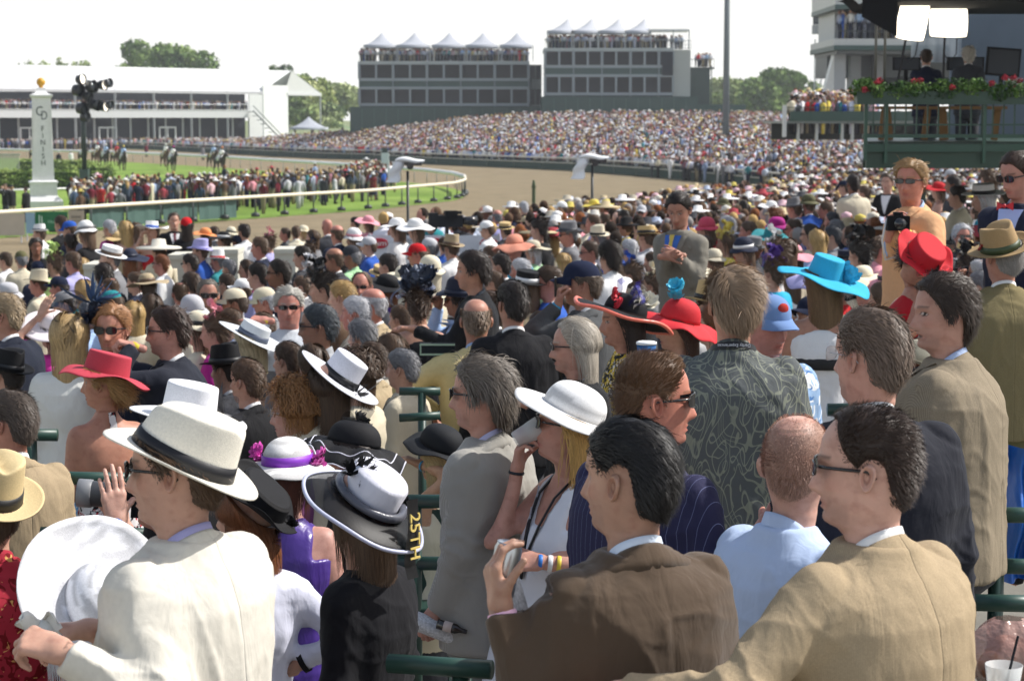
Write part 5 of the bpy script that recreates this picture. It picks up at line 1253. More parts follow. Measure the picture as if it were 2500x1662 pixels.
for i in range(9): b.box((X2(1627+7*i), -.1, Z2(110)), (.04, .04, Z2(98)-Z2(121)))
for xx in (1640, 1678): b.box((X2(xx), 0, (Z2(74)+Z2(121))/2), (.12, .12, Z2(74)-Z2(121)))
b.obj('end_railing', 'paint', '8f989a', s2)
an = at('stair_tower', 'dark green stair tower with an open platform right of the suites', 'building', 1710, 300, 262)
b = B(); b.box((0, 4, 8.5), (2.6, 5, 5.6)).box((.2, 4, 11.4), (3.3, 5.4, .2)); b.obj('tower_wall', 'paint', '2b3f3c', an)
b = B(); b.box((1.5, 1.6, 7.2), (.12, .12, 9.0)); b.obj('corner_post', 'paint', '3a4a46', an)
b = B(); b.box((0.2, 1.4, 12.5), (3.3, .06, .08)); [b.box((-1.4+.4*i, 1.4, 12.), (.04, .04, 1.0)) for i in range(9)]; b.obj('railing', 'paint', '4a5654', an)
b = B(); b.box((0, 3, 4), (8.6, 8, 5.2)); o = b.obj('green_annex_wall', 'paint', '35504b'); o.location = (P(1737, 300, 264).x, 264, .2); tag(o, 'low dark green wall at the foot of the stair tower', 'wall')
for (x, lab) in ((754, 'small white peaked tent at the back of the distant crowd'),):
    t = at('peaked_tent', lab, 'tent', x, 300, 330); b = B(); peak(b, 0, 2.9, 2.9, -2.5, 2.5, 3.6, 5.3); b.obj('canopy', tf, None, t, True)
    for dx, dy in ((-2.8, -2.4), (2.8, -2.4), (2.8, 2.4), (-2.8, 2.4)): B().tube([(dx, dy, 0), (dx, dy, 3.5)], .06, 5).obj('tent_pole', 'paint', 'c0c4c4', t)
b = B(); b.grid(lambda u, v: ((u-.5)*6, 2*v, 3.1+.9*math.sin(u*math.pi)), 12, 2); b.box((0, 1, 1.5), (5.5, 1.8, 3.0)); o = b.obj('green_canopy', 'matte', '3f8a5c'); o.location = (P(820, 300, 320).x, 320, 0); tag(o, 'low green arched canopy left of the dark green suites', 'canopy')
# tall light pole, camera tower
o = B().tube([(0, 0, 0), (0, 0, 24)], [.33, .22], 12).obj('light_pole', 'paint', '6c7478', smooth=True); q = P(1772, 300, 190); o.location = (q.x, 190, 0); tag(o, 'tall grey steel light pole rising out of the top of the frame', 'light pole')
cm_ = at('camera_tower', 'lattice camera tower with a boxed platform standing against the white sky', 'tower', 1995, 300, 220)
b = B()
for sx_ in (-.35, .35):
    for sy in (-.35, .35): b.tube([(sx_, sy, 0), (sx_, sy, 13.4)], .04, 5)
for i in range(22): z = .6*i; b.tube([(-.35, -.35, z), (.35, -.35, z+.6)], .025, 4).tube([(.35, -.35, z), (-.35, -.35, z)], .025, 4)
b.obj('lattice_mast', 'paint', 'b4b8b8', cm_)
b = B(); b.box((0, 0, 14.4), (1.3, 1.1, .95)); b.obj('platform_box', 'paint', '8f9394', cm_); b = B(); b.box((.35, 0, 15.3), (.6, 1.1, .9)).box((-.3, -.1, 15.35), (.6, .6, .85)).box((0, 0, 15.8), (1.5, 1.2, .06)); b.obj('camera_box', 'matte', '54585a', cm_)
# ---------------------------------------------------------------- right grandstand
gs = at('grandstand', 'pale grandstand with stacked balconies and flared columns at the upper right', 'grandstand', 2100, 300, 130); gx = gs.location.x
XX = lambda px: (px-1250)/FPX*130-gx; ZZ = lambda y: P(1250, y, 130).z
def gb(nm, xa, xb_, ya, yb, col, y0=0, y1=8, mat='paint'): B().box(((XX(xa)+XX(xb_))/2, (y0+y1)/2, (ZZ(ya)+ZZ(yb))/2), (XX(xb_)-XX(xa), y1-y0, ZZ(ya)-ZZ(yb))).obj(nm, mat, col, gs)
gb('upper_balcony', 2018, 2600, -40, 16, 'c2c4c2', -2, 8); gb('upper_trim', 2017, 2600, 16.2, 27, '3a5450', -2.1, 8)
gb('wall', 2036, 2600, 27, 98, 'b0b4b6', 1.2, 8); gb('doorway', 2078, 2104, 45, 96, '384048', 1.1, 1.19); gb('balcony', 2016, 2600, 98, 114, 'c2c4c2', -2, 8); gb('balcony_trim', 2015, 2600, 114.2, 126, '3a5450', -2.1, 8)
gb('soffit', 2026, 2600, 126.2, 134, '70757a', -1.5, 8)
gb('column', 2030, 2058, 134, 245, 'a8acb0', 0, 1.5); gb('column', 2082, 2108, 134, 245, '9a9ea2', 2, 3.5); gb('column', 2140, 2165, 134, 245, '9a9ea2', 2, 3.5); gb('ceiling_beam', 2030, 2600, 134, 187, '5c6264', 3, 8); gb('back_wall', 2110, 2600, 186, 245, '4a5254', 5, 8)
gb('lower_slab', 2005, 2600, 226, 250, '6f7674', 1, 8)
b = B(); b.add([(XX(2030), 0, ZZ(134)), (XX(2003), 0, ZZ(240)), (XX(2030), 0, ZZ(240)), (XX(2030), 1.2, ZZ(134)), (XX(2003), 1.2, ZZ(240)), (XX(2030), 1.2, ZZ(240))], [(0, 1, 2), (5, 4, 3), (0, 3, 4, 1)]); b.obj('flared_column', 'paint', 'd8dad8', gs)
b = B()
for i in range(40): b.box((XX(2036)+i*.35, -1.8, ZZ(90)), (.04, .04, 1.0))
b.box((XX(2036)+7, -1.8, ZZ(80)), (14.4, .06, .08)); b.obj('railing', 'paint', '30363a', gs)
bl = at('balcony_stand', 'lower green fronted balcony on white columns packed with people, left of the television platform', 'balcony', 2010, 300, 98); bxx = bl.location.x
BX = lambda px: (px-1250)/FPX*98-bxx; BZ = lambda y: P(1250, y, 98).z
def bb_(nm, xa, xb_, ya, yb, col, y0=0, y1=6, mat='paint'): B().box(((BX(xa)+BX(xb_))/2, (y0+y1)/2, (BZ(ya)+BZ(yb))/2), (BX(xb_)-BX(xa), y1-y0, BZ(ya)-BZ(yb))).obj(nm, mat, col, bl)
bb_('front_panel', 1925, 2600, 272, 296, '2e4c42', -.1, .1); bb_('floor_slab', 1915, 2600, 296.2, 302, '7c8480', 0, 9); bb_('end_post', 1908, 1916, 257, 335, 'd4d6d2', -.1, .3)
for x in (1948, 1993, 2055, 2080): bb_('column', x-3, x+3, 302.5, 345, 'c4c8c4', .3, .6)
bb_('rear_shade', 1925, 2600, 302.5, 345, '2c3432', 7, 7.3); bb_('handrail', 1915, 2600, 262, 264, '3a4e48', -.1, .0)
# ---------------------------------------------------------------- television platform
TD = 26.; tp_ = at('television_platform', 'dark green television platform with balustrade and red flower boxes at upper right', 'platform', 2300, 300, TD); tx = tp_.location.x
TX = lambda px, dd=0: (px-1250)/FPX*(TD+dd)-tx; TZ_ = lambda y, dd=0: P(1250, y, TD+dd).z
def tb(nm, xa, xb_, ya, yb, col, y0=0., y1=.1, mat='paint', bev=0, par=None):
    return B().box(((TX(xa)+TX(xb_))/2, (y0+y1)/2, (TZ_(ya)+TZ_(yb))/2), (TX(xb_)-TX(xa), y1-y0, TZ_(ya)-TZ_(yb))).obj(nm, mat, col, par or tp_)
gc = '2a4a3c'
tb('fascia', 2104, 2760, 352, 371, gc, -.06, .06); tb('lower_fascia', 2112, 2760, 371.5, 411, '264234', 0.0, .12); b = B(); zt_, zb_ = TZ_(346), TZ_(411); FLP = [(TX(2108), .13), (TX(2760), .13), (TX(2760, 7), 7.), (TX(2112, 7), 7.)]
b.add([(x, y, zb_) for x, y in FLP]+[(x, y, zt_) for x, y in FLP], [(3, 2, 1, 0), (4, 5, 6, 7), (0, 1, 5, 4), (1, 2, 6, 5), (2, 3, 7, 6), (3, 0, 4, 7)]); b.obj('floor', 'paint', '30463c', tp_)
tb('handrail', 2104, 2760, 247, 255, gc, -.03, .05); tb('mid_rail', 2108, 2760, 303, 307, gc, -.01, .03); tb('bottom_rail', 2102, 2760, 328, 337, gc, -.04, .05)
b = B()
for i in range(24): xx = TX(2127+26.4*i); b.box((xx, .01, (TZ_(255)+TZ_(328))/2), (.018, .018, TZ_(255)-TZ_(328)))
b.obj('baluster', 'paint', gc, tp_)
for x in (2107, 2157, 2395, 2620): tb('post', x-4, x+4, 246, 398 if x != 2107 else 392, '2e5040', -.075, -.035)
tb('support_column', 2228, 2270, 411.5, 560, '21382e', .3, .6); tb('support_column', 2560, 2600, 411.5, 560, '21382e', .3, .6)
b = B(); b.box((TX(2480), 1.9, (TZ_(-14))), (2.9, 3.4, .14)); b.obj('canopy_roof', 'matte', '17181a', tp_)
b = B(); b.grid(lambda u, v: (TX(2066)+.45*u, .3+.8*v, TZ_(-6)-.20*u+.03*math.sin(u*9)), 12, 4); b.grid(lambda u, v: (TX(2066)+.2+.45*u, .3, TZ_(-30)-.35*v-.25*v*u), 8, 5); b.obj('black_drape', 'matte', '141416', tp_)
b = B()
def leaf_front(u, v): return (TX(2368)+u*2.2, .3+.1*math.sin(u*14), TZ_(-12)-.16*(.2+u)*v-.02*math.sin(u*22))
b.grid(leaf_front, 24, 4); b.obj('canopy_valance', 'matte', '1b1a1c', tp_)
for x in (2130, 2152): B().tube([(TX(x, .6), .6, TZ_(-30)), (TX(x, .6), .6, TZ_(200))], .018, 8).obj('pipe', 'paint', '6c6a62', tp_, True)
gp = nodes_mat('dusty clear sheet', .25, .5, 'b4bec8', var=(3, .3), trans=.3)
b = B(); b.grid(lambda u, v: (TX(2215, 4.5)+.75*u, 4.5+.03*math.sin(u*15), TZ_(28, 4.5)-.75*v), 30, 6); b.obj('clear_wind_sheet', gp, None, tp_, True)
B().box((TX(2330, 5)+1.2, 5.1, (TZ_(28, 5)+TZ_(340, 5))/2), (2.6, .1, TZ_(28, 5)-TZ_(340, 5))).obj('back_wall', 'matte', '6a7480', tp_)
b = B(); b.box((0, .04, 0), (2.12, .22, .16)); fb = b.obj('planter', 'paint', '2a4436'); fb.location = (tx+TX(2285), TD-.12, TZ_(240)); tag(fb, 'long flower box of red geraniums along the television platform handrail', 'flower box')
g = random.Random(5); cen = [(-1.05+2.1*i/26, 0+g.uniform(-.05, .05), .08+g.uniform(-.02, .06)) for i in range(27)]; V, F, Cc = leafcloud(cen, [(.10, .13, .12)]*27, 5200, .022, ('26401c', '34541f', '4c6c2c', '6c8844'), 5)
obj('foliage', mkmesh('foliage', V, F, False, Cc, 'Own', 'leaf2'), fb)
for i in range(13):
    c0 = (g.uniform(-1.0, 1.05), g.uniform(-.14, .0), .17+g.uniform(-.10, .09)); V, F, Cc = leafcloud([c0], [(.04, .04, .032)], 90, .014, ('7c1424', '981c30', 'b03040'), 40+i); obj('blossom', mkmesh('blossom', V, F, False, Cc, 'Own', 'leaf2'), fb)
EM = nodes_mat('lit diffuser', .5, .3, 'fff8ea', emit=('fff3dc', 3.0))
def softbox(x0, x1, y0, y1, tilt, rollv, lab, dd=1.6):
    t = at('softbox', lab, 'studio light', (x0+x1)/2, (y0+y1)/2, TD+dd); t.location.z = P(1250, (y0+y1)/2, TD+dd).z; w_ = (x1-x0)/FPX*(TD+dd); h = (y1-y0)/FPX*(TD+dd)
    b = B(); b.grid(lambda u, v: ((u-.5)*w_*(1-.06*abs(2*v-1)**3), -.03*math.sin(math.pi*u)*math.sin(math.pi*v), (v-.5)*h*(1-.06*abs(2*u-1)**3)), 12, 12); b.obj('diffuser', EM, None, t, True)
    b = B(); V = [(-w_/2, .01, -h/2), (w_/2, .01, -h/2), (w_/2, .01, h/2), (-w_/2, .01, h/2), (-.06, .25, -.06), (.06, .25, -.06), (.06, .25, .06), (-.06, .25, .06)]
    b.add(V, [(0, 1, 5, 4), (1, 2, 6, 5), (2, 3, 7, 6), (3, 0, 4, 7), (4, 5, 6, 7)]); b.obj('housing', 'matte', '1a1a1c', t)
    b = B(); b.tube([(0, .2, 0), (0, .25, -h/2-.15), (0, .25, -h/2-.9)], .016, 6).tube([(0, .25, -h/2-.2), (.07, .2, -h/2-.32), (.16, .2, -h/2-.2), (.15, .15, 0)], .008, 5); b.obj('light_stand', 'matte', '3a3a3c', t); t.rotation_euler = (R_(tilt), R_(rollv), 0)
softbox(2192, 2264, 2, 98, 8, 8, 'tall bright softbox light, the left one of the two above the platform', 1.5)
softbox(2270, 2362, 20, 91, -4, 1, 'wide bright softbox light above the grey haired presenter', 2.2)
def monitor(x0, x1, y0, y1, dd, lab, rz=0):
    t = at('monitor', lab, 'monitor', (x0+x1)/2, (y0+y1)/2, TD+dd); t.location.z = P(1250, (y0+y1)/2, TD+dd).z; w_, h = (x1-x0)/FPX*(TD+dd), (y1-y0)/FPX*(TD+dd); t.rotation_euler = (0, R_(rz), 0)
    B().box((0, 0, 0), (w_, .06, h)).obj('screen_housing', 'matte', '1c1d20', t); B().box((0, -.032, 0), (w_*.88, .003, h*.84)).obj('screen', 'glasswin', '2c3038', t); B().box((0, .03, -h/2-.12), (.05, .04, .24)).obj('stand', 'matte', '1c1d20', t)
monitor(2180, 2246, 141, 172, 2.4, 'thin black monitor left of the navy suited presenter')
monitor(2312, 2402, 140, 172, 4.2, 'black monitor in front of the grey haired presenter')
monitor(2408, 2490, 118, 186, 2.2, 'largest black monitor at the right end of the platform', 4)
b = B()
for i, (x, w_) in enumerate(((2150, 14), (2166, 12), (2255, 16), (2296, 22), (2425, 16))): b.box((TX(x, 1.6), 1.6, TZ_(305)), (w_/190, .05, .42), 0, 0, .1*(-1)**i)
b.box((TX(2290, 1.7), 1.7, TZ_(262)), (1.7, .4, .04)); o = b.obj('wooden_desk', 'matte', '7d5c38'); o.location = (tx, TD, 0); tag(o, 'orange brown wooden desk on the platform behind the balustrade', 'desk')
b = B(); b.box((0, 0, 0), (.16, .1, .12)).box((0, -.02, -.1), (.2, .08, .07)); o = b.obj('script_papers', 'matte', 'd8d0d0'); o.location = (tx+TX(2470, 1), TD+1, TZ_(200)); tag(o, 'pale stack of papers at the right end of the platform desk', 'papers')
# ---------------------------------------------------------------- camera posts, banner, barriers, stakes
def wrapped(x, yt, yb, d, lab, w_=.52, post='1e2426', flip=1):
    t = at('speaker_post', lab, 'camera post', x, yt, d); zt = P(x, yt, d).z; k = 5000/d; zf_ = floorz(d); t.location.z = zf_
    B().tube([(0, 0, 0), (0, 0, zt-zf_-.18)], .024*d/36, 10).obj('post', 'paint', post, t, True); g = random.Random(int(x)); z0 = zt-zf_
    b = B(); sc = d/36.
    def wrap(u, v):
        a = u*2*math.pi; r = (.085+.03*math.sin(a*3+v*4)*.4+.02*math.sin(v*9+a))*(1+.2*v); return ((-.17+.18*v*0+r*math.cos(a)*1.1-.10*v)*sc, r*math.sin(a)*sc, (-.02-.36*v)*sc+z0)
    b.grid(wrap, 20, 9, True)
    def top(u, v):
        a = u*2*math.pi; s_ = math.sin(math.pi*min(.99, max(.01, v)))**.35; return ((-.22+.52*v)*sc, (.09*math.cos(a)*s_)*sc, z0+(.0+.05*math.sin(a)*s_+.02*math.sin(v*6))*sc)
    b.grid(top, 16, 12, True); b.obj('white_wrap', 'cloth', 'e4e6e8', t, True)
    b = B(); b.tube([(.05*sc, -.02, z0-.10*sc), (.05*sc, -.14*sc, z0-.10*sc)], .06*sc, 12).box((.10*sc, 0, z0-.06*sc), (.3*sc, .12*sc, .06*sc)); b.obj('camera_head', 'gloss', '22242a', t)
wrapped(995, 392, 600, 35, 'nearer tall black post with a white wrapped camera on top')
wrapped(1446, 384, 480, 50, 'farther black post with a white wrapped camera on top, beside the dirt track')
for (x, yt, d, col, r, lab) in ((1303, 440, 47, '4c5a3c', .042, 'plain olive green stake standing between the two camera posts'), (1748, 408, 76, '2c3630', .035, 'thin dark stake near the right end of the outer rail')):
    q = P(x, yt, d); zf_ = floorz(d); b = B(); b.tube([(0, 0, 0), (0, 0, q.z-zf_-.1), (0, 0, q.z-zf_)], [r, r, r*.5], 8); b.box((0, 0, q.z-zf_-.15), (r*2.5, r*2.5, .03)); o = b.obj('stake', 'paint', col); o.location = (q.x, d, zf_); tag(o, lab, 'stake')
q = P(940, 376, 150); b = B(); b.box((0, 0, .75), (.55, .3, 1.15)).box((.22, 0, .6), (.12, .32, 1.3)); o = b.obj('marker_board', 'paint', 'c9d4da'); o.location = (q.x, 150, 1.2); B().box((0, 0, 1.5), (.4, .2, .35)).box((0, 0, -.6), (.08, .08, 1.5)).obj('marker_top', 'paint', '3c4a48', o); tag(o, 'pale upright marker board on the far side of the infield bend', 'marker')
bn = at('banner', 'white banner with red oval emblems hung in front of the track crowd', 'banner', 1060, 600, 33.5); bz = P(1060, 600, 33.5).z; bn.location.z = floorz(33.5)
b = B(); b.grid(lambda u, v: ((u-.5)*2.15, .012*math.sin(u*18), bz-floorz(33.5)-.17+.34*v), 30, 4); b.grid(lambda u, v: ((.5-u)*2.15, .012*math.sin((1-u)*18)+.01, bz-floorz(33.5)-.17+.34*v), 30, 4); b.obj('banner_sheet', 'cloth', 'd8dce4', bn, True)
for sx_ in (-1.06, 1.06): B().tube([(sx_, .03, 0), (sx_, .03, bz-floorz(33.5)+.2)], .02, 6).obj('banner_post', 'paint', 'silver', bn)
for x in (926, 1064, 1194):
    b = B(); b.ball((0, 0, 0), (.155, .008, .085), 20, 10); e = b.obj('emblem', 'matte', 'b83040', bn, True); e.location = ((x-1060)/FPX*33.5, -.02, bz-floorz(33.5)+.04); put_text('Yum!', .13, e, Matrix.Translation((0, -.010, 0)) @ UPR, 'white', sx=1.2)
put_text('KENTUCKY', .055, bn, Matrix.Translation(((991-1060)/FPX*33.5, -.022, bz-floorz(33.5)+.09)) @ UPR, '30343c'); put_text('DERBY', .07, bn, Matrix.Translation(((991-1060)/FPX*33.5, -.022, bz-floorz(33.5)+.03)) @ UPR, '30343c')
for (x0, x1, yt, d, lab) in ((203, 244, 645, 24, 'short white concrete barrier behind the man in the lilac shirt'), (410, 462, 622, 26, 'white concrete barrier left of the tall box shaped one'), (508, 582, 609, 28, 'widest white concrete barrier with a grey end face in front of the track'), (668, 722, 608, 28, 'white concrete barrier farthest right along the front of the apron')):
    a, c_ = P(x0, yt, d), P(x1, yt, d); zf_ = floorz(d); w_ = c_.x-a.x; h = a.z-zf_; b = B(); b.box((0, .3, h/2-.03), (w_*.96, .6, h-.06)).box((0, .3, h-.03), (w_, .66, .06)); o = b.obj('barrier', 'matte', 'c8c5b8'); o.location = ((a.x+c_.x)/2, d, zf_); tag(o, lab, 'barrier', 'white barriers along the apron')
# ---------------------------------------------------------------- green box rails between the people
def boxrail(segs, lab, r=.024, posts=()):
    o = None
    for (x0, y0, d0, x1, y1, d1) in segs:
        a, c_ = P(x0, y0, d0), P(x1, y1, d1); b = B(); b.tube([a, c_], r, 12)
        if o is None: o = b.obj('box_rail', 'paint', '24433a', smooth=True); tag(o, lab, 'railing', 'green pipe rails dividing the boxes')
        else: b.obj('pipe', 'paint', '24433a', o, True)
    for (x, yt, d) in posts: q = P(x, yt, d); b = B(); b.tube([(q.x, q.y, floorz(d)), tuple(q)], r, 10); b.obj('post', 'paint', '203c34', o, True)
    return o
boxrail([(950, 1618, 5.7, 1200, 1634, 5.6)], 'green pipe rail low between black jacketed woman and brown suited man', .028, [(1128, 1630, 5.65)])
boxrail([(960, 1224, 7.9, 1330, 1222, 7.9), (940, 1374, 7.9, 1330, 1376, 7.9), (940, 1500, 7.9, 1330, 1502, 7.9)], 'green pipe rails behind the grey suited man', .028, [(1012, 1224, 7.9)])
boxrail([(975, 955, 9.8, 1075, 955, 9.8), (975, 1020, 9.6, 1075, 1014, 9.6)], 'green pipe rails beside the yellow jacket', .02, [(1030, 955, 9.8)])
boxrail([(1720, 1428, 5.6, 1890, 1434, 5.5), (1720, 1560, 5.6, 1890, 1566, 5.5)], 'green pipe rail between brown suit and pale blue shirt', .028)
boxrail([(2425, 1256, 7.0, 2560, 1258, 7.0), (2425, 1380, 7.0, 2560, 1384, 7.0), (2380, 1470, 6.4, 2560, 1474, 6.4)], 'stacked green pipe rails at the right edge of the picture', .028, [(2436, 1256, 7.0)])
boxrail([(60, 1164, 8.4, 330, 1170, 8.4), (100, 1302, 7.9, 420, 1306, 7.9), (-40, 1060, 9.2, 140, 1062, 9.2)], 'green pipe rails at left beside the seat backs', .028, [(75, 1060, 9.2)])
boxrail([(2020, 1000, 8.6, 2200, 1000, 8.6), (1450, 1310, 8.6, 1500, 1310, 8.6)], 'short green pipe rail behind the bespectacled man', .028)
for (x, y, d, lab) in ((155, 1230, 8.2, 'dark green folding seat back beneath the left rail'), (195, 1225, 8.6, 'second dark green folding seat back, nearer the floral skirt'), (1000, 1060, 9.2, 'dark green folding seat below the yellow jacket')):
    t = at('folding_seat', lab, 'seat', x, y, d); t.location.z = floorz(d); b = B(); b.grid(lambda u, v: ((u-.5)*.44*(1-.25*v*v), .03*math.cos((u-.5)*3), .45+.42*v), 10, 8); b.grid(lambda u, v: ((.5-u)*.44*(1-.25*v*v), .03*math.cos((u-.5)*3)+.015, .45+.42*v), 10, 8); b.obj('backrest', 'paint', '1f3a33', t, True)
    B().box((0, -.2, .44), (.42, .40, .03)).obj('seat', 'paint', '1f3a33', t); b = B(); [b.tube([(sx_*.19, sy, 0), (sx_*.19, -.2+(.18 if sy < -.1 else -.18), .43)], .012, 6) for sx_ in (-1, 1) for sy in (-.38, .02)]; b.obj('frame', 'paint', '30403a', t)
# ============================================================ people in front
p1 = person('man in cream linen jacket and white panama hat, at lower left, holding crumpled paper', 425, 1145, 262, ty=58, hy=84, hair='short', haircol='brown', hat=dict(kind='panama', color='e2ddd0', band='17171c', bw=.064, H_=.118, R=(.097, .125)), hatrot=(25, 2, 0), hatpos=(0, .004, -.018),
  top=('suit', 'd2cdc1', 'linen'), shirt='aaa6d2', glasses='sun', fat=.7, girth=1.12, showfront=False, stubble=.12, low='beige',
  arms={'L': (150, 1590, -.30, 'pinch', (-1, .3, .25), (.1, .5, -1)), 'R': (225, 1535, .02, 'pinch', (-1, -.15, .05), (0, -.2, -1))})
b = B(); b.ball((0, 0, 0), .012, 12, 6); e = b.obj('pin', 'metal', 'c0a060', [c for c in p1['o'].children if c.name.startswith('hat')][0].children[0], True); e.matrix_basis = Matrix.Translation((-.088, .0, .062)) @ Matrix.Diagonal((.4, 1, 1, 1))
p3 = person('man with slick black hair in brown tweed jacket, seen from behind, holding a can', 1530, 1165, 272, ty=30, hy=58, hair='slick', hairkw=dict(thick=.010, L=.040, side=.016), haircol='1c1a1a', top=('suit', '57483a', 'wool'), skin='b5866c', shirt='d4dfee', girth=1.08, fat=.35, eyes=True,
  arms={'L': (1222, 1482, -.13, 'cup', (-.22, .1, 1), (1, .35, .1), (-.5, -.3, -1))}, bracelets=[('L', .02, 'e8b8d0', .02), ('L', .042, 'd8c040', .012)])
p4 = person('man in tan sport coat and slim sunglasses at lower right, arm stretched along the rail', 2110, 1140, 285, ty=42, hy=76, hair='buzz', hairkw=dict(L=.018, thick=.009, rec=.6, side=.0), haircol='3c2e26', top=('suit', '9c8a70', 'tweed'), skin='d8a28c', shirt='white', glasses='slim', fat=.75, girth=1.2, showfront=False,
  arms={'L': (1520, 1690, -.12, 'relaxed', (-1, .1, -.1), (0, 0, -1), (0, -1, -.6))})
p5 = person('bald man in pale blue dress shirt just left of the tan sport coat', 1946, 1132, 236, ty=-55, hy=-22, hair='fringe', haircol='b08c7c', hairkw=dict(L=.004, thick=.0012, bald=.03, N=6500, width=.0005), top=('shirt', 'b4c6e4', 'cloth'), skin='cc9884', fat=.0, girth=1.0)
p6 = person('spiky haired man in navy pinstriped short sleeves and wraparound sunglasses facing right', 1600, 975, 218, ty=-48, hy=-82, hair='crew', haircol='6a4e38', top=('tee', '2c2c48', 'pin'), skin='c87a60', glasses='wrap', fat=.9, girth=1.22, shirt=None,
  arms={'R': (1862, 1300, -.10, 'flat', (.6, .4, .7), (.5, .5, -1), (.2, -.4, -1))})
p7 = person('blonde woman in white dress and white sun hat drinking from a glass', 1382, 1037, 172, lean=-15, ty=118, hy=92, sex='f', hair='wavy', haircol='c09a5c', hat=dict(kind='wide', color='f0efee', bw=.100, wav=(.006, 2), rib=30), hatrot=(17, -4, 0), hatpos=(0, 0, .008), top=('tank', 'dfe1e8', 'cloth'), low='dfe1e8', skin='c88c76', glasses='sun',
  arms={'R': (1262, 1145, .02, 'cup', (.15, 0, 1), (1, -.3, 0), (-.6, -.4, -1)), 'L': (1318, 1372, -.20, 'relaxed', (-1, 0, .02), (0, .7, -.6), (.8, -.2, -1))}, pitch=8,
  bracelets=[('L', .0, '2c70c0', .014), ('L', .035, 'd8dadc', .016), ('L', .065, 'd8c040', .014), ('R', .012, '20242c', .010)])
p8 = person('man with shaggy greying hair in light grey suit, holding a rolled newspaper and bottle', 1172, 962, 166, ty=62, hy=78, hair='mop', haircol='6e655c', top=('suit', 'a09d96', 'wool'), low='84837e', shirt='c0bede', skin='c68c74', glasses='sun', showfront=False, fat=.3, girth=1.05,
  arms={'L': (1066, 1490, -.12, 'grip', (-.55, -.1, -.8), (.6, .6, -.2), (.3, -.6, -1))})
p10 = person('woman in black jacket and black sheer brimmed hat with silver crown', 876, 1248, 196, ty=62, hy=40, sex='f', hair='bob', haircol='brown', hat=dict(kind='flat', color='15151a', bw=.102, H_=.02, mat='mesh', droop=.035, wav=(.006, 2), trim=[('b8bcd4', 1., .0065)], deco=[('feather', '0c0c10', (-.07, .03, .10), dict(n=26, L=.09, seed=4, spread=1.6)), ('flowers', '141418', (.09, -.02, .05), dict(n=4, r=.035, spread=.03, seed=6))]), hatrot=(26, 14, 0), hatpos=(.0, -.015, .0),
  top=('cardigan', '131318', 'cloth'), low='d8d8dc', lowmat='bwleaf', skin='fair')
h10 = [c for c in p10['o'].children if c.name.startswith('hat')][0]
b = B(); R0, R1 = .088, .108; b.lathe([(.96, .045), (.94, .075), (.98, .13), (.90, .142), (.02, .145)], 32, (0, -.005, 0), R0, R1); b.obj('crown', 'satin', 'cfcfda', h10, True)
b = B(); b.tube([((R0+.012)*math.sin(t), (R1+.012)*math.cos(t)-.005, .062) for t in np.linspace(0, 6.2832, 33)], .014, 8, False); b.obj('hat_band', 'satin', '50525c', h10, True)
iv = p10['Rw'].to_3x3().inverted(); rc = iv @ (P(1006, 1300, p10['d']-.13)-p10['Ch'])-Vector((0, 0, p10['zf'])); RZ = Matrix.Rotation(R_(-10), 4, 'Z')
b = B(); b.grid(lambda u, v: ((u-.5)*.05+.01*math.sin(v*7), .004*math.sin(v*9), .10-.24*v), 4, 12); rb = b.obj('ribbon', 'ribbon', '101014', p10['o'], True, mw=Matrix.Translation(rc) @ RZ)
put_text('25TH', .062, rb, Matrix.Translation((0, -.010, -.01)) @ Matrix.Rotation(R_(90), 4, 'X') @ Matrix.Rotation(R_(-90), 4, 'Z'), 'd8c070')
p9 = person('woman in sleeveless purple top and white openwork hat with violet ribbon', 703, 1158, 156, ty=-8, hy=-20, sex='f', hair='bob', haircol='4a2418', hat=dict(kind='cloche', color='ecebea', band='8a3cc0', bw=.085, H_=.10, rib=22, deco=[('flowers', 'd050b0', (-.10, .03, .04), dict(n=4, r=.04, spread=.04, seed=8)), ('flowers', 'e070c0', (.10, .05, .05), dict(n=4, r=.04, spread=.04, seed=9))]),
  top=('tank', '4a3288', 'satin'), low='4a3288', skin='c89080', girth=1.15)
p11 = person('woman in pale lilac cardigan with black cuffs beside the cream linen jacket', 596, 1258, 180, ty=15, hy=60, sex='f', hair='bob', haircol='auburn', hat=dict(kind='flat', color='121216', bw=.055, H_=.05, rib=26, deco=[('flowers', '1a1a1e', (.06, -.10, .03), dict(n=4, r=.03, spread=.03, seed=10))]), hatrot=(40, 12, 0), hatpos=(0, -.03, .03),
  top=('cardigan', 'd3d5e6', 'cloth'), low='d8d8dc', skin='fair', sleeve=.7, arms={'R': (690, 1640, -.05, 'relaxed', (-1, 0, -.2), (0, 0, -1), (.6, -.3, -1))})
b = B(); A_ = p11['A']['R']; E_, W_ = Vector(A_[1]), Vector(A_[2]); q0 = E_+(W_-E_)*.62; q1 = E_+(W_-E_)*.70; b.tube([q0-Vector((0, 0, p11['zf'])), q1-Vector((0, 0, p11['zf']))], .040, 16, False); b.obj('cuff', 'cloth', '121216', p11['o'], True)
p12 = person('woman photographer in black top, mostly hidden behind the cream jacket, raising a long lens', 405, 1185, 205, ty=88, hy=88, sex='f', hair='short', haircol='dark', top=('cardigan', '121218', 'cloth'), low='black', skin='cf9a84',
  arms={'L': (285, 1275, -.12, 'flat', (-.12, .1, 1), (-.35, .8, .1), (.6, -.3, -1)), 'R': (292, 1262, .10, 'cup', (-.5, 0, .8), (0, -.6, .2))}, bracelets=[('L', .004, '2468b8', .016), ('L', .032, '74b8dc', .018), ('L', .062, 'e0cc40', .014)])
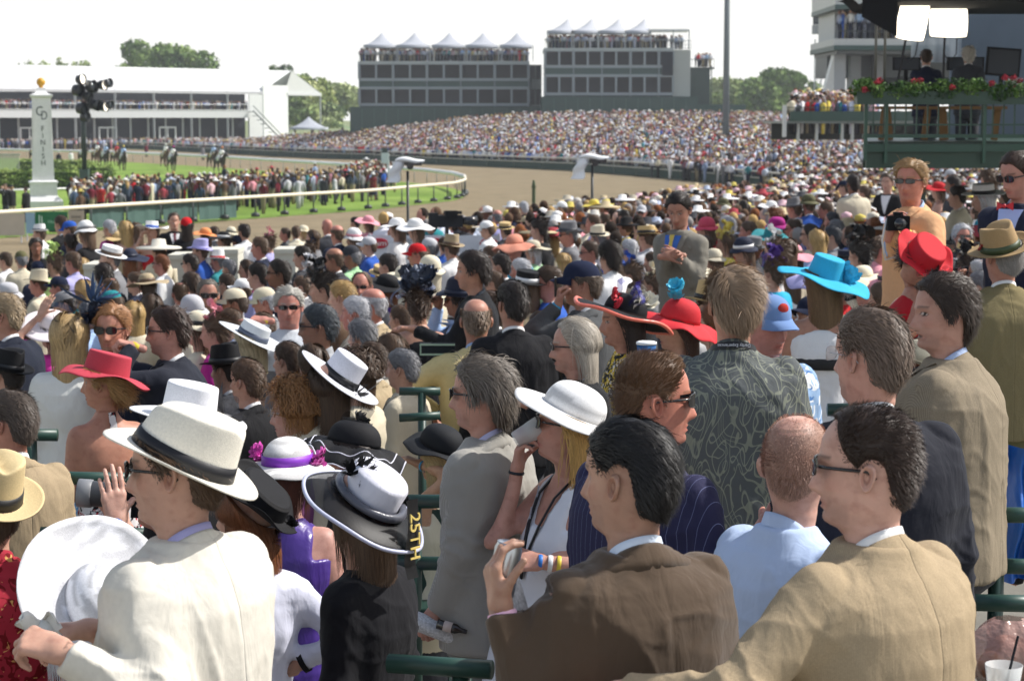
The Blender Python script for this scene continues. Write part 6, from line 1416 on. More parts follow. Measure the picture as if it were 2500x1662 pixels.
p2 = person('woman at lower left in huge white woven hat tilted back, beyond the holding hands', 192, 1520, 222, ty=35, hy=35, sex='f', hair='bob', haircol='silver', hat=dict(kind='flat', color='ececf0', bw=.140, H_=.10, dome=.8, rib=60, wav=(.012, 2), edge=.02, mat='straw'), hatrot=(52, 8, 0), hatpos=(.01, -.06, .045), top=('cardigan', '8c2030', 'redfloral'), low='maroon')
p14 = person('person in straw fedora and red floral shirt cut off by the left edge', -32, 1236, 205, ty=30, hy=30, hair='short', haircol='brown', hat=dict(kind='fedora', color='cdb88c', band='1a1a1a'), hatrot=(20, 8, 0), top=('shirt', 'a02838', 'redfloral'), low='tan')
p13 = person('grey haired man in tan suit at the left edge, seen from behind', 22, 1030, 146, ty=38, hy=70, hair='short', haircol='574c44', top=('suit', '9a886e', 'tweed'), low='8a7a62', skin='c08068', shirt='white', girth=1.1)
p15 = person('woman in rose red brimmed hat with bare back and floral halter dress', 252, 932, 120, ty=30, hy=80, sex='f', hair='updo', haircol='b08a58', hat=dict(kind='gaucho', color='b8404e', bw=.105, droop=.03, wav=(.02, 2)), hatrot=(12, 8, 0), top=('dress', 'd8d4d4', 'floral'), cut=-.52, skin='c08062', d=9.6)
b = B(); zf15 = p15['zf']; b.grid(lambda u, v: ((u-.5)*.035+.012*math.sin(v*3), -.115-.035*v, -.13-.40*v-zf15), 4, 12); b.obj('halter_strap', 'floral', 'd8d4d4', p15['o'], True)
p16 = person('woman with long blond hair, dark blue feathered fascinator and white shawl', 170, 825, 112, ty=5, hy=10, sex='f', hair='long', haircol='b09468', hat=dict(kind=None, deco=[('ruffle', '26344e', (.06, 0, .10), dict(n=10, R=.14, seed=3, w=.03)), ('feather', '30486a', (.06, .02, .08), dict(n=16, L=.2, seed=7)), ('flowers', '1c2436', (.08, -.05, .03), dict(n=7, r=.055, spread=.06, seed=12))]), top=('shawl', 'dcdcd6', 'cloth'), low='6a9cc8', lowmat='bluefloral')
p17 = person('fair haired man in sunglasses and navy suit with bright red tie, facing the camera', 272, 803, 112, ty=165, hy=172, hair='side', haircol='9a6e48', top=('suit', '1d2436', 'cloth'), tie='c03030', glasses='sun', skin='c88468')
p18 = person('dark haired man in sunglasses and navy suit reaching left, yellow wristband', 408, 808, 112, ty=80, hy=95, hair='side', haircol='3a2a22', top=('suit', '20232e', 'cloth'), glasses='sun', skin='cc8c78', girth=1.15, fat=.6,
  arms={'L': (330, 846, -.12, 'grip', (-1, 0, .3), (0, 0, -1), (.3, -.5, -1))}, bracelets=[('L', .0, 'e0cc40', .022)])
p19 = person('bald tanned man in dark sunglasses just below the navy suited man', 425, 935, 108, ty=75, hy=88, hair='fringe', haircol='8a6450', hairkw=dict(L=.004, thick=.0012, bald=.3), top=('suit', 'charcoal', 'cloth'), glasses='slim', skin='b5785c', fat=.6, girth=1.1)
p20 = person('woman in tall crisp white hat with black netting, behind the panama hat', 452, 1050, 160, ty=50, hy=55, sex='f', hair='bob', haircol='dark', hat=dict(kind='gaucho', color='efeff2', band='17171a', bw=.115, H_=.13, deco=[('ruffle', '3c3c40', (.10, -.06, .07), dict(n=8, R=.10, seed=5, w=.03)), ('feather', '2c2c30', (.11, -.07, .05), dict(n=10, L=.14, seed=15))]), hatrot=(8, 6, 0), top=('cardigan', 'black', 'cloth'))
p21 = person('woman in silver grey hat with black band, sharply tilted, behind the ruffled hat', 808, 950, 128, ty=10, hy=15, sex='f', hair='bob', haircol='dark brown', hat=dict(kind='gaucho', color='cfd0d8', band='131318', bw=.12, H_=.12, deco=[('feather', '121216', (.09, -.06, .03), dict(n=14, L=.16, seed=25, spread=1.3)), ('ruffle', '3a1a24', (.0, .08, .10), dict(n=4, R=.1, seed=35, w=.02))]), hatrot=(8, 34, 0), hatpos=(.01, 0, .01), top=('cardigan', 'beige', 'cloth'), low='tan')
p22 = person('woman with curly auburn hair and clear glasses in magenta blouse', 718, 1008, 128, ty=80, hy=85, sex='f', hair='curly', haircol='94683e', top=('shirt', '6a3c6a', 'cloth'), glasses='clear', skin='c89484')
p23 = person('man in clear glasses peering out between white hat and curly auburn hair', 628, 1028, 96, ty=80, hy=85, hair='short', haircol='5c4a40', top=('suit', 'charcoal', 'cloth'), glasses='clear', skin='b88070')
p24 = person('woman in black organza hat with wavy white trimmed layers', 856, 1108, 146, ty=70, hy=75, sex='f', hair='bob', haircol='2c201a', hat=dict(kind='floppy', color='17171b', bw=.11, wav=(.025, 5), H_=.095, trim=[('d8d8e4', 1., .003), ('d8d8e4', .62, .003)], deco=[('ruffle', '1c1c20', (.02, -.02, .10), dict(n=12, R=.10, seed=45, w=.05)), ('flowers', '141418', (.02, 0, .09), dict(n=5, r=.06, spread=.04, seed=46, ruff=.01))]), hatrot=(10, 6, 0), top=('cardigan', 'black', 'cloth'), skin='b87c64')
p25 = person('woman with straight blonde hair and floppy black hat below the yellow jacket', 1068, 1110, 128, ty=35, hy=50, sex='f', hair='long', haircol='c0a878', hat=dict(kind='wide', color='1a1c20', bw=.07, droop=.02), hatrot=(18, 4, 0), top=('tank', 'cream', 'cloth'), skin='c8946e', bracelets=[('L', .02, '3c9cc8', .012)], arms={'L': (1030, 1135, -.02, 'relaxed', (-.8, .2, .3), (0, 0, -1))})
p26 = person('bald man in bright yellow jacket seen from behind', 1162, 782, 103, ty=8, hy=5, hair='fringe', haircol='8a7868', top=('suit', 'dcca92', 'linen'), shirt='light blue', skin='b87e66', low='khaki', girth=1.1, arms={'L': (1055, 1000, .05, 'relaxed', (.2, .4, -.8), None, (-1, -.2, -.6))})
p27 = person('neat dark haired man in plain black suit, back turned, beside the yellow jacket', 1250, 742, 106, ty=12, hy=28, hair='short', haircol='332c28', top=('suit', '17171b', 'cloth'), skin='c08870', girth=1.12)
p28 = person('man in navy baseball cap and grey suit holding a phone to his face', 1418, 692, 104, ty=62, hy=85, hair='short', haircol='5a4c40', hat=dict(kind='cap', color='20263c'), top=('suit', '4c4e50', 'cloth'), tie='6a3048', skin='b88068', arms={'L': (1362, 745, -.06, 'grip', (.1, 0, 1), (1, 0, 0), (-.6, -.3, -1))}, bracelets=[('L', .01, '3ca0c8', .02), ('L', .04, 'a8a0d0', .02)])
p29 = person('man with long grey mullet and moustache in black suit and red tie', 1398, 846, 122, ty=112, hy=92, hair='mullet', haircol='b0a698', top=('suit', '191a1e', 'cloth'), tie='c01c28', glasses='slim', skin='c8907a', beard=None, fat=.2, arms={'L': (1290, 985, -.1, 'relaxed', (-1, 0, .1), (0, 0, -1))})
b = B(); b.tube([(-.026, .084, -.068), (-.012, .094, -.061), (0, .097, -.060), (.012, .094, -.061), (.026, .084, -.068)], [.003, .006, .006, .006, .003], 6); head_child(p29, 'moustache', b, 'hair', 'c8c0b4')
p30 = person('laughing dark haired woman in huge black hat edged with coral', 1516, 784, 116, ty=100, hy=95, sex='f', hair='wavy', haircol='2e201c', hat=dict(kind='wide', color='18181c', bw=.15, wav=(.015, 2), trim=[('e0705c', .985, .010)], deco=[('ruffle', '2c2c8c', (-.03, -.02, .14), dict(n=7, R=.09, seed=55, w=.04)), ('flowers', 'c83848', (-.08, .06, .10), dict(n=3, r=.04, spread=.05, seed=56)), ('flowers', 'd8d4c4', (.02, -.06, .12), dict(n=5, r=.06, spread=.06, seed=57))]), hatrot=(20, 5, 0), top=('shirt', '30302c', 'yellowfloral'), mouth=.5, skin='c4866c')
p31 = person('woman in bright red floppy hat with large red flower', 1652, 800, 108, ty=95, hy=92, sex='f', hair='long', haircol='4a342a', hat=dict(kind='floppy', color='cc3038', bw=.115, droop=.045, H_=.12, deco=[('flowers', 'a01824', (.12, -.08, .0), dict(n=5, r=.07, spread=.03, seed=58, ruff=.01)), ('flowers', '3cb0d0', (.0, .02, .17), dict(n=4, r=.05, spread=.06, seed=59))]), hatrot=(14, -4, 0), top=('cardigan', 'charcoal', 'cloth'), glasses='sun')
p32 = person('tall grey blond man in grey green leaf patterned shirt, back to the camera', 1790, 742, 166, ty=-4, hy=8, hair='side', haircol='8c7660', hairkw=dict(L=.06, thick=.018), top=('shirt', '55595a', 'leaf'), skin='c08468', low='charcoal', girth=1.28, fat=.2)
p33 = person('ruddy man in faded blue baseball cap and pale blue floral shirt', 1878, 792, 138, ty=-160, hy=-150, hair='short', haircol='8a7a6a', hat=dict(kind='cap', color='6d88b4'), top=('shirt', '8aa6c8', 'denimleaf'), skin='c07868', fat=.7, pitch=-8, girth=1.15)
hc = [c for c in p33['o'].children if c.name.startswith('cap')][0]
b = B(); b.ball((0, .083, .085), (.028, .014, .026), 12, 8); b.obj('cap_badge', 'matte', 'b03830', hc, True)
p34 = person('bespectacled man in black suit with brown grey hair, back to the camera', 2120, 868, 220, ty=10, hy=42, hair='recede', haircol='6c5c50', hairkw=dict(rec=.5, thick=.010), top=('suit', '1c1e28', 'cloth'), skin='c8907a', glasses='clear', fat=.6, girth=1.2)
p35 = person('heavy dark haired man in taupe jacket, mouth open, talking towards the left', 2300, 764, 172, ty=62, hy=98, hair='mop', haircol='3a2e26', hairkw=dict(L=.045, nape=-.11), top=('suit', '7f7464', 'tweed'), skin='c48e78', shirt='a8b8d8', mouth=.5, fat=.7, girth=1.25, eyes=True)
p36 = person('auburn haired woman in broad black and straw striped hat beside the taupe jacket', 2238, 922, 146, ty=85, hy=88, sex='f', hair='wavy', haircol='6a3a22', hat=dict(kind='wide', color='a8a290', bw=.16, H_=.11, rib=70, wav=(.01, 2), droop=.0), hatrot=(22, 10, 0), top=('cardigan', 'black', 'cloth'), glasses='sun', skin='a8705c')
p37 = person('grey haired man in brown fedora and olive tan jacket at right edge, back turned', 2446, 625, 118, ty=5, hy=25, hair='short', haircol='8c8884', hat=dict(kind='fedora', color='a08660', band='3c4a30', bw=.065, deco=[('flowers', 'a03830', (-.07, .02, .08), dict(n=3, r=.02, spread=.02, seed=60))]), hatrot=(4, -22, 0), top=('suit', '6e6444', 'tweed'), skin='b87c64', girth=1.3, low='olive')
p38 = person('woman in scarlet dress bending her red hat towards the camera', 2248, 640, 110, lean=38, ty=-75, hy=-150, sex='f', hair='updo', haircol='3a2a24', hat=dict(kind='gaucho', color='c0202c', bw=.070, H_=.08, wav=(.015, 3), deco=[('feather', '1c1418', (.0, .12, .03), dict(n=22, L=.08, seed=61, spread=1.8)), ('ruffle', 'b01c28', (.0, .11, .03), dict(n=5, R=.08, seed=62, w=.03))]), hatrot=(-8, 0, 0), pitch=-38, top=('dress', 'b81824', 'cloth'), cut=-.19, skin='c08060')
p39 = person('woman in turquoise hat and strapless white dress with black sash', 2008, 692, 112, ty=-10, hy=15, sex='f', hair='long', haircol='6a5238', hat=dict(kind='wide', color='2fa6cc', bw=.155, H_=.10, dome=0, deco=[('flowers', '48b4d8', (.09, -.03, .07), dict(n=3, r=.07, spread=.03, seed=63))]), hatrot=(10, 12, 0), top=('dress', 'e4e4e6', 'cloth'), cut=-.25, skin='b98064')
b = B(); b.lathe([(1.0, -.44), (1.03, -.43), (1.03, -.39), (1.0, -.38)], 24, (0, -.035, -p39['zf']), .176, .132); b.obj('sash', 'ribbon', 'black', p39['o'], True)
p40 = person('fair haired man in peach jacket and sunglasses holding a camera', 2222, 442, 98, ty=112, hy=150, hair='side', haircol='9a7a52', top=('suit', 'd9a87e', 'linen'), shirt='light blue', glasses='slim', skin='c87c62', fat=.3, girth=1.1,
  arms={'L': (2212, 568, -.30, 'cup', (-.4, 0, .9), (-.5, 0, 0)), 'R': (2172, 568, -.28, 'cup', (.2, 0, 1), (.6, 0, 0))}, bracelets=[('L', .01, 'e0cc40', .02)])
p41 = person('young man in navy dinner jacket and red bow tie at the right edge', 2482, 428, 106, ty=140, hy=125, hair='short', haircol='3c2c22', top=('suit', '1c2236', 'cloth'), shirt='a8bce8', glasses='sun', skin='c08470', pitch=-12, arms={'R': (2480, 590, -.2, 'relaxed', (-1, 0, -.1))})
b = B(); [b.add([(0, .135, -.165-p41['zf']), (sg*.05, .13, -.14-p41['zf']), (sg*.05, .13, -.19-p41['zf'])], [(0, 1, 2)]) for sg in (-1, 1)]; b.ball((0, .138, -.165-p41['zf']), .012, 8, 6); b.obj('bow_tie', 'ribbon', 'c02430', p41['o'])
p42 = person('dark haired man standing tall in grey suit with blue shirt and striped tie, looking down', 1656, 512, 80, girth=.9, ty=140, hy=160, hair='short', haircol='241c18', top=('suit', '77736a', 'cloth'), shirt='3c68b8', tie='c8b050', skin='b07860', pitch=-22, arms={'L': (1655, 622, -.22, 'pinch', (-.6, 0, .1)), 'R': (1625, 625, -.22, 'pinch', (.6, 0, .1))})
p43 = person('grey haired man in sunglasses and white jacket pointing left, yellow wristband', 705, 748, 88, ty=178, hy=184, hair='side', haircol='a8a49c', top=('shirt', 'c8ccd2', 'cloth'), glasses='slim', skin='c07a68', fat=.7, girth=1.15, arms={'R': (648, 782, -.28, 'point', (-1, 0, .12), (0, .4, -1), (-.3, 0, -1))}, bracelets=[('R', .0, 'e0cc40', .02)])
p44 = person('man with dark grey hair and sunglasses in profile, beside the pointing man', 775, 797, 102, ty=80, hy=88, hair='short', haircol='3c4248', top=('shirt', '9ea0a4', 'cloth'), glasses='sun', skin='a07058', fat=.3)
p45 = person('unshaven man in mint green shirt and wraparound sunglasses', 508, 720, 74, ty=190, hy=195, hair='buzz', haircol='6c665e', top=('tee', '9ccc98', 'cloth'), glasses='wrap', skin='b07860', stubble=.5, shirt=None)
p46 = person('youth with messy black hair in black hooded jacket, arm stretched out left', 1152, 662, 90, ty=85, hy=88, hair='mop', haircol='2a201c', hairkw=dict(L=.05, nape=-.08), top=('suit', '18191d', 'cloth'), shirt='3a4048', tie='7a90b8', skin='bc8468', arms={'L': (1010, 803, -.15, 'relaxed', (-1, 0, .1), (0, 0, -1))})
p47 = person('woman in coiled navy ruffle hat and black sleeveless dress', 1022, 742, 84, ty=10, hy=5, sex='f', hair='updo', haircol='4a382c', hat=dict(kind=None, deco=[('ruffle', '6a7490', (0, 0, .09), dict(n=12, R=.15, seed=65, w=.03)), ('flowers', '4a5468', (0, 0, .07), dict(n=16, r=.075, spread=.09, seed=66, ruff=.016, petals=6)), ('flowers', '2c3444', (0, 0, .04), dict(n=8, r=.07, spread=.09, seed=67, ruff=.01))]), top=('dress', '17181e', 'cloth'), cut=-.26, skin='b88468')
p60 = person('grey blond man in navy blazer at left edge', 12, 768, 96, ty=60, hy=78, hair='short', haircol='a08c70', top=('suit', '1d2230', 'cloth'), skin='c08468', girth=1.15, glasses='slim')
p63 = person('woman in magenta top and pale pink white hat raising her hand', 128, 805, 84, ty=60, hy=70, sex='f', hair='bob', haircol='brown', hat=dict(kind='wide', color='f0e6e8', bw=.12, wav=(.01, 2)), hatrot=(15, -20, 0), top=('tee', 'c03490', 'cloth'), shirt=None, arms={'L': (100, 768, -.1, 'flat', (.4, 0, .8), (0, .6, -.5), (-.8, -.3, -1))})
p64 = person('woman in sheer grey blue hat with wide band, black wrap and white collar', 608, 838, 92, ty=30, hy=55, sex='f', hair='bob', haircol='b8a888', hat=dict(kind='gaucho', color='c8ccd0', band='50586a', bw=.13, H_=.09), hatrot=(20, 14, 0), top=('cardigan', '14161c', 'cloth'), skin='b88870', girth=1.2)
# ------------------------------------------------------------ things held or lying about
def thing(name, label, cat, loc, group=None, rot=None):
    e = bpy.data.objects.new(name, None); COL.objects.link(e); e.location = loc; e.empty_display_size = .1
    if rot is not None: e.rotation_euler = rot
    return tag(e, label, cat, group)
def wpt(x, y, d): return P(x, y, d)
q = P(1232, 1390, p3['d']-.10); t = thing('drink_can', 'silver drink can in the raised hand of the brown tweed man', 'can', q, rot=(0, R_(10), 0)); B().lathe([(.025, -.062), (.030, -.055), (.030, .048), (.026, .058), (.026, .061), (.023, .058)], 20).obj('can_body', 'metal', 'b8bcc0', t, True); B().box((0, .004, .060), (.012, .022, .002)).obj('pull_tab', 'metal', '8c9094', t)
def paper(label, pts, w_, d_off, name='newspaper', col='cfd0d2', thick=3, fold_=.02):
    b = B()
    for k in range(thick):
        b.grid(lambda u, v: tuple(Vector(pts[0]).lerp(Vector(pts[1]), v)+Vector(w_)*(u-.5)+Vector((0, .006*k+fold_*math.sin(u*3.14), .002*k))), 8, 12)
    o = b.obj(name, nodes_mat('newsprint', .8, .2, 'cfcfd0', var=(120, .35)), None, None, True); return tag(o, label, 'newspaper' if name == 'newspaper' else 'paper')
dd = p3['d']-.06; paper('folded racing newspaper held against the can by the tweed man', (P(1232, 1362, dd), P(1290, 1560, dd)), (.03, .09, 0), 0)
dd = p8['d']-.14; b = B(); b.grid(lambda u, v: tuple(P(1000+150*v, 1508+60*v, dd)+Vector((0, .05*math.cos(u*5.2), .035*math.sin(u*5.2)))), 14, 8); o = b.obj('rolled_newspaper', MATS['newsprint'], None, smooth=True); tag(o, 'rolled newspaper gripped low in the grey suited hand', 'newspaper')
q0, q1 = P(1068, 1522, dd-.06), P(1140, 1542, dd-.08); t = thing('bottle', 'small dark bottle held with the rolled newspaper', 'bottle', q0); dv = q1-q0; B().tube([(0, 0, 0), tuple(dv*.62), tuple(dv*.78), tuple(dv)], [.018, .018, .009, .008], 12).obj('bottle_body', 'gloss', '1c1210', t, True); B().tube([tuple(dv*.22), tuple(dv*.5)], .0188, 12).obj('bottle_label', 'matte', 'c8b8b0', t, True)
q = P(1288, 1058, p7['d']+.01); t = thing('drinking_glass', 'clear plastic cup at the lips of the woman in white', 'glass', q, rot=(0, R_(62), 0)); B().lathe([(.028, -.05), (.030, -.045), (.040, .05), (.038, .05), (.028, -.043)], 20).obj('cup_wall', GLASS(), None, t, True); B().lathe([(.029, -.043), (.033, .005), (.001, .006)], 20).obj('iced_drink', 'gloss', '8a5040', t, True)
# long lens camera
q = P(275, 1208, p12['d']-.02); t = thing('camera', 'long lensed black and grey camera held up behind the cream jacket', 'camera', q, rot=(0, R_(-90+4), 0))
B().lathe([(.030, -.06), (.034, -.02), (.036, .03), (.038, .06), (.040, .10), (.038, .10), (.034, .04)], 24).obj('lens_barrel', 'paint', '3c3e42', t, True); B().lathe([(.0385, .058), (.041, .06), (.041, .098), (.0385, .10)], 24).obj('lens_hood', 'paint', '7c7e82', t, True); B().box((0, 0, -.10), (.10, .12, .07)).box((.05, 0, -.10), (.03, .05, .05)).obj('camera_body', 'matte', '17181b', t); B().lathe([(.001, .052), (.033, .05)], 20).obj('front_element', 'gloss', '101018', t, True)
q = P(2192, 545, p40['d']-.32); t = thing('camera', 'compact black camera with strap in the hands of the peach jacket man', 'camera', q); B().box((0, 0, 0), (.13, .06, .085)).box((0, 0, .05), (.05, .05, .03)).obj('camera_body', 'matte', '17181b', t); B().tube([(0, .03, 0), (0, -.10, 0)], .032, 16).obj('lens_barrel', 'gloss', '202226', t, True); B().tube([(-.065, 0, .03), (-.09, 0, -.1), (-.05, .1, -.22), (.04, .16, -.2)], .006, 6).obj('strap', 'matte', 'd8d8d8', t, True)
q = P(1356, 700, p28['d']-.05); t = thing('phone', 'small dark phone held up by the man in navy cap', 'phone', q); B().box((0, 0, 0), (.012, .06, .11)).obj('phone_body', 'gloss', '1c1e22', t)
q = P(1578, 866, 8.7); t = thing('paper_cup', 'blue and white paper cup raised beside the leaf patterned shirt', 'cup', q); B().lathe([(.030, -.05), (.042, .045)], 20).obj('cup_wall', 'matte', '2c5c90', t, True); B().lathe([(.044, .045), (.044, .055), (.036, .058), (.001, .058)], 20).obj('lid', 'matte', 'e8eaec', t, True)
b = B(); g = random.Random(3); b.grid(lambda u, v: tuple(P(95, 1530, p1['d']-.14)+Vector(((u-.5)*.09+.012*math.sin(v*9), .02*math.sin(u*7+v*5), (v-.5)*.05+.014*math.sin(u*11)))), 12, 8); o = b.obj('crumpled_paper', 'cloth', 'dcdad2', smooth=True); tag(o, 'crumpled scrap of white paper pinched between the cream jacket hands', 'paper')
q = P(1068, 852, 11.6); t = thing('shoulder_bag', 'flat silver edged bag beside the yellow jacket', 'bag', q); B().box((0, 0, 0), (.20, .05, .07)).obj('bag_body', 'matte', '20262a', t); b = B(); b.box((0, -.026, .028), (.20, .004, .010)).box((0, -.026, -.028), (.20, .004, .010)).box((-.095, -.026, 0), (.008, .004, .05)); b.obj('bag_trim', 'paint', 'a8c0a8', t)
# lanyards
def lanyard(p, path, label_txt=None, w_=.010):
    b = B(); pts = [Vector(v) for v in path]
    b.tube([v-Vector((0, 0, p['zf'])) for v in pts], w_, 4, True, .25); return b.obj('lanyard', 'ribbon', '15161c', p['o'], True)
b = B(); nn = 33; zf = p32['zf']
for (r_, z_) in ((0, 0),):
    V = []
    for i in range(nn):
        ph = -1.5+3*i/(nn-1); V += [(.082*math.sin(ph), -.034-.078*math.cos(ph), -.120-.016*ph*ph-zf), (.088*math.sin(ph), -.034-.084*math.cos(ph), -.142-.016*ph*ph-zf)]
    b.add(V, [(2*i, 2*i+1, 2*i+3, 2*i+2) for i in range(nn-1)])
ly = b.obj('lanyard', 'ribbon', '14151c', p32['o'], True)
put_text('Derby Experiences', .015, ly, Matrix.Translation((0.0, -.1225, -.134-zf)) @ Matrix.Rotation(R_(90), 4, 'X') @ Matrix.Rotation(R_(180), 4, 'Z') @ Matrix.Translation((0, 0, .0)), 'c8ccd4')
def chest(p, x, z, off=.020): return Vector((x, front_y(x, z, 'f', 1., off)+math.tan(R_(15))*max(-z-.18, 0)*min(max((-z-.18)*4, 0), 1), z))
ly = lanyard(p7, [chest(p7, -.062, -.16, .01), chest(p7, -.055, -.24), chest(p7, -.035, -.34), chest(p7, -.012, -.44), chest(p7, 0, -.52)]); lanyard(p7, [chest(p7, .062, -.16, .01), chest(p7, .055, -.24), chest(p7, .035, -.34), chest(p7, .012, -.44), chest(p7, 0, -.52)])
for i in range(3):
    a = chest(p7, .056-.012*i*1.4, -.25-.07*i, .022); put_text('Derby Experiences', .011, ly, Matrix.Translation(a-Vector((0, 0, p7['zf']))) @ Matrix.Rotation(R_(180), 4, 'Z') @ Matrix.Rotation(R_(90), 4, 'X') @ Matrix.Rotation(R_(72), 4, 'Z'), 'b8bcc8') if i < 2 else None
# right edge: blue tarpaulin, plastic bag, clear cup
b = B(); b.grid(lambda u, v: tuple(P(2448+120*u, 1090+330*v, 7.4)+Vector((0, .05*math.sin(u*12+v*3)+.04*math.sin(v*9), 0))), 16, 20); o = b.obj('tarpaulin', 'satin', '1c5cb0', smooth=True); tag(o, 'creased bright blue tarpaulin hanging at the right edge of the picture', 'tarpaulin')
q = P(2462, 1600, 4.7); t = thing('plastic_bag', 'bulging clear plastic bag of brown food at the bottom right corner', 'bag', q-Vector((0, 0, .08))); b = B()
b.grid(lambda u, v: ((.10+.012*math.sin(u*37.7)+.01*math.sin(u*18.8+v*6))*math.sin(math.pi*min(.98, .1+v*.85))**.6*math.cos(u*6.283), (.09+.01*math.sin(u*31))*math.sin(math.pi*min(.98, .1+v*.85))**.6*math.sin(u*6.283), v*.17), 40, 14, True); pb = nodes_mat('thin plastic', .12, .9, 'b08a80', trans=.35, bump=[(40, .8, .01)]); b.obj('bag_film', pb, None, t, True)
b = B(); g = random.Random(2); [b.ball((g.uniform(-.05, .05), g.uniform(-.04, .04), g.uniform(.03, .11)), g.uniform(.03, .045), 10, 7) for _ in range(7)]; b.obj('bag_contents', 'matte', '8a5a44', t, True)
q = P(2450, 1648, 4.45); t = thing('clear_cup', 'clear plastic cup with straw in front of the plastic bag', 'cup', q-Vector((0, 0, .06))); B().lathe([(.030, 0), (.042, .085), (.040, .085), (.028, .004)], 20).obj('cup_wall', GLASS(), None, t, True); B().tube([(0, 0, .01), (.03, 0, .15)], .003, 6).obj('straw', 'matte', '20242c', t)
b = B(); b.box((0, 0, 0), (.7, .5, .05)); o = b.obj('ledge', 'paint', '24433a'); q = P(2462, 1660, 4.6); o.location = (q.x, 4.6, q.z-.10); B().box((0, 0, -.75), (.6, .4, 1.4)).obj('ledge_support', 'paint', '1f3a33', o); tag(o, 'dark green ledge under the plastic bag at bottom right', 'ledge')
# ============================================================ the crowd behind the front rows
LM = [(107, 520, 'the finish post'), (545, 625, 'the widest white barrier'), (436, 640, 'the left white barrier'), (695, 625, 'the rightmost white barrier'), (995, 560, 'the nearer camera post'), (1105, 545, 'the television camera'),
 (1060, 600, 'the white banner'), (1303, 490, 'the olive stake'), (1446, 450, 'the farther camera post'), (1656, 520, 'the standing man looking down'), (1748, 440, 'the thin dark stake'), (2008, 660, 'the turquoise hat'), (2222, 470, 'the peach jacket'),
 (2262, 590, 'the scarlet hat'), (2440, 600, 'the brown fedora'), (2250, 425, 'the platform column'), (1250, 740, 'the plain black suit'), (1162, 785, 'the yellow jacket'), (1418, 692, 'the navy baseball cap'), (1022, 742, 'the coiled ruffle hat'),
 (705, 748, 'the pointing man'), (508, 720, 'the mint green shirt'), (272, 803, 'the red tie man'), (170, 825, 'the white shawl'), (5, 740, 'the left edge'), (1640, 760, 'the red floppy hat'), (2480, 430, 'the red bow tie'), (225, 650, 'the short white barrier'), (1880, 750, 'the faded blue cap'), (1150, 640, 'the messy haired youth')]
HN = {'short': 'short {} hair', 'buzz': 'cropped {} hair', 'crew': 'spiky {} hair', 'side': 'parted {} hair', 'slick': 'slick {} hair', 'mop': 'tousled {} hair', 'recede': 'receding {} hair', 'fringe': 'bald crown', 'bald': 'bald head', 'long': 'long {} hair', 'wavy': 'wavy {} hair', 'bob': '{} bob', 'curly': 'curly {} hair', 'updo': 'pinned up {} hair'}
TN = {'wide': 'wide {} hat', 'floppy': 'floppy {} hat', 'fedora': '{} fedora', 'panama': '{} panama hat', 'trilby': '{} trilby', 'boater': '{} boater', 'bowler': '{} bowler', 'bucket': '{} bucket hat', 'cloche': '{} cloche', 'flat': 'flat {} hat', 'gaucho': '{} flat crowned hat', 'cap': '{} cap', 'fasc': '{} flowered headpiece', 'ruff': '{} ruffled headpiece', 'feath': '{} feathered headpiece'}
USED = set()
def where(x, y, skip=0):
    c = sorted(LM, key=lambda l: math.hypot(x-l[0], (y-l[1])*1.4)); l = c[skip]; dx, dy = x-l[0], y-l[1]; dist = math.hypot(dx, dy)
    adv = 'just ' if dist < 60 else '' if dist < 140 else 'well ' if dist < 260 else 'far '
    rel = ('right of ' if dx > 0 else 'left of ') if abs(dx) > abs(dy)*.8 else ('below ' if dy > 0 else 'above ')
    if abs(dx) > 12 and abs(dy) > 12 and skip >= 4: rel = ('lower ' if dy > 0 else 'upper ')+rel
    return adv+rel+l[2]
def mk_label(x, y, who, head, col, nm, gl):
    base = f'{who} with {head} and {col} {nm}' + (', sunglasses' if gl else '')
    for sk in list(range(9)):
        s = base+', '+where(x, y, sk)
        if len(s.split()) > 16: s = s.replace(', sunglasses', ''); s = s.replace(' with ', ', ').replace(' and ', ', ') if len(s.split()) > 16 else s
        if s not in USED and len(s.split()) <= 16: USED.add(s); return s
    s = base+f', in the {"upper" if y < 520 else "lower"} crowd'; USED.add(s); return s
DECO = {'fasc': lambda c: [('flowers', c, (.02, 0, .12), dict(n=6, r=.055, spread=.07, seed=101)), ('flowers', c, (-.04, .03, .10), dict(n=3, r=.05, spread=.04, seed=103))], 'ruff': lambda c: [('ruffle', c, (0, 0, .12), dict(n=10, R=.14, seed=102, w=.035)), ('flowers', c, (0, 0, .08), dict(n=4, r=.06, spread=.06, seed=105))],
        'feath': lambda c: [('feather', c, (.02, 0, .10), dict(n=16, L=.2, seed=104)), ('flowers', c, (.02, 0, .10), dict(n=3, r=.04, spread=.04, seed=106))]}
GRP = 'spectators packed on the apron'
def add_mid(x, y, s, yaw, who='m', skin='fair', hair='short', haircol='dark brown', hat=None, hatcol='white', band=None, kind='suit', col='navy', pose='down', gl=None, shirt='white', tie=None, tmat=None, **kw):
    hd = TN[hat].format(hatcol) if hat else HN[hair].format(haircol)
    lab = mk_label(x, y, 'man' if who == 'm' else 'woman', hd, col, NAMES[kind], gl)
    deco = DECO[hat](hatcol) if hat in DECO else None; h2 = None if hat in DECO else hat
    if h2 == 'cap': pass
    return mid(lab, x, y, s, yaw, who, skin, hair, haircol, h2, hatcol, band, kind, col, {'m': 'charcoal', 'f': col}[who], pose, gl, shirt, tie, deco, GRP, tmat=tmat, hatrot=((x*7) % 17-6, (x*5) % 15-7, 0), pitch=((x*3) % 11)-5, **kw)
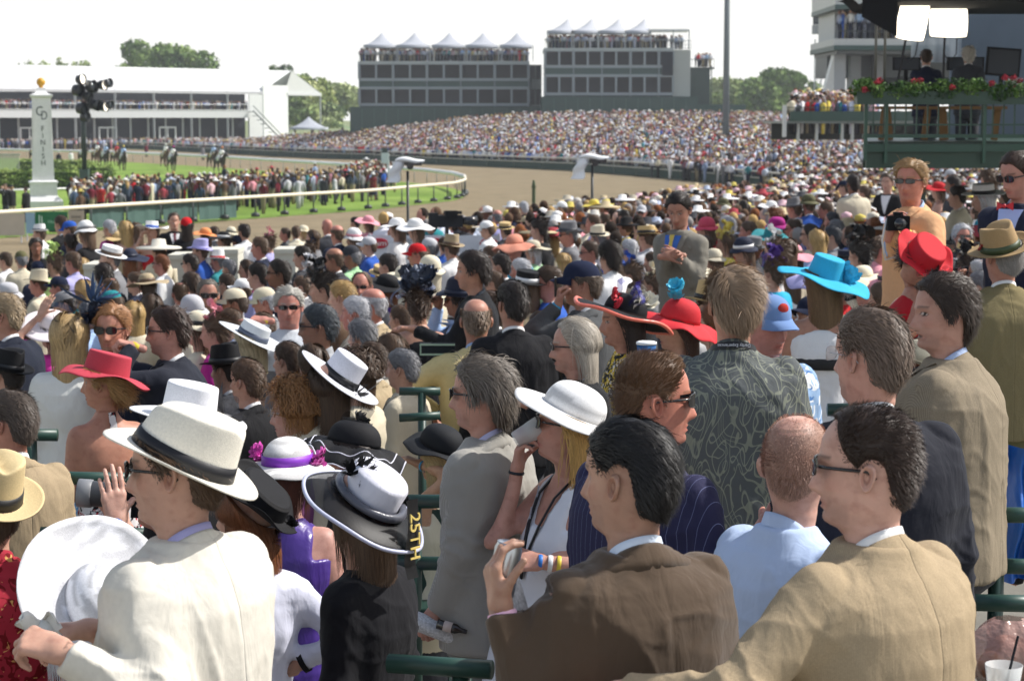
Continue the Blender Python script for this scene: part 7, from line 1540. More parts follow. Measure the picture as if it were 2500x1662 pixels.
# x y s yaw who skin hair haircol hat hatcol band kind col pose glasses
TAB = """
95 570 36 80 m fair short brown trilby white navy shirt white - -
88 602 42 200 f medium_skin long dark - - - cardigan black - -
170 562 40 75 m fair short brown cap blue - suit navy - -
148 548 38 60 m fair short dark_brown - - - suit black - -
172 592 44 30 m dark_skin buzz dark - - - suit charcoal - -
209 570 44 60 f fair bob brown cloche white grey cardigan black - -
266 558 38 60 f fair short silver - - - tee magenta - -
290 586 38 -60 f fair bob brown wide straw - tee magenta - -
306 562 40 30 f fair long blond - - - dress tan - -
331 564 38 50 f fair long brown - - - dress yellow - -
370 564 40 170 f fair bob brown flat white blue dress red phone -
425 540 38 195 m fair short dark_brown - - - suit black - -
456 552 38 10 f fair long dark cap red - cardigan black - -
500 576 36 60 f fair bob brown wide orange - shirt silver - -
545 586 38 80 f fair bob dark_brown wide black white cardigan charcoal - -
595 567 38 40 m fair short dark - - - shirt white - -
579 592 38 50 m tanned buzz dark cap navy - shirt grey - -
522 570 34 40 m fair short dark_brown - - - suit charcoal - -
563 572 32 70 f fair bob beige cloche cream black cardigan beige - -
487 614 46 80 m fair short brown panama lilac lilac shirt blue - -
633 604 48 75 m ruddy short brown - - - suit navy - -
655 592 38 60 f fair updo brown fasc pink - tee lilac - -
695 572 33 90 m ruddy short dark_brown - - - suit charcoal - -
722 568 33 20 m fair short brown - - - suit cream - -
798 554 36 30 m ruddy bald brown - - - suit charcoal - -
822 572 42 40 m ruddy fringe brown - - - suit navy - -
862 584 42 60 f fair bob brown cloche white pink cardigan navy - -
762 582 38 80 f fair bob brown - - - suit grey - -
808 594 34 70 f fair short silver - - - suit navy - -
740 566 30 60 f fair bob straw wide cream - tee cream - -
755 610 40 50 f fair updo brown fasc navy - cardigan charcoal - -
737 627 52 75 m fair short dark - - - suit charcoal - -
815 634 55 70 m tanned fringe brown - - - suit charcoal - sun
858 626 52 60 m tanned short grey cap charcoal - shirt mint - -
900 600 44 80 m fair short brown cap silver - suit blue - -
12 637 44 70 m fair short dark_brown - - - suit white - -
52 634 46 30 m fair short grey cap olive - shirt beige - -
130 644 50 60 f fair updo brown ruff lime - tee lime - -
177 640 52 60 m ruddy short brown - - - shirt lilac - -
200 652 44 40 f fair long blond - - - tee white - -
317 634 50 10 f fair long auburn wide navy navy suit charcoal - -
92 660 46 40 m fair short dark cap navy - suit navy - -
392 645 50 80 m ruddy short auburn - - - shirt white - slim
463 644 50 70 m fair slick dark - - - suit black - slim
530 638 46 75 m ruddy short grey panama white red shirt teal - -
558 656 48 60 m fair short grey - - - suit charcoal - -
600 658 42 90 f fair bob dark_brown - - - tee magenta - -
628 674 62 70 m fair short dark - - - shirt lilac - -
678 668 64 95 m medium_skin side dark - - - suit navy - slim
785 706 70 85 f fair updo dark ruff black - cardigan black - -
822 664 48 60 f fair updo dark fasc turquoise - cardigan black - -
765 672 44 60 f fair bob brown ruff silver - tee grey - -
92 693 58 80 m ruddy short brown panama beige - suit beige - -
143 702 58 80 m ruddy short dark cap navy - suit charcoal - -
204 712 62 30 f fair long blond - - - tee teal - -
252 674 60 30 m fair mop dark - - - suit charcoal - -
268 706 58 80 m ruddy buzz brown - - - suit navy - slim
360 698 60 20 f fair long dark_brown wide tan brown cardigan black - -
440 718 62 20 m ruddy buzz brown - - - suit charcoal - -
466 692 58 50 m fair mop dark_brown - - - suit black - -
552 694 58 60 m fair short dark_brown - - - suit navy - slim
572 740 74 85 m tanned short dark_brown cap beige - shirt white - -
646 736 72 85 m ruddy short silver cap beige - suit grey - -
592 708 60 80 m fair short brown cap white - shirt white - -
833 726 78 70 m fair short blond - - - suit brown - -
882 700 70 175 m ruddy recede brown - - - suit charcoal - slim
18 722 62 80 f fair bob grey bucket silver charcoal cardigan red - -
158 742 60 90 m fair short dark cap grey - suit charcoal - -
272 740 64 80 m fair short brown cap teal - shirt olive - -
326 770 70 20 f fair long blond - - - tee beige - -
370 752 72 20 f fair long dark_brown - - - cardigan black - -
468 764 76 60 f fair bob grey cloche silver - cardigan cream - -
482 806 80 70 f fair bob brown cloche cream black cardigan cream - -
520 812 74 80 f fair updo brown fasc pink - tee magenta - -
866 766 84 80 m ruddy short silver - - - suit beige - -
908 745 82 70 m ruddy fringe silver - - - suit tan - -
880 822 88 60 m fair mop grey - - - shirt white - -
550 902 78 60 m fair short dark fedora black black suit charcoal - -
14 915 96 60 m fair short dark fedora black black suit navy - -
8 862 84 60 m fair short brown - - - suit navy - -
905 880 96 70 m fair short dark_brown - - - suit tan - -
868 918 96 60 f fair curly dark_brown - - - cardigan beige - -
942 705 66 80 f fair bob auburn wide black - cardigan purple - -
946 650 58 60 m fair short dark - - - suit charcoal - -
930 672 50 40 m fair short brown boater straw brown shirt beige - -
1018 622 52 85 m ruddy short brown cap red - shirt salmon - -
1048 606 48 60 m fair short grey cap silver - shirt grey - -
1100 606 48 40 m fair short brown panama tan brown shirt white - -
1188 560 38 70 m fair short brown cap white - shirt white - -
1233 562 36 40 m fair short dark_brown boater straw black suit charcoal - -
1256 604 52 150 f ruddy short dark_brown floppy salmon - tee turquoise - sun
1300 612 46 60 f fair bob silver wide beige - tee mint - -
1386 572 54 95 m ruddy short grey trilby grey charcoal suit grey - sun
1447 545 42 80 m ruddy short brown - - - shirt lilac - -
1477 538 42 20 m ruddy buzz brown - - - suit black - -
1523 530 38 30 m fair short dark - - - suit black - -
1458 580 42 60 f fair bob grey panama cream black cardigan white - -
1577 580 48 40 m fair short brown boater straw black shirt silver - -
1535 610 50 50 m fair short silver - - - shirt silver - -
1438 616 52 100 m ruddy short dark_brown - - - suit black - slim
1486 626 64 40 m fair mop dark - - - shirt white - -
1500 672 62 40 m fair buzz brown - - - suit charcoal - -
1375 640 46 20 f fair bob blond - - - tee silver - -
1313 560 48 60 f fair updo dark fasc black - cardigan black - -
1322 590 40 40 f fair updo dark feath black - cardigan black - -
1270 662 60 70 m ruddy short silver - - - suit grey - -
1222 650 58 60 m fair short dark - - - suit charcoal - -
1196 626 50 70 m fair short brown - - - shirt grey - -
1048 664 62 60 f fair bob beige cloche cream - cardigan cream - -
990 682 62 60 f fair bob beige wide cream - cardigan cream - -
1106 646 46 60 f fair bob brown ruff white - tee white - -
1336 690 74 90 m ruddy short dark_brown - - - suit blue - -
1286 700 74 20 f fair long brown boater black white tee tan - -
1195 756 86 60 m fair short dark_brown - - - suit charcoal - -
968 558 42 60 f fair bob brown wide white - tee white - -
1014 560 42 60 f fair bob brown wide white - tee white - -
898 545 32 60 f fair bob brown wide pink - tee pink - -
866 545 30 60 m fair short dark - - - suit navy - -
1213 530 32 30 m ruddy fringe grey - - - shirt lilac - -
1278 508 28 30 m fair short silver - - - shirt black - -
1450 504 34 60 f fair bob blond wide yellow - cardigan navy - -
1371 508 30 70 m fair short brown cap white - shirt white - -
1566 518 34 170 m ruddy short silver cap silver - suit black - sun
1658 668 58 90 m tanned short brown trilby brown black suit charcoal - sun
1692 672 58 40 f fair bob brown wide cream - cardigan beige - -
1540 672 58 60 f fair updo brown fasc blue - cardigan black - -
1590 696 56 60 f fair updo brown fasc cream - cardigan grey - -
2082 450 48 20 m medium_skin short dark - - - suit beige - -
2166 446 44 150 f fair short dark_brown - - - suit black - -
1973 500 52 20 m ruddy short brown bucket olive - suit blue - -
1938 510 52 50 m ruddy short brown trilby grey grey suit blue - -
1814 504 36 30 m fair short dark - - - shirt silver - -
2015 514 52 70 m ruddy short brown - - - suit brown - -
2030 540 56 70 m ruddy short charcoal - - - suit black - -
1775 554 62 20 m fair mop silver - - - suit red - -
1826 566 56 80 m ruddy short brown - - - suit beige - -
1770 594 46 70 f fair bob brown ruff yellow - tee yellow - -
1890 530 42 60 f fair curly auburn - - - tee orange - -
1896 556 44 60 f fair bob auburn bucket magenta - tee white - -
1936 558 58 85 m ruddy short dark_brown - - - shirt lilac - slim
1976 574 58 70 f fair long dark - - - tee beige - slim
2030 578 60 70 m fair short charcoal - - - suit grey - -
1993 590 50 40 f fair long blond - - - shirt light_blue - -
1884 588 48 60 f fair bob brown flat teal - tee teal - -
1890 618 58 60 f fair updo brown fasc white - tee white - -
1886 668 62 40 f fair updo brown ruff purple - tee turquoise - -
1815 614 52 80 f fair bob brown cloche navy white cardigan navy - -
1920 614 56 20 f fair long brown - - - tee beige - -
2096 622 60 40 f fair updo dark ruff black - cardigan black - -
2152 608 58 -80 m ruddy short brown - - - shirt pink - -
2108 686 66 170 f ruddy bob dark_brown wide cream - cardigan cream - -
2350 578 74 185 m ruddy mop silver - - - suit charcoal - slim
2424 532 60 100 m ruddy short dark_brown - - - suit light_blue - -
2400 484 66 60 f fair bob silver gaucho white black cardigan turquoise - -
2336 480 56 60 m fair short dark - - - suit beige - -
2325 452 46 70 m medium_skin short dark - - - suit charcoal - -
2290 466 42 60 f fair bob brown wide red - dress red - -
2320 430 34 60 m fair short brown cap silver - shirt white - -
2412 446 48 60 f fair curly brown - - - tee beige - -
1765 500 34 60 m fair short brown bucket olive - suit olive - -
1882 508 40 60 f fair bob brown wide white - tee white - -
2108 474 44 60 m fair short brown - - - shirt white - -
2060 458 38 60 m fair short brown cap navy - suit navy - -
1852 464 30 40 m fair short dark - - - suit navy - -
1725 560 48 70 f fair bob brown cloche rose - tee red - -
1720 600 46 60 m fair short dark_brown - - - suit charcoal - -
1742 640 52 60 f fair bob brown cloche beige - cardigan beige - -
1590 640 50 60 m fair short dark_brown - - - suit navy - -
1930 690 60 30 f fair long brown - - - tee white - -
1205 690 60 60 m fair short brown - - - suit brown - -
1360 740 70 40 f fair long dark_brown - - - tee grey - -
640 800 74 60 m fair short brown - - - shirt white - -
560 790 66 70 m fair short brown - - - shirt light_blue - -
690 700 58 60 m fair short grey - - - suit grey - -
735 700 58 75 m fair short brown - - - suit grey - -
330 690 52 80 m fair short brown - - - suit navy - -
40 800 72 70 f fair bob brown wide black - tee magenta - -
215 770 64 60 m fair short grey - - - shirt light_blue - -
975 780 74 60 m fair short brown - - - suit beige - -
952 860 80 60 f fair bob brown - - - cardigan beige - -
700 880 84 60 m fair short dark_brown - - - suit grey - -
760 890 84 40 f fair long dark_brown - - - cardigan black - -
600 930 84 60 m fair short brown - - - suit black - -
1320 800 84 60 m fair short dark_brown - - - suit charcoal - -
980 900 86 70 m fair short grey - - - suit beige - -
1550 720 66 60 m fair short dark_brown - - - suit black - -
2180 560 58 60 m fair short dark - - - suit black - -
2460 500 64 80 m fair short brown - - - shirt silver - -
2390 700 72 60 m fair short grey - - - suit charcoal - -
2150 730 76 50 f fair long brown - - - tee red - -
2040 560 46 60 m fair short grey - - - suit navy - -
"""
for ln in TAB.strip().splitlines():
    f = ln.split(); N_ = lambda v: None if v == '-' else v.replace('_', ' ')
    x, y, s, yaw = map(int, f[:4])
    add_mid(x, y, s, yaw, f[4], N_(f[5]), f[6], N_(f[7]), N_(f[8]), N_(f[9]) or 'white', N_(f[10]), f[11], N_(f[12]) or 'grey', N_(f[13]) or 'down', N_(f[14]), tie='maroon' if f[11] == 'suit' and x % 2 else None)
print('MID', len(REG))
# television camera and its operator
mid('camera operator in bright blue sleeves stooping behind the big television camera', 1084, 600, 42, 20, 'm', 'fair', 'short', 'dark brown', None, kind='shirt', col='blue', armpose='both', group=None)
q = P(1098, 540, 34.0); t = thing('television_camera', 'big black shoulder television camera with long lens above the crowd', 'television camera', q, rot=(0, 0, R_(-78)))
B().box((0, 0, 0), (.16, .42, .20)).box((0, -.28, .02), (.14, .14, .24)).box((0, .05, .14), (.06, .3, .05)).obj('camera_body', 'matte', '2a2c30', t); B().tube([(0, .2, 0), (0, .30, 0), (0, .46, 0)], [.06, .075, .085], 14).obj('lens', 'gloss', '17181c', t, True); B().box((.14, .0, .12), (.14, .2, .12)).obj('viewfinder', 'matte', '1c1d20', t); B().tube([(0, -.05, -.1), (0, -.05, -1.65)], .035, 8).obj('pedestal', 'paint', '24262a', t)
# ------------------------------------------------------------ infield: photographers, horses and riders
rr = random.Random(11); k = 0
spots = [(x+rr.uniform(-5, 5), float(np.interp(x, [170, 330, 540, 800, 940], [448, 440, 434, 424, 412]))+rr.uniform(-10, 12)) for x in sorted(172+763*rr.random() for _ in range(40))]
spots += [(28, 458), (62, 462), (12, 455), (845, 405), (870, 400), (900, 398), (925, 396), (955, 398), (890, 408), (915, 410)]
VC = ['red', 'maroon', 'olive', 'navy', 'charcoal', 'navy', 'teal', 'grey', 'silver', 'khaki', 'black', 'charcoal', 'rose']
for (x, y) in spots:
    d = 3.4*5000/(y-290); col = rr.choice(VC) if x > 100 else 'black'; w_ = rr.random() < .12; hat = rr.choice([None, None, 'cap', 'bucket']); hc_ = rr.choice(['navy', 'white', 'khaki', 'grey', 'red']); hcol = rr.choice(['dark', 'dark brown', 'brown', 'blond'])
    kd = rr.choice(['tee', 'tee', 'shirt'] if col not in ('black',) else ['suit']); hr = 'long' if w_ else 'short'
    hd = TN[hat].format(hc_) if hat else HN[hr].format(hcol); who = 'woman' if w_ else 'man'; lab = None
    rel = 'left of the finish post' if x < 90 else 'between finish post and lighting mast' if x < 205 else 'just right of the lighting mast' if x < 300 else 'behind the first green screens' if x < 400 else 'behind the last green screens' if x < 580 else 'in the middle of the infield line' if x < 760 else 'towards the rail bend'
    for pre in ('', 'next ', 'third ', 'fourth ', 'fifth '):
        s_ = f'{pre}photographer, {who} with {hd} and {col} {NAMES[kd]}, {rel}'
        if len(s_.split()) > 16: s_ = s_.replace(', '+who+' with', ' with')
        if len(s_.split()) > 16: s_ = s_.replace('the ', '')
        if s_ not in USED: USED.add(s_); lab = s_; break
    mid(lab or s_, x, y, 10, rr.choice([0, 20, -30, 160, 60, -90, 190]), 'f' if w_ else 'm', rr.choice(['fair', 'tanned', 'ruddy', 'medium skin']), hr, hcol, hat, hc_, None, kd, col, rr.choice(['charcoal', 'navy', 'khaki', 'black']), rr.choice(['down', 'down', 'both', 'phone', 'bent']), None, group='photographers and staff along the infield rail', d=d, zfloor=0.012, tmat='redfloral' if col in ('red', 'maroon', 'rose') else None)
def Fh(X, Y, Z):
    cn = lambda a, b_, r1, r2: cone(X, Y, Z, a, b_, r1, r2)
    f = cn((0, -.55, 1.22), (0, .45, 1.20), .29, .28); f = smin(f, cn((0, -.70, 1.25), (0, -.5, 1.2), .25, .28), .1); f = smin(f, cn((0, .55, 1.30), (0, 1.10, 1.78), .22, .12), .12)
    f = smin(f, cn((0, 1.10, 1.80), (0, 1.48, 1.52), .115, .062), .05)
    for sx_ in (-1, 1):
        f = smin(f, smin(cn((sx_*.14, .48, 1.05), (sx_*.14, .55+.12*sx_, .55), .13, .06), cn((sx_*.14, .55+.12*sx_, .55), (sx_*.14, .50+.2*sx_, .06), .055, .045), .02), .06)
        f = smin(f, smin(cn((sx_*.14, -.68, 1.10), (sx_*.15, -.72-.1*sx_, .60), .17, .07), cn((sx_*.15, -.80-.1*sx_, .60), (sx_*.15, -.70-.22*sx_, .06), .065, .045), .03), .06)
        f = np.minimum(f, cn((sx_*.05, 1.06, 1.88), (sx_*.07, 1.05, 2.0), .035, .012))
    return f
hv, hf = snet(Fh, (-.5, -1.2, -.05), (.5, 1.7, 2.1), .04); hv = relax(hv, hf, 1); hm = mkmesh('horse', hv, hf, True, mat=nodes_mat('horse coat', .5, .4)); hm2 = None
b = B(); b.tube([(0, -.92, 1.35), (0, -1.1, 1.1), (0, -1.12, .6)], [.04, .06, .02], 7); tailm = b.mesh('tail', 'hair', True); b = B(); b.tube([(0, .60, 1.58), (0, .85, 1.82), (0, 1.1, 1.95)], [.05, .06, .03], 6); manem = b.mesh('mane', 'matte', True)
b = B(); b.box((0, -.02, 1.50), (.52, .55, .06)).box((.27, -.02, 1.34), (.03, .5, .3)).box((-.27, -.02, 1.34), (.03, .5, .3)); clothm = b.mesh('saddle_cloth', 'matte')
# rider: crouched body, silks, breeches, helmet
def rider(label, loc, yaw, silk, helm):
    b = B(); b.ball((0, .42, 2.30), (.085, .10, .12), 10, 8).tube([(0, .36, 2.12), (0, .40, 2.24)], .05, 8)
    for sg in (-1, 1): b.tube([(sg*.17, .28, 2.05), (sg*.20, .42, 1.82), (sg*.08, .62, 1.72)], [.05, .042, .03], 7); b.ball((sg*.08, .64, 1.72), (.035, .05, .03), 7, 5)
    b.tube([(0, .05, 1.65), (0, .3, 2.08)], .12, 8); o = b.obj('person', 'skin', 'fair', None, True); o.location = loc; o.rotation_euler = (0, 0, yaw); tag(o, label, 'person', 'jockeys riding on the infield grass')
    b = B(); b.tube([(0, -.06, 1.62), (0, .12, 1.86), (0, .30, 2.08), (0, .35, 2.15)], [.15, .17, .19, .07], 10)
    for sg in (-1, 1): b.tube([(sg*.17, .28, 2.05), (sg*.20, .42, 1.82), (sg*.09, .58, 1.73)], [.065, .055, .04], 7)
    b.obj('silks', 'satin', silk, o, True); b = B()
    for sg in (-1, 1): b.tube([(sg*.08, -.05, 1.62), (sg*.30, .22, 1.45), (sg*.31, .0, 1.15)], [.11, .085, .06], 8)
    b.obj('breeches', 'matte', 'e6e6ea', o, True); b = B()
    for sg in (-1, 1): B().tube([(sg*.31, .0, 1.17), (sg*.31, -.05, .92), (sg*.31, .1, .88)], [.062, .05, .04], 8).obj('boot', 'gloss', '17171a', o, True)
    b = B(); b.ball((0, .42, 2.36), (.11, .125, .11), 12, 7); b.box((0, .55, 2.36), (.14, .1, .02)); b.obj('helmet', 'satin', helm, o, True); return o
HS = [(84, 398, 'white', 'white', 'partly hidden behind the finish post'), (203, 404, 'yellow', 'yellow', 'just behind the lighting mast'), (236, 404, 'white', 'red', 'leading a close pair right of the lighting mast'), (257, 410, 'light blue', 'white', 'nearer of the close pair right of the mast'), (283, 407, 'red', 'yellow', 'in red silks beside a yellow capped rider'), (301, 417, 'light blue', 'yellow', 'in pale silks and yellow cap, fourth from the mast'),
      (403, 409, 'white', 'white', 'farther of the pair on the middle of the lawn'), (421, 419, 'white', 'magenta', 'nearer of the pair on the middle of the lawn'), (519, 412, 'light blue', 'white', 'farther of the rightmost pair'), (538, 423, 'white', 'orange', 'nearer of the rightmost pair, head turned out')]
for i, (x, y, silk, helm, lab) in enumerate(HS):
    q = G(x, y, .012); yaw = R_(-148+rr.uniform(-12, 12)); o = obj('horse', hm, None, ['3a2418', '2a1c16', '4a2c1c', '201814'][i % 4]); o.location = q; o.rotation_euler = (0, 0, yaw); tag(o, 'dark bay racehorse '+lab, 'horse', 'racehorses parading on the infield grass')
    tl = obj('tail', tailm, o, '1a1410'); obj('mane', manem, o, '1a1410'); obj('saddle_cloth', clothm, o, 'e4e4e8' if i % 2 else 'c8a830')
    rider(f'jockey in {silk} silks and {helm} cap, {lab}'.replace(', partly', ' partly') if len(f'jockey in {silk} silks and {helm} cap, {lab}'.split()) <= 16 else f'jockey in {silk} silks, {lab}', q, yaw, silk, helm)
for (x, y, col, lab) in ((143, 412, 'black', 'steward in black coat and white trousers standing right of the finish post'), (173, 408, 'white', 'crouching man in white between finish post and lighting mast'), (357, 384, 'maroon', 'lone figure in dark red walking beyond the horses'), (495, 392, 'grey', 'lone grey figure bending near the rightmost horses')):
    q = G(x, y, .012); mid(lab, x, 290+(y-290)*.68, 10, 20, 'm', 'fair', 'short', 'dark', 'cap' if x < 200 else None, 'white', None, 'shirt', col, 'white' if x < 200 else 'navy', 'down', None, group=None, d=q.y, zfloor=.012)
# presenters on the platform
for (x, y, s, dd, hc_, col, lab) in ((2261, 141, 38, 29., 'dark brown', '1d2236', 'television presenter with short dark hair in navy suit, seen from behind on the platform'), (2364, 135, 40, 28.6, 'c8c0b4', '3a3c42', 'television presenter with white hair in charcoal suit, seen from behind on the platform')):
    Ch = P(x, y, dd); mid(lab, x, y, s, -4, 'm', 'fair', 'mop' if x > 2300 else 'short', hc_, None, kind='suit', col=col, armpose='bent', d=dd, zfloor=Ch.z-1.47)
# ------------------------------------------------------------ the far crowd as one mass
def lowfig(hat, fem):
    b = B(); b.lathe([(.11, 0), (.14, .5), (.17, .9), (.15, 1.1), (.21, 1.36), (.17, 1.44), (.05, 1.50)], 7, (0, 0, 0), 1, .62); nb = b.n
    for sg in (-1, 1): b.tube([(sg*.21, 0, 1.38), (sg*.25, .02, 1.1), (sg*.2, .12, .9)], [.055, .045, .035], 5)
    nb = b.n; b.ball((0, .02, 1.62), (.078, .095, .12), 7, 6); nh = b.n; b.ball((0, -.012, 1.655), (.088, .10, .105 if not fem else .10), 7, 5)
    if fem: b.tube([(0, -.05, 1.62), (0, -.09, 1.45), (0, -.10, 1.32)], [.085, .08, .05], 6)
    nr = b.n
    if hat == 1: b.lathe([(.19, 1.665), (.185, 1.68), (.09, 1.69), (.085, 1.77), (.01, 1.785)], 10)
    if hat == 2: b.lathe([(.30, 1.66), (.29, 1.68), (.10, 1.70), (.085, 1.78), (.01, 1.79)], 10)
    if hat == 3: b.lathe([(.098, 1.66), (.09, 1.74), (.01, 1.775)], 8); b.box((0, .13, 1.665), (.12, .1, .012))
    V = np.concatenate(b.v); return V, b.f, (nb, nh, nr, len(V))
TPL = [lowfig(h, f_) for h, f_ in ((0, 0), (0, 1), (1, 0), (2, 1), (3, 0), (0, 0))]
CLO = [C(c_) for c_ in ('e6e5e4', 'dcdce6', 'c4c8dc', 'd0d4e4', 'b0b4c8', 'e6e5e4', 'd8d8dc', 'c8d0e0', 'a3bce0', 'b9b9bd', 'ddd3ba', '20263a', '17171a', '3a3b40', '8a9ab8', 'd8b0b8', 'b81d24', 'e29aa5', '2b55a8', '2c7f86', '77777a', 'c9bfa8', '9a6a78', 'dcc65a', 'e6e5e4', 'b8bcd0', '5a4636')]
HAT = [C(c_) for c_ in ('e6e5e4', 'd8d2c4', 'bfae8c', 'd8b4bc', '17171a', 'e6e5e4', 'aab4c8', 'e6e5e4', '3a3b40', 'b0a898', 'c8c4bc', 'c8b860', 'a04048')]
SKN = [C(c_) for c_ in ('b8917e', 'c8a494', 'a07866', 'b48474', 'b8917e', '6a4c40')]
HRC = [C(c_) for c_ in ('2c231d', '49382b', '5a4636', '2c231d', 'b39461', '8a8684', '7a4a2c')]
def crowd_mesh(spots, dark=1.):
    g = np.random.default_rng(5); Vs = []; Cs = []; Fs = []; n = 0; spots = np.array(spots, float); ty = g.choice(6, len(spots), p=[.36, .17, .14, .08, .12, .13])
    for t in range(6):
        S = spots[ty == t]; V, F, (nb, nh, nr, nt) = TPL[t]; m = len(S)
        if not m: continue
        a = S[:, 3]+g.normal(size=m)*.5; k = .93+.14*g.random(m); c_, s_ = np.cos(a), np.sin(a)
        W = np.stack([(V[None, :, 0]*c_[:, None]-V[None, :, 1]*s_[:, None])*k[:, None]+S[:, 0:1], (V[None, :, 0]*s_[:, None]+V[None, :, 1]*c_[:, None])*k[:, None]+S[:, 1:2], V[None, :, 2]*k[:, None]+S[:, 2:3]], 2)
        col = np.ones((m, nt, 4)); pick = lambda L_: np.array(L_)[g.integers(0, len(L_), m)][:, None, :]
        col[:, :nb, :3] = pick(CLO); lowc = pick([C('20263a'), C('3a3b40'), C('8f8468'), C('17171a')]); lw = V[:nb, 2] < .95; col[:, :nb, :3] = np.where(lw[None, :, None] & (g.random(m) < .8)[:, None, None], lowc, col[:, :nb, :3])
        col[:, nb:nh, :3] = pick(SKN); col[:, nh:nr, :3] = pick(HRC)
        if nt > nr: col[:, nr:, :3] = pick(HAT)
        base = n+np.arange(m)*nt
        for q in F: Fs.append((base[:, None]+np.array(q)[None]))
        Vs.append(W.reshape(-1, 3)); Cs.append(col.reshape(-1, 4)); n += m*nt
    quads = [f for f in Fs if f.shape[1] == 4]; tris = [f for f in Fs if f.shape[1] == 3]; other = [f for f in Fs if f.shape[1] > 4]
    allf = np.concatenate(quads+[np.concatenate([f, f[:, 2:3]], 1)[:0] for f in tris]) if quads else None
    me = bpy.data.meshes.new('crowd'); V = np.concatenate(Vs).astype(np.float32)
    arrs = Fs; loops = np.concatenate([f.ravel() for f in arrs]); tot = np.concatenate([np.full(len(f), f.shape[1]) for f in arrs]); st = np.concatenate([[0], np.cumsum(tot)[:-1]])
    me.vertices.add(len(V)); me.vertices.foreach_set('co', V.ravel()); me.loops.add(len(loops)); me.loops.foreach_set('vertex_index', loops.astype(np.int32)); me.polygons.add(len(tot)); me.polygons.foreach_set('loop_start', st.astype(np.int32)); me.polygons.foreach_set('loop_total', tot.astype(np.int32)); me.update(calc_edges=True)
    me.polygons.foreach_set('use_smooth', np.ones(len(tot), bool)); a = me.color_attributes.new('Own', 'FLOAT_COLOR', 'POINT'); a.data.foreach_set('color', np.concatenate(Cs).astype(np.float32).ravel()); me.materials.append(M['own']); return me
g = np.random.default_rng(9); sp = []
for i in range(9000):                      # banked far stand
    px = 430+1790*g.random(); t = g.random()**.85
    if px < 800 and g.random() < .35: continue
    q = bleach(px, t); sp.append((q.x, q.y, q.z, R_(60+60*g.random())))
for i in range(900): px = g.uniform(430, 1890); D = Drail(px)+g.uniform(.7, 2.2); sp.append(((px-1250)/FPX*D, D, .05, R_(150)))
# people on the apron: the nearest free places are individuals, the rest belong to the mass
cand = []
for yy in np.arange(11.5, 139, .62):
    for xx in np.arange(fl_edge(yy)+.3, yy*.27+2, .62 if yy < 60 else .72):
        if xx < -yy*.27: continue
        cand.append((xx+g.normal()*.13, yy+g.normal()*.13))
keep = [(px_, py_, s_, d_) for (_, px_, py_, s_, d_) in REG if s_ > 15]
KX = np.array([(P(a, b_, d_).x, d_) for a, b_, s_, d_ in keep]); KP = np.array([(a, b_, s_, d_) for a, b_, s_, d_ in keep]); ind = []
for (x, y) in cand:
    z = floorz(y)
    if KX.size and np.min(np.hypot(KX[:, 0]-x, KX[:, 1]-y)) < .52: continue
    hx, hy_ = px_of((x, y, z+1.62)); s_ = 1200/y
    blk = (KP[:, 3] > y) & (np.abs(KP[:, 0]-hx) < .62*s_+.28*KP[:, 2]) & (KP[:, 1]-hy_ > -.75*s_) & (KP[:, 1]-hy_ < 1.9*s_+.3*KP[:, 2])
    if blk.any(): continue
    if hx < -30 or hx > 2530: continue
    if any(x0-.35*s_ < hx < x1+.35*s_ and y0-.6*s_ < hy_ < y1+1.2*s_ and y < dd_ for x0, x1, y0, y1, dd_ in ((905, 1200, 576, 606, 33.8), (1050, 1165, 515, 570, 34.5), (508, 582, 609, 630, 28), (410, 462, 622, 642, 26), (668, 722, 608, 640, 28))): continue
    if y > 34 and hx < 1300 and s_ > 22 and hash((int(x*9), int(y*7))) % 5 == 0: continue
    if hy_ < np.interp(hx, [0, 250, 600, 850, 1068, 1278, 1450, 1565, 1642, 1700, 1868, 1900], [600, 576, 566, 554, 534, 512, 492, 483, 468, 460, 448, 300]): continue
    ind.append((y, x, z, hx, hy_, s_))
ind.sort(); NIND = max(0, 345-len(REG)); print([sum(1 for q in ind if a <= q[0] < b2) for a, b2 in ((0,15),(15,20),(20,25),(25,30),(30,36),(36,45),(45,60),(60,140))]); print('cand', len(cand), 'free', len(ind), 'individual', NIND)
rr = random.Random(21)
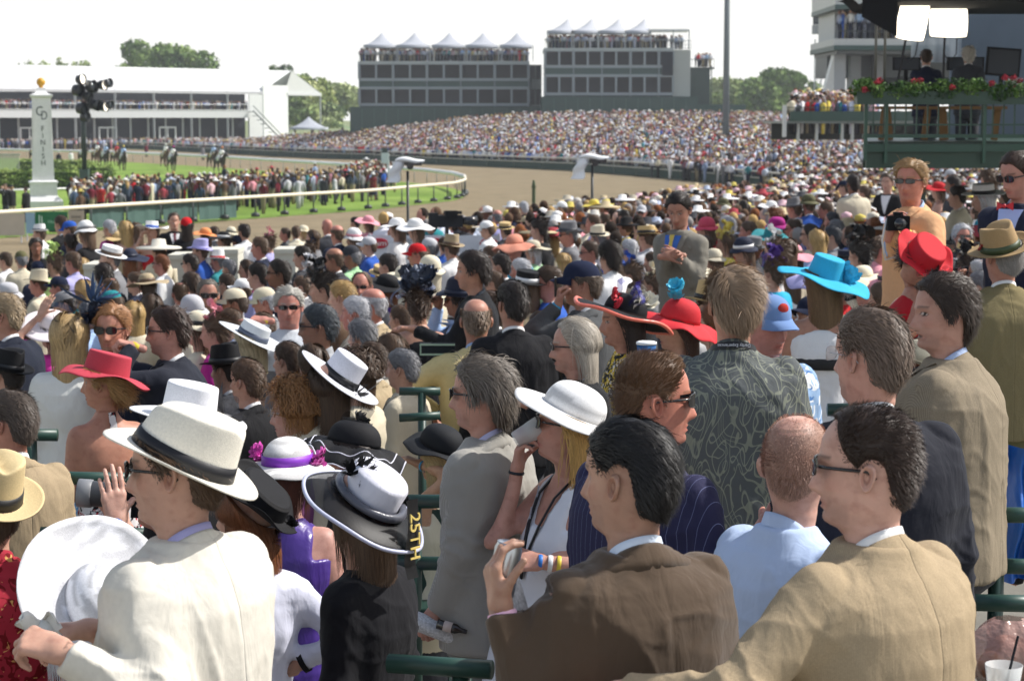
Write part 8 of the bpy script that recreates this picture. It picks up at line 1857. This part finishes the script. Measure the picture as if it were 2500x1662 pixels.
for j, (y, x, z, hx, hy_, s_) in enumerate(ind):
    if j < NIND:
        fem = rr.random() < .35; hr = rr.choice(['long', 'bob', 'updo', 'long']) if fem else rr.choice(['short', 'short', 'side', 'buzz', 'recede', 'mop', 'fringe']); hat = rr.choice([None, None, 'wide', 'cloche', 'fasc', 'floppy', 'ruff'] if fem else [None, None, None, 'cap', 'panama', 'trilby', 'boater'])
        hcl = rr.choice(['white', 'cream', 'black', 'straw', 'beige', 'navy', 'grey'] if not fem else ['white', 'cream', 'black', 'white', 'beige', 'straw', 'silver', 'lilac', 'pink'])
        kd = rr.choice(['suit', 'suit', 'suit', 'shirt'] if not fem else ['tee', 'cardigan', 'cardigan']); cl_ = rr.choice(['navy', 'charcoal', 'black', 'grey', 'tan', 'beige', 'light blue', 'white'] if not fem else ['black', 'white', 'pink', 'teal', 'beige', 'purple', 'red', 'navy', 'lilac'])
        o = add_mid(int(hx), int(hy_), s_, int(rr.gauss(60, 40)), 'f' if fem else 'm', rr.choice(['fair', 'ruddy', 'tanned', 'pale', 'medium skin']), hr, rr.choice(['dark', 'dark brown', 'brown', 'grey', 'blond', 'silver', 'auburn']), hat, hcl, rr.choice(['black', 'navy', 'brown']), kd, cl_, rr.choice(['down', 'down', 'bent', 'phone']), rr.choice([None, None, 'sun']), tie='navy', d=y, zfloor=z)
        o.location = (x, y, z); kk = 1+rr.uniform(-.05, .05); o.scale = (kk,)*3
    else: sp.append((x, y, z, R_(60)+0))
# decks, pavilion, balconies
for (xa, xb_, d, z, n_) in ((884, 1290, 270.5, Z1(153)+.05, 420), (1334, 1625, 260.5, Z2(121)+.05, 330)):
    for i in range(n_): dd = d+g.random()*2.6; sp.append((((g.uniform(xa, xb_))-1250)/FPX*d, dd, z, R_(180)))
for i in range(12): sp.append(((g.uniform(1628, 1680)-1250)/FPX*261, 261+g.random()*2, Z2(121)+.05, R_(180)))
for i in range(16): sp.append(((g.uniform(1690, 1732)-1250)/FPX*264, 263+g.random()*1.5, 11.55, R_(180)))
for i in range(900): f_ = g.random(); p = FL.lerp(FR-fn*3, f_)-nv*(.3+2.4*g.random()**1.5); sp.append((p.x, p.y, 6.3, R_(150)))
for i in range(500): f_ = g.random(); p = FL.lerp(FR+fn*2, f_)+nv*(14*g.random()-3); sp.append((p.x, p.y, 0, R_(150)))
for i in range(300): px = g.uniform(1928, 2130); dd = 98.4+g.random()*6; sp.append(((px-1250)/FPX*dd, dd, BZ(328)+(dd-98.4)*.07, R_(90)))
for i in range(110): px = g.uniform(2040, 2240); dd = 128.6+g.random()*2.4; sp.append(((px-1250)/FPX*dd, dd, ZZ(98)+.02, R_(120)))
for i in range(75): px = g.uniform(175, 940); d = 3.4*5000/(np.interp(px, [170, 330, 540, 800, 940], [446, 438, 432, 422, 410])+g.normal()*6-290); sp.append(((px-1250)/FPX*d, d, 0.01, R_(60)))
for i in range(45): px = g.uniform(845, 965); d = 3.4*5000/(g.uniform(392, 412)-290); sp.append(((px-1250)/FPX*d, d, 0.01, R_(60)))
for i in range(26): px = g.uniform(1590, 1880); D = Drail(px)-g.uniform(.8, 1.6); sp.append(((px-1250)/FPX*D, D, .02, R_(120)))
sp2 = []
for i in range(190): px = g.uniform(172, 950); d = 3.4*5000/(np.interp(px, [170, 330, 540, 800, 940], [450, 440, 432, 422, 408])+g.normal()*7-290); sp2.append(((px-1250)/FPX*d, d, 0.01, R_(20)))
CLO_ = CLO; CLO = [C(c_) for c_ in ('20263a', '17171a', '3a3b40', '6c2430', '3a4a60', '4a5568', '2c4a50', '77777a', '8f8468', 'b9b9bd', '5a4636', '20263a', '96404a')]
cr2 = obj('infield_crowd', crowd_mesh(sp2)); cr2['kind'] = 'stuff'; tag(cr2, 'dense dark band of people behind the inner rail', 'crowd'); CLO = CLO_
cr = obj('crowd', crowd_mesh(sp)); cr['kind'] = 'stuff'; tag(cr, 'distant mass of spectators filling the far stand, decks and balconies', 'crowd'); print('crowd', len(sp), 'people', len(REG))
# ------------------------------------------------------------ haze
b = B(); b.box((0, 318, 20), (640, 720, 48)); hz = b.obj('haze', None) if False else None
hb = B(); hb.box((0, 230, 14.0), (560, 520, 32.0)); me = hb.mesh('haze', None, False); hz = obj('haze', me); hz['kind'] = 'stuff'
hm_ = bpy.data.materials.new('haze'); hm_.use_nodes = True; n_ = hm_.node_tree.nodes; n_.remove(n_['Principled BSDF']); pv = n_.new('ShaderNodeVolumePrincipled'); pv.inputs['Color'].default_value = (.93, .95, 1, 1); pv.inputs['Density'].default_value = .00032
pv.inputs['Anisotropy'].default_value = .35; hm_.node_tree.links.new(pv.outputs[0], n_['Material Output'].inputs['Volume']); me.materials.append(hm_)
